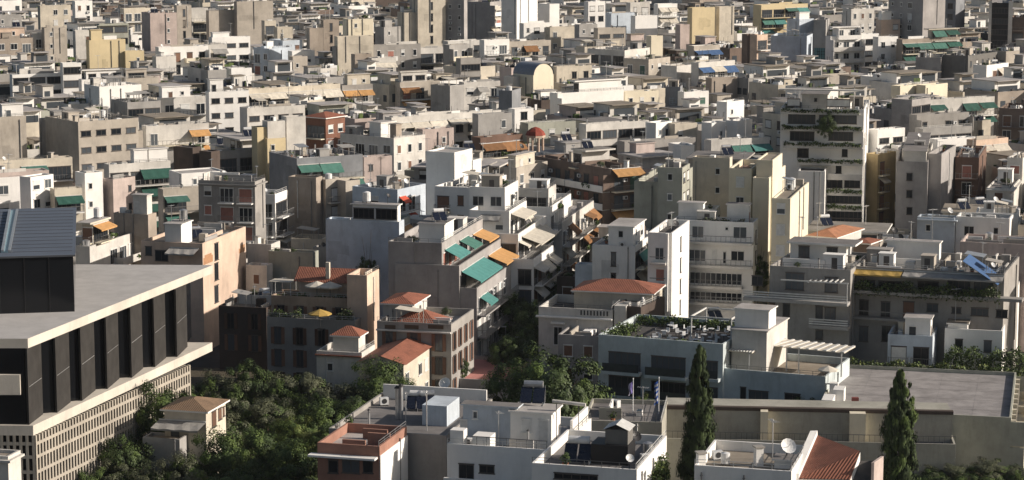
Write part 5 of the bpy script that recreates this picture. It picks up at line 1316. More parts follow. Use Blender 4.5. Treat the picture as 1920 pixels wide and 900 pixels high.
    b = MB(); b.prism([W_(-.25, -.25), W_(b_ + .25, -.25), W_(b_ + .25, a_), W_(-.25, a_)], 28.103, 28.3, 0, 1)
    ro = ob('gallery_roof', b.mesh('gallery roof', [rim, blue]), R)
    b = MB(); 
    for k in range(1, 14): 
        x = k * b_ / 14; b.prism([W_(x, 0.1), W_(x + .05, .1), W_(x + .05, a_), W_(x, a_)], 28.302, 28.34)
    ob('roof_seam', b.mesh('roof seam', [rim]), ro)
    sky_ = simple('skylight glass', (.22, .34, .40), .25)
    S4 = [hit(2, 473, 28.35), hit(15, 473, 28.35), hit(30, 395, 28.35), hit(16, 396, 28.35)]
    b = MB(); b.prism([loc(p) for p in S4], 28.31, 28.46); ob('skylight', b.mesh('skylight', [sky_]), ro)
    b = MB(); p = [Vector(loc(q)) for q in S4]
    for (u, v) in ((p[0], p[3]), (p[1], p[2])): b.prism([u, u + Vector((.3, 0, 0)), v + Vector((.3, 0, 0)), v], 28.462, 28.6)
    ob('skylight_frame', b.mesh('skylight frame', [M_METAL]), ro)
    b = MB()
    for k in range(1, 16):
        y = k * a_ / 16; q_ = W_(-.02, y); b.box(q_[0] - .04, q_[1] - .05, 22.05, q_[0] + .04, q_[1], 28.05)
    ob('mullion', b.mesh('mullion', [simple('mullion black', (.018, .018, .02), .4)]), R)
    # solid to everything behind
    f = hit(399, 497, 22); e = (f - near); phi_m = math.degrees(math.atan2(e.x, e.y))
    OCC.append((near.x, near.y, phi_m, 0, 0, e.length, 60, 21.0, 22.0)); OCC.append((near.x - 1, near.y + 2, phi_m, 0, 0, e.length - 8, 60, 0, 21.0))
    OCC.append((c.x, c.y, ph, 0, 0, b_, a_, 22, 28.3))
    ex, ey = axes(phi_m); KEEP.append([(near.x + ex[0] * x + ey[0] * y, near.y + ex[1] * x + ey[1] * y) for x, y in ((-8, -14), (e.length + 6, -14), (e.length + 6, 70), (-8, 70))])

# ------------------------------------------------------------------ things placed on a picked-out building
def face_local(B, side, x, y):
    """pixel -> (u from the left end, z) on a face of building B"""
    e2, e1 = axes(B.phi); f = radians(B.phi)
    n = Vector((-sin(f), -cos(f), 0)) if side == 'L' else Vector((cos(f), -sin(f), 0))
    O = Vector((B.O.x, B.O.y, 0)); cam_ = Vector((0, 0, CAMH)); d = hit(x, y, 0) - cam_
    t = (O - cam_).dot(n) / d.dot(n); p = cam_ + d * t; r = p - O
    if side == 'L': return B.a - (r.x * e1[0] + r.y * e1[1]), p.z
    return r.x * e2[0] + r.y * e2[1], p.z
def wpx(B, side, reg, x0, y0, x1, y1, kind='open', name='window', fr='w', snap=True):
    u0, z1 = face_local(B, side, tx(reg, x0), ty(reg, y0)); u1, z0 = face_local(B, side, tx(reg, x1), ty(reg, y1))
    u0, u1 = min(u0, u1), max(u0, u1)
    zt = face_local(B, side, tx(reg, (x0 + x1) / 2), ty(reg, y0))[1]; zb = face_local(B, side, tx(reg, (x0 + x1) / 2), ty(reg, y1))[1]
    w, h = u1 - u0, zt - zb
    p, rz = face_pt(side, (0, 0, B.b, B.a), (u0 + u1) / 2, 0, zb)
    return ob(name, m_window(kind, w, h, fr), B.R, (p[0], p[1], p[2] - B.base), rz)
def bpx(B, side, reg, x0, y0, x1, y1, d, mat, name, d0=.004):
    """a block standing d metres proud of a face, between two pixels"""
    xm = (x0 + x1) / 2
    u0, _ = face_local(B, side, tx(reg, x0), ty(reg, y0)); u1, _ = face_local(B, side, tx(reg, x1), ty(reg, y0))
    zt = face_local(B, side, tx(reg, xm), ty(reg, y0))[1]; zb = face_local(B, side, tx(reg, xm), ty(reg, y1))[1]
    if u0 > u1: u0, u1 = u1, u0
    b = MB()
    if side == 'R': b.box(u0, -d, zb, u1, -d0, zt)
    else: b.box(-d, B.a - u1, zb, -d0, B.a - u0, zt)
    b.v = [(x, y, z - B.base) for x, y, z in b.v]
    return ob(name, b.mesh(name, [mat] if not isinstance(mat, list) else mat), B.R)
def lbox(B, name, x0, y0, z0, x1, y1, z1, mat, parent=None):
    b = MB(); b.box(x0, y0, z0 - B.base, x1, y1, z1 - B.base); return ob(name, b.mesh(name, [mat]), parent or B.R)
def poly_thing(name, label, cat, pts, z0, z1, mats, group=None):
    o = pts[0]; b = MB(); b.prism([(p[0] - o[0], p[1] - o[1]) for p in pts], 0, z1 - z0)
    return thing(name, label, cat, (o[0], o[1], z0), 0, group, me=b.mesh(name, mats))
def car(x, y, z, rz, col, label):
    R = thing('parked_car', label, 'car', (x, y, z), rz, 'parked cars')
    paint = simple('car paint ' + col, {'silver': (.4, .41, .42), 'white': (.7, .7, .7), 'dark': (.03, .035, .045), 'red': (.35, .03, .02)}[col], .25, .3, spec=.6)
    prof = [(-2.1, .3), (-2.15, .75), (-1.35, .92), (-.75, 1.42), (.85, 1.45), (1.55, .98), (2.1, .85), (2.12, .3)]
    b = MB(); n = len(prof); ins = .0
    for s_ in (-1, 1): b.v += [(px, s_ * (.85 if pz < 1 else .68), pz) for px, pz in prof]
    for k in range(n): b.f.append((k, (k + 1) % n, n + (k + 1) % n, n + k)); b.m.append(0)
    b.f.append(tuple(range(n - 1, -1, -1))); b.m.append(0); b.f.append(tuple(range(n, 2 * n))); b.m.append(0)
    ob('body', b.mesh('body', [paint]), R)
    w = MB()
    for s_ in (-1, 1): w.quad((-1.15, s_ * .80, .97), (1.35, s_ * .80, 1.0), (.8, s_ * .715, 1.38), (-.7, s_ * .715, 1.36))
    w.quad((-1.36, -.7, .95), (-1.36, .7, .95), (-.8, .62, 1.4), (-.8, -.62, 1.4)); w.quad((1.58, -.7, 1.0), (1.58, .7, 1.0), (.92, .62, 1.44), (.92, -.62, 1.44))
    ob('window', w.mesh('window', [M_DGLASS]), R)
    for dx in (-1.35, 1.3):
        for s_ in (-1, 1):
            t = MB(); t.cyl((dx, s_ * .7, .32), (dx, s_ * .9, .32), .32, n=12); ob('wheel', t.mesh('wheel', [M_DARKM]), R)

def apx(B, side, reg, xa, ya, xb, yb, out, drop, c):
    """awning hung from a face between two pixels"""
    ua, za = face_local(B, side, tx(reg, xa), ty(reg, ya)); ub, zb = face_local(B, side, tx(reg, xb), ty(reg, yb)); z = (za + zb) / 2
    L = abs(ub - ua); p, rz = face_pt(side, (0, 0, B.b, B.a), (ua + ub) / 2, 0.02, z)
    return ob('awning', m_awning(c, L, out, drop), B.R, (p[0], p[1], p[2] - B.base), rz)
def white_panel(R, name, b, mats): return ob(name, b.mesh(name, mats), R)

def details():
    WH, GL = wall('white'), M_GLASS
    # ---------- hotel
    B = Hh('grey hotel with a roof garden and deep loggias')
    for (x0, y0, x1, y1) in ((722, 182, 905, 283), (962, 207, 1158, 308), (722, 322, 905, 415), (962, 348, 1158, 440), (722, 455, 905, 530), (962, 480, 1158, 545), (1275, 236, 1335, 322), (1275, 378, 1335, 470), (1275, 505, 1335, 560)):
        wpx(B, 'L', 'D', x0, y0, x1, y1, 'ribbon', fr='b')
    hw = wall('hotel')
    for (x0, y0, x1) in ((700, 284, 912), (940, 308, 1172), (700, 416, 912), (940, 441, 1172), (1262, 322, 1356), (1262, 470, 1356)):
        bpx(B, 'L', 'D', x0, y0, x1, y0 + 17, 1.2, hw, 'balcony')
        bpx(B, 'L', 'D', x0 + 4, y0 - 46, x1 - 4, y0 - 1, 1.15, simple('balcony glass', (.05, .06, .065), .15), 'balcony_glass', d0=1.11)
    zr = B.h - B.par
    for (nm, x, y, L, rz, w_, h_, lab) in (('hedge', .5, .4, B.a - .8, pi / 2, .7, 1.15, 'trimmed hedge along the street edge of the hotel roof garden'),
                                    ('hedge', B.b - 1.2, .4, B.a - .8, pi / 2, 1.2, 1.4, 'hedge along the back edge of the hotel roof garden'),
                                    ('hedge', .9, B.a - 1.4, B.b * .55, 0, 2.6, 1.5, 'dense shrub bed at the end of the hotel roof garden')):
        p = world(B, x, y, zr); thing(nm, lab, 'hedge', p, B.R.rotation_euler.z + rz, me=hedge_mesh(L, w_, h_, int(L)))
    rr = random.Random(5)
    tb, ch, lg = MB(), MB(), MB()
    tb.cyl((0, 0, .72), (0, 0, .76), .42, n=12); lg.cyl((0, 0, 0), (0, 0, .718), .04, n=6); lg.cyl((0, 0, 0), (0, 0, .03), .22, n=10)
    cs, cbk, cl = MB(), MB(), MB(); cs.box(-.24, -.24, .42, .24, .24, .48); cbk.box(-.24, .2, .482, .24, .25, .95)
    for x in (-.22, .18):
        for y in (-.22, .18): cl.box(x, y, 0, x + .04, y + .04, .418)
    mt, ml, ms, mb_, mg = tb.mesh('table top', [M_WPL]), lg.mesh('leg', [M_DARKM]), cs.mesh('seat', [M_WPL]), cbk.mesh('backrest', [M_WPL]), cl.mesh('legs', [M_DARKM])
    k = 0; RW = ['street-side', 'second', 'back']; CN = ['first', 'second', 'third', 'fourth']
    for i in range(3):
        for j in range(4):
            x, y = 3 + i * (B.b - 6) / 2.2 + rr.uniform(-.4, .4), 2.5 + j * (B.a - 8) / 3.2 + rr.uniform(-.5, .5); k += 1
            T = thing('cafe_table', '%s white table from the right in the %s row of the hotel roof garden' % (CN[j], RW[i]), 'table', world(B, x, y, zr + .003), 0, 'hotel roof garden tables')
            ob('tabletop', mt, T); ob('leg', ml, T)
            for m in range(3):
                an = rr.uniform(0, 2) + m * 2.1; p = world(B, x + .85 * cos(an), y + .85 * sin(an), zr + .003)
                Cc = thing('terrace_chair', '%s chair at the %s table from the right, %s roof garden row' % (['white', 'second white', 'third white'][m], CN[j], RW[i]), 'chair', p, B.R.rotation_euler.z + an - pi / 2, 'hotel roof garden chairs')
                ob('seat', ms, Cc); ob('backrest', mb_, Cc); ob('leg_frame', mg, Cc)
    # thin white frames over the roof garden
    pg = thing('pergola', 'open white beam frame over the hotel roof garden', 'pergola', world(B, 0, 0, zr + .003), B.R.rotation_euler.z)
    b = MB()
    for y in (1.2, 6.5): b.box(7.5, y, 2.7, 14, y + .15, 2.9)
    for x in (7.5, 13.85): b.box(x, 1.36, 2.72, x + .15, 6.49, 2.88)
    ob('beam', b.mesh('beam', [M_WRAIL]), pg)
    for (x, y) in ((7.5, 1.2), (7.5, 6.5), (13.85, 1.2), (13.85, 6.5)):
        b = MB(); b.box(x, y, 0, x + .15, y + .15, 2.698); ob('post', b.mesh('post', [M_WRAIL]), pg)
    # ---------- hotel wing
    Wg = Hh('lower hotel wing with a sunken spa pool'); zw = Wg.h - Wg.par
    for (x0, y0, x1, y1) in ((15, 395, 118, 500), (215, 415, 300, 505), (-35, 384, -5, 490)): wpx(Wg, 'L', 'E', x0, y0, x1, y1, 'ribbon', fr='b')
    bpx(Wg, 'L', 'E', -40, 500, 330, 518, 1.2, hw, 'balcony')
    def canopy(P4, z, label, posts):
        pts = [hit(x, y, z) for x, y in P4]; o = pts[0]
        R = thing('pergola', label, 'pergola', (o.x, o.y, zw + .003)); zz = z - zw
        b = MB(); nS = 9
        a_, b_, c_, d_ = [Vector((p.x - o.x, p.y - o.y, 0)) for p in pts]
        for i in range(nS + 1):
            t = i / (nS + .35); t2 = t + .035; b.prism([a_.lerp(b_, t), a_.lerp(b_, t2), d_.lerp(c_, t2), d_.lerp(c_, t)], zz + .083, zz + .2)
        ob('slat', b.mesh('slat', [M_WRAIL]), R)
        b = MB(); b.prism([a_, b_, c_, d_], zz, zz + .08); ob('canopy', b.mesh('canopy', [wall('cream')]), R)
        for t in posts:
            p = a_.lerp(b_, t) + Vector((0, .1, 0)); b = MB(); b.box(p.x - .08, p.y - .08, 0, p.x + .08, p.y + .08, zz - .002); ob('post', b.mesh('post', [M_WRAIL]), R)
    canopy([(1430, 648), (1583, 663), (1604, 651), (1472, 637)], 10.4, 'long white slatted canopy over the hotel wing terrace', (.3, .45, .97))
    canopy([(1362, 658), (1410, 663), (1430, 650), (1382, 644)], 10.3, 'short white slatted canopy beside the hotel stair block', (.05, .9))
    p = hit(1393, 686, zw + .5); R = thing('spa_pool', 'round turquoise spa pool on the hotel wing terrace', 'pool', (p.x, p.y, zw + .003))
    b = MB(); b.cyl((0, 0, 0), (0, 0, .5), 1.25, n=28); ob('rim', b.mesh('rim', [WH]), R)
    b = MB(); b.cyl((0, 0, .503), (0, 0, .51), 1.05, n=28); ob('water', b.mesh('water', [simple('pool water', (.10, .42, .38), .08)]), R)
    p = hit(1553, 690, zw + 2); add_thing('parasol', 0, (p.x, p.y, zw + .003), 0, True, 'white parasol at the end of the hotel wing terrace', name='parasol', scale=.85)
    # ---------- flagpoles
    for i, (x, yb, yt) in enumerate(((1186.7, 776, 709), (1235, 776, 707))):
        E_ = Hh('plain cream end wall below the flagpoles'); z = E_.h - E_.par + .003; p = hit(x, yb, z); s_ = FPX / (p.y * cp + (CAMH - z) * sp); H = (yb - yt) / s_
        R = thing('flagpole', ['white pole flying a limp purple flag', 'white pole flying a striped blue and white flag'][i], 'flagpole', (p.x, p.y, z))
        b = MB(); b.cyl((0, 0, 0), (0, 0, H), .06, .045, 8); b.cyl((0, 0, H), (0, 0, H + .12), .09, .03, 8); ob('pole', b.mesh('pole', [M_WPL]), R)
        b = MB(); nn = 9; hgt = [1.35, 2.6][i]
        for k in range(nn):
            for m in range(5):
                def P(u, v): return (-.06 - .42 * u + .05 * sin(v * 7 + u * 3), .12 * sin(u * 9 + v * 2), H - .25 - hgt * v - .35 * u)
                u0, u1, v0, v1 = m / 5, (m + 1) / 5, k / nn, (k + 1) / nn
                b.quad(P(u0, v0), P(u1, v0), P(u1, v1), P(u0, v1), k % 2 if i else (0 if m < 3 else 1))
        fm = [simple('flag blue', (.03, .10, .40), .8), simple('flag white', (.62, .63, .68), .8)] if i else [simple('flag purple', (.22, .18, .48), .8), simple('flag pale', (.5, .48, .62), .8)]
        ob('flag', b.mesh('flag', fm), R)
    # ---------- white house with the water heater
    B = Hh('white terraced house with a water heater'); r2 = B.rooms[1]; zt = r2[5]
    o = B.roomobs[1]
    def rwin(x0, y0, x1, y1, kind, rm, obj):
        """window on the left face of a roof room, by pixel"""
        f = Bd(); f.phi = B.phi; w_ = world(B, rm[0], rm[1], 0); f.O = Vector((w_[0], w_[1], 0)); f.a = rm[3] - rm[1]; f.b = rm[2] - rm[0]
        u0, _ = face_local(f, 'L', x0, y0); u1, _ = face_local(f, 'L', x1, y0); xm = (x0 + x1) / 2
        z1 = face_local(f, 'L', xm, y0)[1]; z0 = face_local(f, 'L', xm, y1)[1]; u = (u0 + u1) / 2
        ob('door' if z1 - z0 > 1.8 else 'window', m_window(kind, abs(u1 - u0), z1 - z0, 'w'), obj, (rm[0], rm[3] - u, z0), -pi / 2)
    rwin(977, 787, 997, 810, 'sw', r2, o); rwin(1010, 787, 1027, 830, 'sw', r2, o)
    r1 = B.rooms[0]; o1 = B.roomobs[0]; rwin(886, 770, 896, 785, 'open', r1, o1); rwin(863, 786, 876, 820, 'sw', r1, o1)
    for (x0, y0, x1, y1, kd) in ((861, 872, 888, 899, 'open'), (900, 872, 926, 887, 'open')): wpx(B, 'L', 'Z', x0, y0, x1, y1, kd, fr='b')
    p = hit(999, 757, zt); add_thing('solar_water_heater', 1, (p.x, p.y, zt + .002), radians(-8), True, 'silver water heater on the white stair block roof', name='solar_water_heater', scale=1.25)
    fr_ = thing('awning_frame', 'rolled awning on thin posts beside the white stair block', 'awning frame', world(B, r2[0] + 1.2, r2[1] + .2, B.h - B.par + .003), B.R.rotation_euler.z)
    b = MB(); b.cyl((0, 0, 4.5), (0, -3.3, 4.3), .17, n=10); ob('roll', b.mesh('roll', [wall('offwhite')]), fr_)
    b = MB(); b.cyl((0, -.4, 0), (0, -.4, 4.35), .04, n=6); ob('post', b.mesh('post', [M_DARKM]), fr_); b = MB(); b.cyl((0, -2.6, 0), (0, -2.6, 4.25), .04, n=6); ob('post', b.mesh('post', [M_DARKM]), fr_)
    zt = B.h - B.par
    for (x, y, kd, lab) in ((918, 812, 'air_conditioning_unit', 'air conditioning unit low on the white house terrace'), (840, 748, 'water_tank', 'round water tank behind the white house'), (825, 757, 'solar_water_heater', 'slim water heater left of the white house'), (862, 742, 'solar_water_heater', 'second water heater behind the white house wall')):
        p = hit(x, y, zt); 
        if kd == 'air_conditioning_unit': add_thing(kd, 0, (p.x, p.y, zt + .002), -.3, True, lab)
    lbox(B, 'parapet', -.01 + .25, B.a - 1.6, zt + .003, 1.5, B.a - .24, zt + 2.2, WH)
    lbox(B, 'stepped_wall', .4, .24, zt + .003, B.b * .5, .5, zt + 1.3, WH); lbox(B, 'stepped_wall', B.b * .5 + .003, .24, zt + .003, B.b - .4, .5, zt + 2.2, WH)
    lbox(B, 'low_hut', .5, B.a * .62, zt + .003, 2.4, B.a * .78, zt + 1.7, WH); lbox(B, 'low_wall', 2.6, B.a * .28, zt + .003, 2.8, B.a * .5, zt + 1.1, wall('offwhite'))
    lbox(B, 'front_wing', -2.6, B.a * .45, 0, -.01, B.a - .4, B.h - 3.4, WH); lbox(B, 'wing_parapet', -2.6, B.a * .45, B.h - 3.397, -2.35, B.a - .4, B.h - 2.7, WH)
    for k in range(9): lbox(B, 'rail_post', .12, B.a * .1 + k * B.a * .09, B.h + .003, .17, B.a * .1 + k * B.a * .09 + .05, B.h + .8, M_RAIL)
    lbox(B, 'rail', .11, B.a * .1, B.h + .803, .18, B.a * .83, B.h + .86, M_RAIL)
    # chimney pots and short walls on its right edge
    # ---------- low house with the black cabin
    B = Hh('low white house with a black roof cabin'); zt = B.h - B.par + .003
    p = hit(1177, 874, zt); pl = hit(1107, 870, zt)
    for k in range(3): lbox(B, 'pipe', 1 + k * .5, .3, B.h - B.par + .05, 1.12 + k * .5, B.a * .3, B.h - B.par + .17, M_METAL)
    R = thing('roof_cabin', 'black box cabin with a pale gabled frame on top', 'cabin', (p.x, p.y, zt), pi / 2 - radians(NG))
    wdt = (p - pl).length; b = MB(); b.box(0, 0, 0, 3.0, wdt, 1.85); ob('casing', b.mesh('casing', [simple('black cladding', (.015, .015, .017), .5)]), R)
    b = MB(); b.box(.4, .1, 1.853, 2.6, 2.2, 3.2); ob('hut', b.mesh('hut', [wall('dark grey')]), R)
    b = MB(); b.quad((.2, -.1, 3.2), (2.8, -.1, 3.2), (2.8, 1.15, 3.75), (.2, 1.15, 3.75)); b.quad((2.8, 2.4, 3.2), (.2, 2.4, 3.2), (.2, 1.15, 3.75), (2.8, 1.15, 3.75)); ob('hut_roof', b.mesh('hut roof', [M_WRAIL]), R)
    p = hit(1084, 866, zt); add_thing('solar_water_heater', 0, (p.x, p.y, zt), radians(-10), True, 'white water heater beside the black cabin', name='solar_water_heater', scale=1.3)
    p = hit(1215, 856, zt); add_thing('water_tank', 0, (p.x, p.y, zt), 0, True, 'squat metal tank right of the black cabin', scale=.8)
    p = hit(1190, 850, zt); add_thing('satellite_dish', 2, (p.x, p.y, zt), .5, True, 'dark dish behind the black cabin', scale=1.4)
    wpx(B, 'L', 'Z', 1040, 891, 1120, 899.5, 'open', fr='b')
    p = world(B, B.b * .35, -.5, 12.5); thing('ivy', 'ivy hanging on the right side of the black cabin house', 'plant', (p[0], p[1], 11.5), B.R.rotation_euler.z, me=hedge_mesh(6, .9, 4.5, 3, [L_YEL, L_GREEN, L_DARK]))
    # ---------- white walled roof beside the red tiles
    B = Hh('white walled flat roof beside the red tiles'); zt = B.h - B.par + .003
    p = hit(1475, 872, zt); add_thing('satellite_dish', 1, (p.x, p.y, zt), .35, True, 'big grey dish left of the red tile roof', scale=1.5)
    p = hit(1422, 873, zt); add_thing('masonry_chimney', 0, (p.x, p.y, zt), .26, True, 'white square chimney on the white walled roof')
    p = hit(1314, 884, zt); add_thing('masonry_chimney', 0, (p.x, p.y, zt), .26, True, 'white capped chimney at the left rim of the roof')
    # red tiled house
    z = 17.0; C4 = [hit(1498, 897, 15.6), hit(1594, 899, 15.6), hit(1613, 846, 17.6), hit(1533, 816, 17.6)]
    o = C4[1]; R = thing('house', 'house with one broad orange red tile slope', 'house', (o.x, o.y, 0))
    L_ = [Vector((p.x - o.x, p.y - o.y, p.z)) for p in C4]; b = MB(); b.quad(*L_)
    ob('roof', b.mesh('roof', [M_TILE], uvs=True), R)
    f = []
    for p in L_: f.append((p.x, p.y))
    b = MB(); i0 = len(b.v); b.v += [(x, y, 0) for x, y in f] + [(p.x, p.y, p.z - .06) for p in L_]
    for k in range(4): b.f.append((k, (k + 1) % 4, 4 + (k + 1) % 4, 4 + k)); b.m.append(0)
    ob('wall', b.mesh('wall', [WH]), R)
    b = MB(); a0, a1 = L_[0], L_[3]; sft = Vector((-.7, -.1, 0))      # white verge wall on the left
    b.v += [tuple(a0 + sft - Vector((0, 0, 8))), tuple(a0 - Vector((.01, 0, 8))), tuple(a1 - Vector((.01, 0, 8))), tuple(a1 + sft - Vector((0, 0, 8))), tuple(a0 + sft + Vector((0, 0, .45))), tuple(a0 + Vector((-.01, 0, .45))), tuple(a1 + Vector((-.01, 0, .45))), tuple(a1 + sft + Vector((0, 0, .45)))]
    for q4 in ((0, 3, 2, 1), (4, 5, 6, 7), (0, 1, 5, 4), (1, 2, 6, 5), (2, 3, 7, 6), (3, 0, 4, 7)): b.f.append(q4); b.m.append(0)
    ob('verge_wall', b.mesh('verge wall', [WH]), R)
    sft = Vector((1.9, .2, 0)); a0, a1 = L_[1], L_[2]; b = MB(); b.v += [tuple(a0 + Vector((.01, 0, -.7))), tuple(a0 + sft + Vector((0, 0, -.7))), tuple(a1 + sft + Vector((0, 0, -.9))), tuple(a1 + Vector((.01, 0, -.9)))]
    b.f.append((0, 1, 2, 3)); b.m.append(0); ob('gutter_roof', b.mesh('gutter roof', [roofmat(7)]), R)
    b = MB(); p0, p1 = a0 + sft, a1 + sft; t = Vector((.25, 0, 0)); b.prism([p0, p0 + t, p1 + t, p1], 0, 17.1); ob('side_wall', b.mesh('side wall', [wall('pink')]), R)
    # ---------- brick rimmed house
    B = Hh('brick-rimmed flat roof house with white side wall'); zt = B.h - B.par
    for (x0, x1) in ((525, 585), (603, 705), (722, 778)): wpx(B, 'L', 'C', x0, 790, x1, 860, 'open', fr='b')
    bpx(B, 'L', 'C', 430, 757, 805, 768, 1.0, WH, 'canopy')
    lbox(B, 'side_wall', .003, -.09, 3, B.b, -.004, B.h - .9, WH)
    br = wall('brick red'); lbox(B, 'partition', 2.2, B.a * .35, zt + .003, 2.5, B.a * .72, zt + .8, br); lbox(B, 'partition', B.b * .45, .25, zt + .003, B.b * .45 + .3, B.a * .4, zt + 1.2, br)
    lbox(B, 'partition', B.b * .72, B.a * .2, zt + .003, B.b * .72 + .3, B.a * .6, zt + 1.0, br)
    B = Hh('grey concrete roof terrace behind the brick-rimmed house'); zt = B.h - B.par + .003
    lbox(B, 'back_wall', B.b - .5, .5, zt, B.b - .25, B.a - .3, zt + 1.5, WH)
    for (x, y, kd, v, lab, sc) in ((692, 802, 'chimney_pipe', 0, 'short flue near the left rim of the grey terrace', 1.0), (752, 786, 'chimney_pipe', 0, 'tall twin flue on the grey terrace', 1.9), (745, 786, 'chimney_pipe', 1, 'tall flue standing left of the twin', 1.8), (761, 792, 'tv_antenna', 1, 'dark antenna mast on the grey terrace', 1.0),
            (782, 768, 'solar_water_heater', 0, 'dark solar panel left on the grey terrace', 1.1), (800, 768, 'solar_water_heater', 1, 'dark solar panel right on the grey terrace', 1.1), (836, 745, 'satellite_dish', 1, 'big pale dish behind the grey terrace', 1.3), (815, 790, 'water_tank', 1, 'white tank by the terrace hut', .9)):
        p = hit(x, y, zt); add_thing(kd, v, (p.x, p.y, zt), rr.uniform(-.4, .4), True, lab, scale=sc)
    p = hit(838, 800, zt); lp = B; 
    e2, e1 = axes(B.phi); dx, dy = p.x - B.O.x, p.y - B.O.y; x, y = dx * e2[0] + dy * e2[1], dx * e1[0] + dy * e1[1]
    lbox(B, 'roof_hut', x, y, zt, x + 4.5, y + 2.6, zt + 2.1, wall('blue-white'))
    # ---------- cream strip building: set back storey with square piers
    B = Hh('long cream building with a planted roof trough'); zt = B.h - B.par + .003
    lbox(B, 'upper_storey', 2.6, .2, zt, B.b - .3, B.a - .2, 8.4, wall('pale olive')); lbox(B, 'planter', 2.5, .1, 8.403, 3.3, B.a - .1, 8.8, wall('dark brown'))
    for (x0, x1) in ((78, 120), (582, 672)):
        u0, _ = face_local(B, 'L', tx('E', x0), ty('E', 650)); u1, _ = face_local(B, 'L', tx('E', x1), ty('E', 650))
        lbox(B, 'pier', 1.3, B.a - u1, zt, 2.595, B.a - u0, 8.6, wall('pale cream'))
    lbox(B, 'pit_shade', 1.2, 1.2, zt, 2.4, 5.5, zt + .25, M_PANEL)  # raised dark block stands in for the shade of a recessed pit
    b = MB(); 
    for k in range(int(B.a / .6)): b.box(.12, k * .6, 0, .16, k * .6 + .04, .8)
    b.box(.1, 0, .8, .18, B.a, .86); ob('railing', b.mesh('railing', [M_RAIL]), B.R, (0, 0, B.h + .003))
    # ---------- big grey roof: hedge behind, seams, small white boxes
    B = Hh('big flat grey roof with pilastered side wall'); zt = B.h - B.par + .003
    for k in range(1, 5):
        yy = B.a * k / 5; lbox(B, 'roof_seam', .4, yy, zt, B.b - .4, yy + .07, zt + .01, plaster('worn roof deck', (.29, .275, .27)))
    for k in range(1, 5): xx = B.b * k / 5; lbox(B, 'roof_seam', xx, .4, zt + .022, xx + .07, B.a - .4, zt + .025, plaster('worn roof deck', (.29, .275, .27)))
    p = world(B, B.b + .6, -1, B.h - .6); thing('hedge', 'long creeper hedge along the back of the big grey roof', 'hedge', (p[0], p[1], B.h - 1.0), B.R.rotation_euler.z + pi / 2, me=hedge_mesh(B.a + 2, 1.3, 1.7, 9, [L_GREEN, L_YEL, L_DARK]))
    p = world(B, B.b + 4.5, -2, B.h); thing('hedge', 'dark bushy hedge behind the creeper hedge', 'hedge', (p[0], p[1], B.h - 1.0), B.R.rotation_euler.z + pi / 2, me=hedge_mesh(B.a * .5, 2.4, 3.2, 4))
    for (x, y, x1, y1, hh, nm) in ((1.5, B.a - 1.6, 5, B.a - .3, 1.1, 'upstand'), (5.2, B.a - 2.6, 7.6, B.a - 1.3, 1.6, 'vent_box'), (9.2, B.a - 1.5, 10.2, B.a - .5, 1.5, 'vent_box')): lbox(B, nm, x, y, zt, x1, y1, zt + hh, WH)
    p = hit(1603, 766, zt); R = thing('hose_reel_cabinet', 'small red brown cabinet on the big grey roof', 'cabinet', (p.x, p.y, zt)); b = MB(); b.box(-.4, -.3, .15, .4, .3, 1.35); ob('casing', b.mesh('casing', [simple('rusty red', (.22, .06, .05), .7)]), R)
    b = MB(); b.box(-.35, -.25, 0, -.27, .25, .148); b.box(.27, -.25, 0, .35, .25, .148); ob('foot_rail', b.mesh('foot rail', [M_DARKM]), R)
    n = 9
    for k in range(n): x = B.b * (k + .5) / n; lbox(B, 'pilaster', x - .3, -.5, 0, x + .3, -.004, B.h - .6, wall('cream'))
    # ---------- villas
    B = Hh('white neoclassical house with a balustrade')
    bpx(B, 'L', 'G', 318, 792, 745, 800, .5, WH, 'cornice'); bpx(B, 'L', 'D', 402, 10, 478, 20, .45, WH, 'pediment')
    wpx(B, 'L', 'D', 412, 42, 466, 140, 'open')
    for i in range(9): lbox(B, 'baluster_panel', -.06, .6 + i * .45, B.h - .85, -.004, .8 + i * .45, B.h - .2, M_DARKM)
    lbox(B, 'chimney_block', .2, -1.8, 0, 2.6, -.2, B.h + .6, wall('offwhite'))
    B = Hh('stone villa with pierced parapet')
    bpx(B, 'L', 'F', 800, 868, 1218, 876, .45, wall('offwhite'), 'cornice')
    for (x0, x1) in ((845, 905), (955, 1035), (1088, 1175)): bpx(B, 'L', 'F', x0, 838, x1, 860, .05, simple('pierced grille', (.10, .07, .05), .9), 'parapet_grille')
    # its low tiled roofs
    b = MB(); zt = B.h - B.par + .02; tile_hip(b, B.b * .12, B.a * .22, B.b * .6, B.a * .85, zt + .4, 1.7); ob('roof', b.mesh('roof', [M_TILE, wall('offwhite')], uvs=True), B.R).name = 'hip_roof'
    B = Hh('tan house with arched openings and yellow parasol'); zt = B.h - B.par + .003
    b = MB(); x0 = B.b - 4; x1 = B.b + 3.5
    for (xa, ya, xb, yb) in ((2.6, .4, B.b, B.a * .72),): b.box(xa, ya, zt, xb, yb, zt + 2.6)
    ob('upper_storey', b.mesh('upper storey', [wall('peach')]), B.R)
    b = MB(); z_ = zt + 2.6; b.quad((2.2, .1, z_ + .02), (2.2, B.a * .78, z_ + .02), (B.b, B.a * .78, z_ + 1.7), (B.b, .1, z_ + 1.7)); ob('tile_roof', b.mesh('tile roof', [M_TILE], uvs=True), B.R)
    lbox(B, 'chimney', B.b * .6, B.a * .33, z_ + .5, B.b * .6 + .5, B.a * .33 + .5, z_ + 2.7, wall('cream'))
    for i, yy in enumerate((B.a * .28, B.a * .45)): p = world(B, 1.4, yy, zt); add_thing('parasol', 0, p, i, True, '%s white parasol of the two below the red roof' % ['right', 'left'][i], scale=1.1)
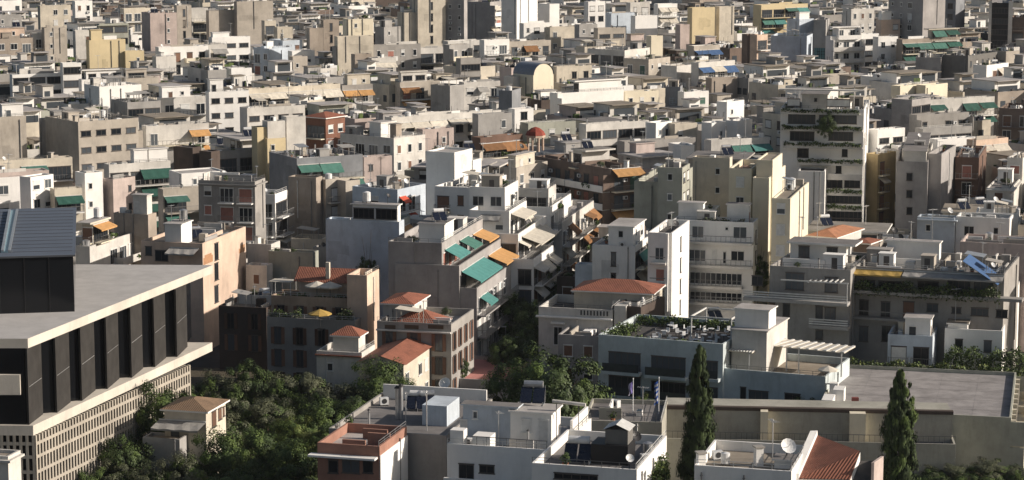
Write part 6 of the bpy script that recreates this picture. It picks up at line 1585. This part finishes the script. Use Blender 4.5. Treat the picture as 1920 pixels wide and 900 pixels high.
    p = world(B, .55, .3, zt); thing('hedge', 'potted shrubs behind the white parasols', 'hedge', p, B.R.rotation_euler.z + pi / 2, me=hedge_mesh(B.a - .8, .8, 1.3, 12))
    B = Hh('old stone facade under the planted terrace'); zt = B.h - B.par + .003
    p = hit(600, 605, zt + 1); add_thing('parasol', 1, (p.x, p.y, zt), 0, True, 'yellow parasol on the tan house terrace', scale=1.05)
    p = world(B, .6, .5, zt); thing('hedge', 'shrubs in tubs round the yellow parasol', 'hedge', p, B.R.rotation_euler.z + pi / 2, me=hedge_mesh(2.2, .9, 2.4, 13, [L_OLIVE, L_GREEN, L_DARK]))
    p = world(B, .6, B.a * .62, zt); thing('hedge', 'leafy tubs at the far end of the tan terrace', 'hedge', p, B.R.rotation_euler.z + pi / 2, me=hedge_mesh(B.a * .36, .9, 2.2, 14, [L_OLIVE, L_GREEN, L_DARK]))
    B = Hh('tall peach side wall lit by the sun'); lbox(B, 'balustrade', .3, .3, B.h + .003, B.b * .6, .45, B.h + .35, wall('cream'))
    B = Hh('pink white house with stepped white parapet'); zt = B.h - B.par + .003
    R = B.R; lbox(B, 'turret', 1.2, .8, zt, 4.0, 4.2, zt + 2.4, wall('offwhite')); b = MB(); tile_hip(b, 1.2, .8, 4.0, 4.2, zt + 2.6, 1.0, .35); ob('turret_roof', b.mesh('turret roof', [M_TILE, WH], uvs=True), R)
    bpx(B, 'L', 'C', 455, 196, 716, 203, .35, M_TILE, 'tile_ledge')
    B = Hh('cream villa with brown pyramid tile roof')
    for (x0, y0, x1, y1, kd) in ((1190, 512, 1216, 600, 'sb'), (1226, 497, 1246, 560, 'sb'), (1252, 485, 1262, 540, 'sb')): wpx(B, 'R', 'B', x0, y0, x1, y1, kd, fr='b')
    wpx(B, 'L', 'B', 960, 600, 1010, 660, 'open', fr='b'); apx(B, 'L', 'B', 900, 575, 1155, 560, 2.4, .4, 's')
    B = Hh('tan house with arched openings and yellow parasol'); zt = B.h - B.par
    p = hit(tx('F', 270), ty('F', 590), zt + 2.3); R = thing('pergola', 'small white flat canopy left of the white parasols', 'pergola', (p.x, p.y, zt + .003), B.R.rotation_euler.z)
    b = MB(); b.box(-1.2, -1.6, 2.3, 1.2, 1.6, 2.38); ob('canopy', b.mesh('canopy', [AW['c']]), R)
    for (x, y) in ((-1.1, -1.5), (1.1, -1.5), (-1.1, 1.5), (1.1, 1.5)): b = MB(); b.box(x - .04, y - .04, 0, x + .04, y + .04, 2.298); ob('post', b.mesh('post', [M_WRAIL]), R)
    # ---------- foreground roofs: pipes, ladders, pots
    for (short, items) in (('white terraced house with a water heater', ((905, 836, 'potted_plant', 'potted plant on the white house terrace', 1.0), (875, 838, 'air_conditioning_unit', 'white cooling unit against the blue grey terrace wall', 1.0), (990, 842, 'chimney_pipe', 'thin flue before the white stair block', 1.0), (935, 836, 'tv_antenna', 'thin antenna mast on the white house terrace', 1.1))),
                           ('low white house with a black roof cabin', ((1210, 868, 'air_conditioning_unit', 'cooling unit right of the black cabin', .9), (1180, 878, 'satellite_dish', 'small white dish at the rim by the black cabin', .8), (1060, 878, 'potted_plant', 'potted plant left of the white water heater', 1.2))),
                           ('white walled flat roof beside the red tiles', ((1360, 872, 'water_tank', 'low tank on the white walled roof', .7), (1448, 862, 'tv_antenna', 'antenna mast left of the grey dish', 1.2), (1345, 862, 'air_conditioning_unit', 'cooling unit on the white walled roof', .9))),
                           ('grey concrete roof terrace behind the brick-rimmed house', ((720, 760, 'air_conditioning_unit', 'cooling unit at the back of the grey terrace', .9), (655, 806, 'potted_plant', 'potted plant at the front of the grey terrace', 1.2), (800, 808, 'tv_antenna', 'antenna mast before the pale roof hut', 1.3)))):
        B = Hh(short); zt = B.h - B.par + .003
        for (x, y, kd, lab, sc) in items: p = hit(x, y, zt); add_thing(kd, 1, (p.x, p.y, zt), .3, True, lab, scale=sc)
    # ---------- pink deck: little tree in a tub
    B = Hh('low block with a bare pink roof deck'); zt = B.h - B.par + .003
    p = hit(868, 712, zt); put_tree(p.x, p.y, zt, 3.0, 2.3, 'dark', 'small round tree in a tub on the pink deck', name='tree')
    # ---------- mural on the grey party wall (plain line pattern)
    B = Hh('grey party wall with teal mural'); tl = simple('mural teal', (.10, .22, .24), .9); td = simple('mural line', (.015, .03, .035), .9)
    bpx(B, 'L', 'P', 347, 360, 462, 485, .03, tl, 'mural')
    for x in (372, 384, 402, 421, 440, 456):
        bpx(B, 'L', 'P', x, 362, x + 3, 480, .045, td, 'mural_line', d0=.032)
        for y in (385, 405, 440): bpx(B, 'L', 'P', x - 5, y, x + 7, y + 5, .06, td, 'mural_line', d0=.047)
    B = Hh('slate blue party wall with mural'); gm = simple('mural pale line', (.30, .36, .42), .9)
    for (x, y, w_, h_) in ((1180, 735, 40, 4), (1178, 750, 30, 4), (1192, 765, 44, 4), (1180, 740, 4, 40), (1205, 728, 4, 55), (1228, 738, 4, 40), (1185, 780, 40, 4)): bpx(B, 'L', 'O', x, y, x + w_, y + h_, .03 + x * 1e-5, gm, 'mural_line')
    # red sign on the glass block
    B = Hh('black glass block in a pale frame'); b = MB(); x = .5
    fr = wall('offwhite'); 
    lbox(B, 'frame', -.5, -.5, 0, -.004, .6, B.h + .5, fr); lbox(B, 'frame', -.5, B.a - .6, 0, -.004, B.a + .2, B.h + .5, fr)
    sg = thing('rooftop_sign', 'red and white sign board over the black glass block', 'sign', world(B, .5, 1.5, B.h + .003), B.R.rotation_euler.z)
    b = MB(); b.box(0, 0, 1.2, .25, 5.5, 2.7); ob('board', b.mesh('board', [simple('sign red', (.55, .06, .07), .6)]), sg)
    b = MB(); b.box(0, 5.503, 1.3, .25, 7, 2.6); ob('pale_end', b.mesh('pale end', [M_WPL]), sg)
    b = MB(); b.box(.05, .5, 0, .15, .6, 1.198); b.box(.05, 5.0, 0, .15, 5.1, 1.198); ob('post', b.mesh('post', [M_DARKM]), sg)
    # ---------- bell kiosk with the red dome
    z = 20.5; p = hit(1004, 280, 17.5); R = thing('domed_kiosk', 'little arched kiosk under a faceted red dome', 'kiosk', (p.x, p.y, 17.2)); n = 8
    b = MB(); 
    for k in range(n):
        a0, a1 = 2 * pi * k / n, 2 * pi * (k + 1) / n; prev = None
        for (r0, z0, r1, z1) in ((1.9, 3.0, 1.55, 3.7), (1.55, 3.7, .8, 4.3), (.8, 4.3, 0.02, 4.55)):
            b.quad((r0 * cos(a0), r0 * sin(a0), z0), (r0 * cos(a1), r0 * sin(a1), z0), (r1 * cos(a1), r1 * sin(a1), z1), (r1 * cos(a0), r1 * sin(a0), z1))
    ob('dome', b.mesh('dome', [simple('dome red', (.25, .05, .03), .8)]), R)
    for k in range(n):
        a0 = 2 * pi * (k + .5) / n; b = MB(); b.cyl((1.5 * cos(a0), 1.5 * sin(a0), 0), (1.5 * cos(a0), 1.5 * sin(a0), 2.9), .2, n=8); ob('column', b.mesh('column', [wall('peach')]), R)
    b = MB(); b.cyl((0, 0, 2.6), (0, 0, 3.0), 1.85, n=8); ob('ring_beam', b.mesh('ring beam', [wall('peach')]), R)
    # ---------- brick house: second tiled roof
    # ---------- tower planting
    B = Hh('tall white tower with planted balcony bands'); rr2 = random.Random(3)
    fl = [(115, 150, 88, 622, 1), (230, 262, 92, 640, 1), (340, 378, 105, 640, 1), (455, 492, 200, 645, 1), (555, 590, 392, 640, 1), (660, 695, 392, 640, 1), (770, 800, 392, 640, 1)]
    for i, (y0, y1, x0, x1, _) in enumerate(fl):
        bal = bpx(B, 'L', 'L', x0, y0, x1, y1 + 6, 1.7, wall('offwhite'), 'balcony', d0=1.55)
        bpx(B, 'L', 'L', x0, y1 - 2, x1, y1 + 6, 1.54, wall('offwhite'), 'balcony_floor')
        if i in (0, 1, 2, 3, 5, 6):
            u, zz = face_local(B, 'L', tx('L', x0 + 6), ty('L', y0)); u1, _ = face_local(B, 'L', tx('L', x1 - 6), ty('L', y0))
            p = world(B, -1.75 if i != 1 else -1.9, B.a - u, zz - .6); thing('balcony_plants', '%s planter row of the tall white tower' % ['top', 'second highest', 'third highest', 'middle', '', 'second lowest', 'lowest'][i], 'plant', p, B.R.rotation_euler.z - pi / 2, 'planters of the tall white tower', me=hedge_mesh((u1 - u), .6, [.7, .8, .8, .8, 0, .9, 1.0][i], i))
    for (x0, y0, x1, y1, kd) in ((132, 52, 215, 104, 'sw'), (312, 48, 332, 72, 'open'), (395, 60, 555, 108, 'sw'), (135, 158, 320, 222, 'ribbon'), (345, 150, 600, 222, 'ribbon'), (148, 280, 312, 336, 'ribbon'), (408, 275, 575, 336, 'ribbon'), (200, 390, 272, 450, 'ribbon'), (500, 388, 536, 446, 'open'), (458, 497, 496, 558, 'open'), (398, 598, 500, 655, 'ribbon'), (515, 600, 622, 655, 'ribbon'), (398, 704, 630, 760, 'ribbon'), (400, 808, 636, 862, 'ribbon'), (400, 862, 636, 900, 'ribbon')): wpx(B, 'L', 'L', x0, y0, x1, y1, kd, fr='b')
    bpx(B, 'L', 'L', 80, -12, 655, -4, 1.6, wall('offwhite'), 'roof_overhang')
    B2 = Hh('lilac grey tower with three small windows')
    for y in (562, 677, 792): wpx(B2, 'L', 'L', 936, y, 972, y + 44, 'open', fr='b')
    u, zz = face_local(B, 'L', tx('L', 400), ty('L', 230)); p = world(B, -2.0, B.a - u, zz - 1.2); r = thing('climbing_shrub', 'big dark shrub spilling over the tower balconies', 'plant', p, 0)
    cr, tr = tree_meshes('dark')[0]; c = ob('foliage', cr, r); c.scale = (1.9, 1.4, 2.6); c.location = (0, 0, 1.6)
    # dark balcony fronts on the cream hotel etc. come with their own faces
    # ---------- awnings of the stepped blocks
    B = Hh('grey blank wall topping the stepped awning block'); apx(B, 'R', 'F', 1182, 418, 1240, 374, 2.2, 1.1, 't'); apx(B, 'R', 'F', 1262, 366, 1312, 333, 2.2, 1.0, 'g'); apx(B, 'R', 'F', 1335, 330, 1392, 296, 2.6, .9, 'o')
    B = Hh('middle step of the grey awning block'); apx(B, 'R', 'F', 1275, 540, 1398, 452, 2.8, 1.3, 't'); apx(B, 'R', 'F', 1425, 452, 1495, 398, 2.8, 1.1, 'o')
    B = Hh('lowest step of the grey awning block'); apx(B, 'R', 'F', 1378, 680, 1420, 650, 1.6, 1.0, 't')
    B = Hh('upper white terrace with a wide grey band'); apx(B, 'R', 'G', 172, 214, 240, 172, 2.2, .7, 'c'); apx(B, 'L', 'G', 5, 217, 118, 219, 1.2, .6, 's')
    B = Hh('middle white terrace with cream awnings'); apx(B, 'R', 'G', 235, 345, 335, 270, 3.0, 1.0, 'c')
    B = Hh('shaded balconies along the tree-filled street'); apx(B, 'R', 'G', 560, 330, 590, 290, 1.6, 1.6, 'k')
    B = Hh('tall white blank wall with narrow slot'); apx(B, 'R', 'G', 893, 440, 962, 385, 1.3, 1.9, 't'); apx(B, 'R', 'G', 880, 545, 960, 500, 1.5, 1.6, 'c')
    B = Hh('brown corner block with orange awning'); apx(B, 'R', 'K', 672, 528, 868, 520, 1.7, .9, 'o')
    B = Hh('white slab tower with shuttered balconies')
    for (x0, y0, x1, y1, kd) in ((985, 402, 1034, 472, 'open'), (990, 518, 1036, 592, 'sr'), (990, 645, 1036, 700, 'open')): wpx(B, 'L', 'G', x0, y0, x1, y1, kd)
    for y in (484, 603): bpx(B, 'L', 'G', 962, y, 1050, y + 12, 1.0, wall('offwhite'), 'balcony'); bpx(B, 'L', 'G', 962, y - 36, 1050, y - 32, 1.0, M_RAIL, 'rail', d0=.96)
    bpx(B, 'L', 'G', 1046, 322, 1062, 760, .5, wall('white'), 'fin_wall')
    # ---------- cream hotel
    B = Hh('cream hotel with glazed balconies and sun loungers'); ow = wall('offwhite')
    for (x0, y0, x1, y1, kd) in ((1145, 300, 1166, 362, 'sw'), (1195, 285, 1256, 348, 'open'), (1380, 288, 1396, 306, 'open'), (1425, 290, 1500, 352, 'open'), (1175, 416, 1270, 480, 'ribbon'), (1305, 418, 1332, 484, 'sw'), (1366, 430, 1385, 492, 'open'), (1412, 418, 1486, 478, 'ribbon'),
                                 (1180, 540, 1475, 610, 'ribbon'), (1180, 652, 1475, 700, 'ribbon')): wpx(B, 'L', 'G', x0, y0, x1, y1, kd)
    for (y, x1) in ((366, 1536), (497, 1536), (612, 1480), (706, 1480)):
        bpx(B, 'L', 'G', 1165, y, x1, y + 14, 1.5, ow, 'balcony')
        bpx(B, 'L', 'G', 1165, y - 36, x1, y - 33, 1.5, M_RAIL, 'rail', d0=1.45)
        for k in range(14): x = 1167 + (x1 - 1172) * k / 13; bpx(B, 'L', 'G', x, y - 33, x + 2, y - 1, 1.48, M_RAIL, 'rail_post', d0=1.44)
    p = world(B, .8, 1.5, B.h - .9); thing('hedge', 'planter hedge along the cream hotel roof', 'hedge', p, B.R.rotation_euler.z + pi / 2, me=hedge_mesh(B.a * .6, .8, 1.3, 21, [L_OLIVE, L_DARK, L_DARK]))
    # ---------- dark stone block and the long planted block
    B = Hh('dark stone block with a white penthouse'); st_ = wall('stone')
    for (x0, y0, x1, y1, kd) in ((222, 545, 320, 640, 'ribbon'), (440, 575, 512, 655, 'open'), (30, 560, 90, 615, 'open'), (128, 708, 160, 765, 'sb'), (202, 716, 245, 790, 'open'), (386, 730, 430, 805, 'open'), (440, 738, 500, 815, 'open'), (130, 845, 165, 898, 'sb'), (386, 868, 430, 920, 'open')): wpx(B, 'L', 'H', x0, y0, x1, y1, kd, fr='b')
    for (x0, x1, y) in ((0, 585, 690), (368, 585, 835)):
        bpx(B, 'L', 'H', x0, y - 4, x1, y + 14, 1.9, wall('grey'), 'balcony')
        for k in range(3): bpx(B, 'L', 'H', x0, y - 42 + k * 13, x1, y - 36 + k * 13, 1.9, M_WRAIL, 'rail', d0=1.86)
    R = thing('pergola', 'seven pale slats over the dark stone block terrace', 'pergola', world(B, 0, 0, 0), B.R.rotation_euler.z)
    for k in range(7):
        u, z = face_local(B, 'L', tx('H', 372 + k * 30), ty('H', 583)); y = B.a - u; b = MB(); b.box(-2.6, y, z, .0 - .01, y + .16, z + .12); ob('slat', b.mesh('slat', [M_WRAIL]), R)
    b = MB(); b.box(-2.55, y - 1, z - .16, -2.4, y + 8, z - .003); ob('beam', b.mesh('beam', [M_WRAIL]), R); b = MB(); b.box(-2.5, y - .9, z - 3, -2.4, y - .8, z - .163); ob('post', b.mesh('post', [M_WRAIL]), R)
    B = Hh('long dark block with planted terraces and blue awning')
    for (x0, y0, x1, y1, kd) in ((633, 695, 687, 782, 'open'), (757, 705, 805, 792, 'open'), (880, 712, 942, 802, 'sb'), (1015, 725, 1075, 762, 'open'), (1155, 738, 1205, 772, 'open'), (1265, 745, 1357, 787, 'open'), (1405, 757, 1466, 797, 'open'), (630, 845, 685, 930, 'open'), (760, 850, 812, 930, 'open'),
                                 (640, 590, 720, 660, 'ribbon'), (740, 597, 880, 668, 'ribbon'), (960, 600, 1080, 680, 'ribbon'), (1130, 585, 1255, 665, 'ribbon'), (1280, 590, 1385, 670, 'ribbon')): wpx(B, 'L', 'H', x0, y0, x1, y1, kd, fr='b')
    bpx(B, 'L', 'H', 585, 655, 1560, 672, 1.8, st_, 'terrace'); bpx(B, 'L', 'H', 585, 790, 905, 803, 1.3, st_, 'balcony'); bpx(B, 'L', 'H', 585, 752, 905, 756, 1.3, M_RAIL, 'rail', d0=1.26)
    apx(B, 'L', 'H', 602, 522, 880, 535, 1.7, .35, 'y'); apx(B, 'L', 'H', 885, 538, 1450, 562, 1.7, .35, 's')
    u, z = face_local(B, 'L', tx('H', 620), ty('H', 660)); p = world(B, -1.5, B.a - u - 31, z + .1); p = world(B, -1.4, max(0.3, B.a - u - 33), z); 
    thing('hedge', 'dense planting along the long dark block terrace', 'hedge', p, B.R.rotation_euler.z + pi / 2, me=hedge_mesh(min(33, B.a - u), 1.2, 2.1, 31, [L_DARK, L_GREEN, L_OLIVE]))
    bl = thing('shade_sail', 'bright blue awning at the end of the long dark block', 'awning', world(B, -1.6, 3.0, B.h - 1.4), B.R.rotation_euler.z)
    b = MB(); b.quad((0, 2.2, 3.1), (0, -2.4, .2), (6, -2.4, .2), (6, 2.2, 3.1)); b.quad((0, 2.2, 3.05), (6, 2.2, 3.05), (6, -2.4, .15), (0, -2.4, .15)); ob('cloth', b.mesh('cloth', [AW['b']]), bl); b = MB(); b.cyl((0, -2.4, -3), (0, -2.4, .14), .05, n=6); ob('post', b.mesh('post', [M_METAL]), bl)
    # ---------- pink wall block
    B = Hh('pale pink block with patched plaster and slot windows')
    for (y0, y1) in ((322, 425), (448, 550), (580, 690)): wpx(B, 'R', 'A', 1338, y0, 1366, y1, 'open', fr='b')
    pt = simple('bare render patch', (.40, .22, .12), .95)
    for (x0, y0, x1, y1, d) in ((1278, 388, 1322, 440, .012), (1270, 402, 1330, 446, .008), (1500, 330, 1530, 375, .011), (1492, 350, 1520, 380, .009)): bpx(B, 'R', 'A', x0, y0, x1, y1, d, pt, 'render_patch', d0=.002)
    for (x0, y0, x1, y1) in ((908, 345, 950, 395), (970, 365, 1050, 430)): wpx(B, 'L', 'A', x0, y0, x1, y1, 'open', fr='b')
    apx(B, 'L', 'A', 1065, 350, 1240, 352, 2.0, .5, 's')
    # ---------- street car and lamps
    p = hit(913, 664, 0); car(p.x, p.y, .004, radians(60), 'silver', 'pale car parked at the mouth of the shaded street')
    for i, x in enumerate((1690, 1708, 1728)):
        p = hit(x, 148, 0); car(p.x, p.y - 60, 12.0 if False else .004, .3 + i, ['white', 'silver', 'dark'][i], '%s car in the yard by the slate wall' % ['white', 'silver', 'dark'][i]) if False else None
    for i, (x, yt) in enumerate(((948, 612), (974, 632))):
        p = hit(x, yt, 6); R = thing('street_lamp', ['taller street lamp by the shaded street', 'shorter street lamp by the dark green tree'][i], 'street lamp', (p.x, p.y, 0))
        b = MB(); b.cyl((0, 0, 0), (0, 0, 6), .07, .045, 6); ob('post', b.mesh('post', [M_RAIL]), R); b = MB(); b.box(-.6, -.1, 5.9, .1, .1, 6.05); ob('lamp_head', b.mesh('lamp head', [M_METAL]), R)

def greenery():
    G1 = 'trees of the park below the museum'
    T = [(470, 668, 9.5, 8, 'dark', 'dark rounded park tree at the foot of the dark facade'), (392, 690, 8, 7.5, 'olive', 'grey green olive nearest the museum corner'), (436, 704, 7.5, 7, 'olive', 'small olive right of the museum corner'),
         (520, 694, 8, 8, 'olive', 'olive below the old stone facade'), (575, 690, 8, 8.5, 'olive', 'broad olive left of the pink white house'), (640, 712, 8, 8, 'olive', 'olive in front of the pink white house'),
         (712, 664, 11, 9.5, 'broad', 'tall green tree hiding the orange gable'), (762, 700, 9, 6.5, 'broad', 'green tree below the sunlit cream gable'), (500, 738, 8, 8.5, 'olive', 'pale olive in the middle of the park'),
         (600, 742, 8.5, 8, 'broad', 'green tree left of the grey terrace'), (660, 735, 8, 7, 'dark', 'dark tree touching the grey terrace edge'), (420, 765, 7.5, 6.5, 'olive', 'olive beside the brown tiled villa'),
         (555, 772, 8, 7.5, 'fresh', 'yellow green tree in the park centre'), (612, 790, 7.5, 6, 'broad', 'green tree under the brick-rimmed house'), (470, 795, 10, 9.5, 'broad', 'big green tree right of the brown tiled villa'),
         (545, 815, 9.5, 9, 'broad', 'big green tree left of the brick-rimmed house'), (418, 795, 10.5, 8.5, 'broad', 'green tree in front of the brown tiled villa'), (440, 858, 9, 9, 'dark', 'dark crown at the bottom edge'),
         (535, 868, 8.5, 8, 'broad', 'green crown at the bottom beside the dark one'), (345, 838, 8.5, 7.5, 'olive', 'olive crown at the bottom before the villa'),
         (308, 706, 13, 9.5, 'dark', 'tall dark tree against the museum screen'), (352, 716, 9, 6.5, 'broad', 'smaller green tree behind the tall dark one'), (262, 768, 9.5, 7.5, 'dark', 'dark tree left of the villa'),
         (232, 812, 9, 7.5, 'dark', 'low dark tree under the museum screen'), (205, 858, 7, 7, 'olive', 'olive in front of the museum screen'), (140, 868, 7, 6.5, 'dark', 'dark bush at the museum corner'), (270, 862, 7, 7, 'olive', 'olive left of the bottom villa wall'), (100, 890, 6, 6, 'dark', 'lowest dark bush by the museum'),
         (1040, 640, 14.5, 13, 'dark', 'large dark tree in front of the neoclassical house'), (968, 668, 12, 10, 'dark', 'dark tree left of the large one'), (1092, 712, 10, 8, 'broad', 'green tree right of the large dark one'), (1010, 715, 10, 9, 'dark', 'dark tree just before the large one'),
         (1212, 738, 5.5, 5, 'fresh', 'fresh green bush before the hotel windows'), (1165, 752, 4.5, 4.5, 'broad', 'low bush at the hotel corner'), (1130, 768, 4, 4, 'broad', 'small bush behind the cream end wall'),
         (1518, 730, 6.5, 6, 'dark', 'dark bush under the hotel wing'),
         (985, 500, 9.5, 7.5, 'dark', 'shaded street tree highest up the street'), (962, 545, 9.5, 8.5, 'dark', 'shaded street tree below the orange awning'), (1008, 560, 9.5, 8.5, 'dark', 'shaded street tree on the right kerb'), (990, 604, 8, 7, 'dark', 'shaded street tree above the lamps'), (950, 622, 7.5, 6.5, 'dark', 'shaded street tree nearest the villa'), (1048, 512, 10, 7, 'dark', 'shaded street tree under the brown awnings'),
         (577, 398, 13, 5, 'dark', 'thin dark tree against the stained tan wall'), (560, 448, 8, 5, 'broad', 'courtyard tree left of the pale wall'), (690, 478, 13.5, 4, 'dark', 'dark roof garden tree behind the red tile roof'),
         (508, 455, 12, 4, 'broad', 'garden tree beside the pink block'),
         (1402, 98, 17, 7, 'dark', 'dark street tree beside the salmon flats'), (1388, 140, 14, 6, 'dark', 'lower dark tree left of the salmon flats'), (1652, 2, 20, 8, 'dark', 'dark tree at the top below the tower'), (1635, 22, 16, 7, 'dark', 'dark tree lower left of the top one'),
         (1690, 110, 16, 7, 'dark', 'dark tree over the parked cars'), (1660, 125, 14, 7, 'broad', 'green tree left of the parked cars'), (1750, 138, 13, 7, 'fresh', 'yellow green tree by the slate wall'), (1545, 122, 16, 7, 'broad', 'green tree below the teal mural'), (1575, 128, 15, 7, 'dark', 'dark tree below the balcony bands'), (1530, 128, 15, 6, 'dark', 'dark tree left below the mural'),
         (1898, 262, 16, 7, 'dark', 'dark tree at the right edge above the cream hut'), (1870, 278, 14, 5, 'dark', 'dark tree left of the right edge tree'),
         (1420, 478, 13, 4.5, 'broad', 'small tree at the foot of the cream hotel'), (292, 72, 20, 8, 'dark', 'dark tree in the far shaded street'), (278, 100, 18, 6, 'dark', 'second dark tree down the far street'),
         (1860, 858, 4.5, 8, 'olive', 'olive scrub at the bottom right'), (1780, 866, 4, 7, 'olive', 'low scrub right of the near cypress'), (1905, 872, 4, 6, 'olive', 'scrub in the bottom right corner'), (1745, 880, 3.5, 5, 'dark', 'dark scrub beside the near cypress'), (1640, 880, 4, 5, 'dark', 'dark scrub left of the near cypress'), (1820, 884, 4, 6, 'dark', 'dark scrub in front of the pilastered wall')]
    for (x, y, H, Wd, k, lab) in T: tree(x, y, H, Wd, k, lab, G1 if y > 660 and x < 800 else None)
    cypress(1312, 652, 18.6, 4.6, 'slim dark cypress in front of the hotel')
    cypress(1690, 698, 17.4, 5.6, 'broader cypress before the big grey roof', mats=[L_CYP, L_DARK, L_GREEN])
# ------------------------------------------------------------------ ground, then everything on it
g = MB(); g.quad((-6000, -500, 0), (6000, -500, 0), (6000, 9000, 0), (-6000, 9000, 0))
go = ob('ground', g.mesh('ground', [plaster('asphalt', (.055, .055, .056), streak=0, var=.3)])); go['kind'] = 'structure'
g = MB(); g.prism([(hit(x, y, 0).x, hit(x, y, 0).y) for x, y in ((60, 1100), (620, 1100), (800, 700), (355, 690))], 0.004, .12)
go = ob('park_ground', g.mesh('park ground', [plaster('dry soil', (.10, .085, .06), streak=0, var=.4, scale=2)])); go['kind'] = 'structure'
museum()
filler(300)
realise()
details()
greenery()

# ------------------------------------------------------------------ the air between here and the far blocks
hz = MB(); hz.box(-700, -60, -1, 700, 1900, 80)
hm = bpy.data.materials.new('air'); hm.use_nodes = True; hn = hm.node_tree.nodes; hn.clear()
pv = hn.new('ShaderNodeVolumePrincipled'); pv.inputs['Color'].default_value = (.80, .86, .95, 1); pv.inputs['Density'].default_value = .00004; pv.inputs['Anisotropy'].default_value = .2
ho = hn.new('ShaderNodeOutputMaterial'); hm.node_tree.links.new(pv.outputs[0], ho.inputs['Volume'])
h_ = ob('haze', hz.mesh('haze', [hm])); h_['kind'] = 'stuff'
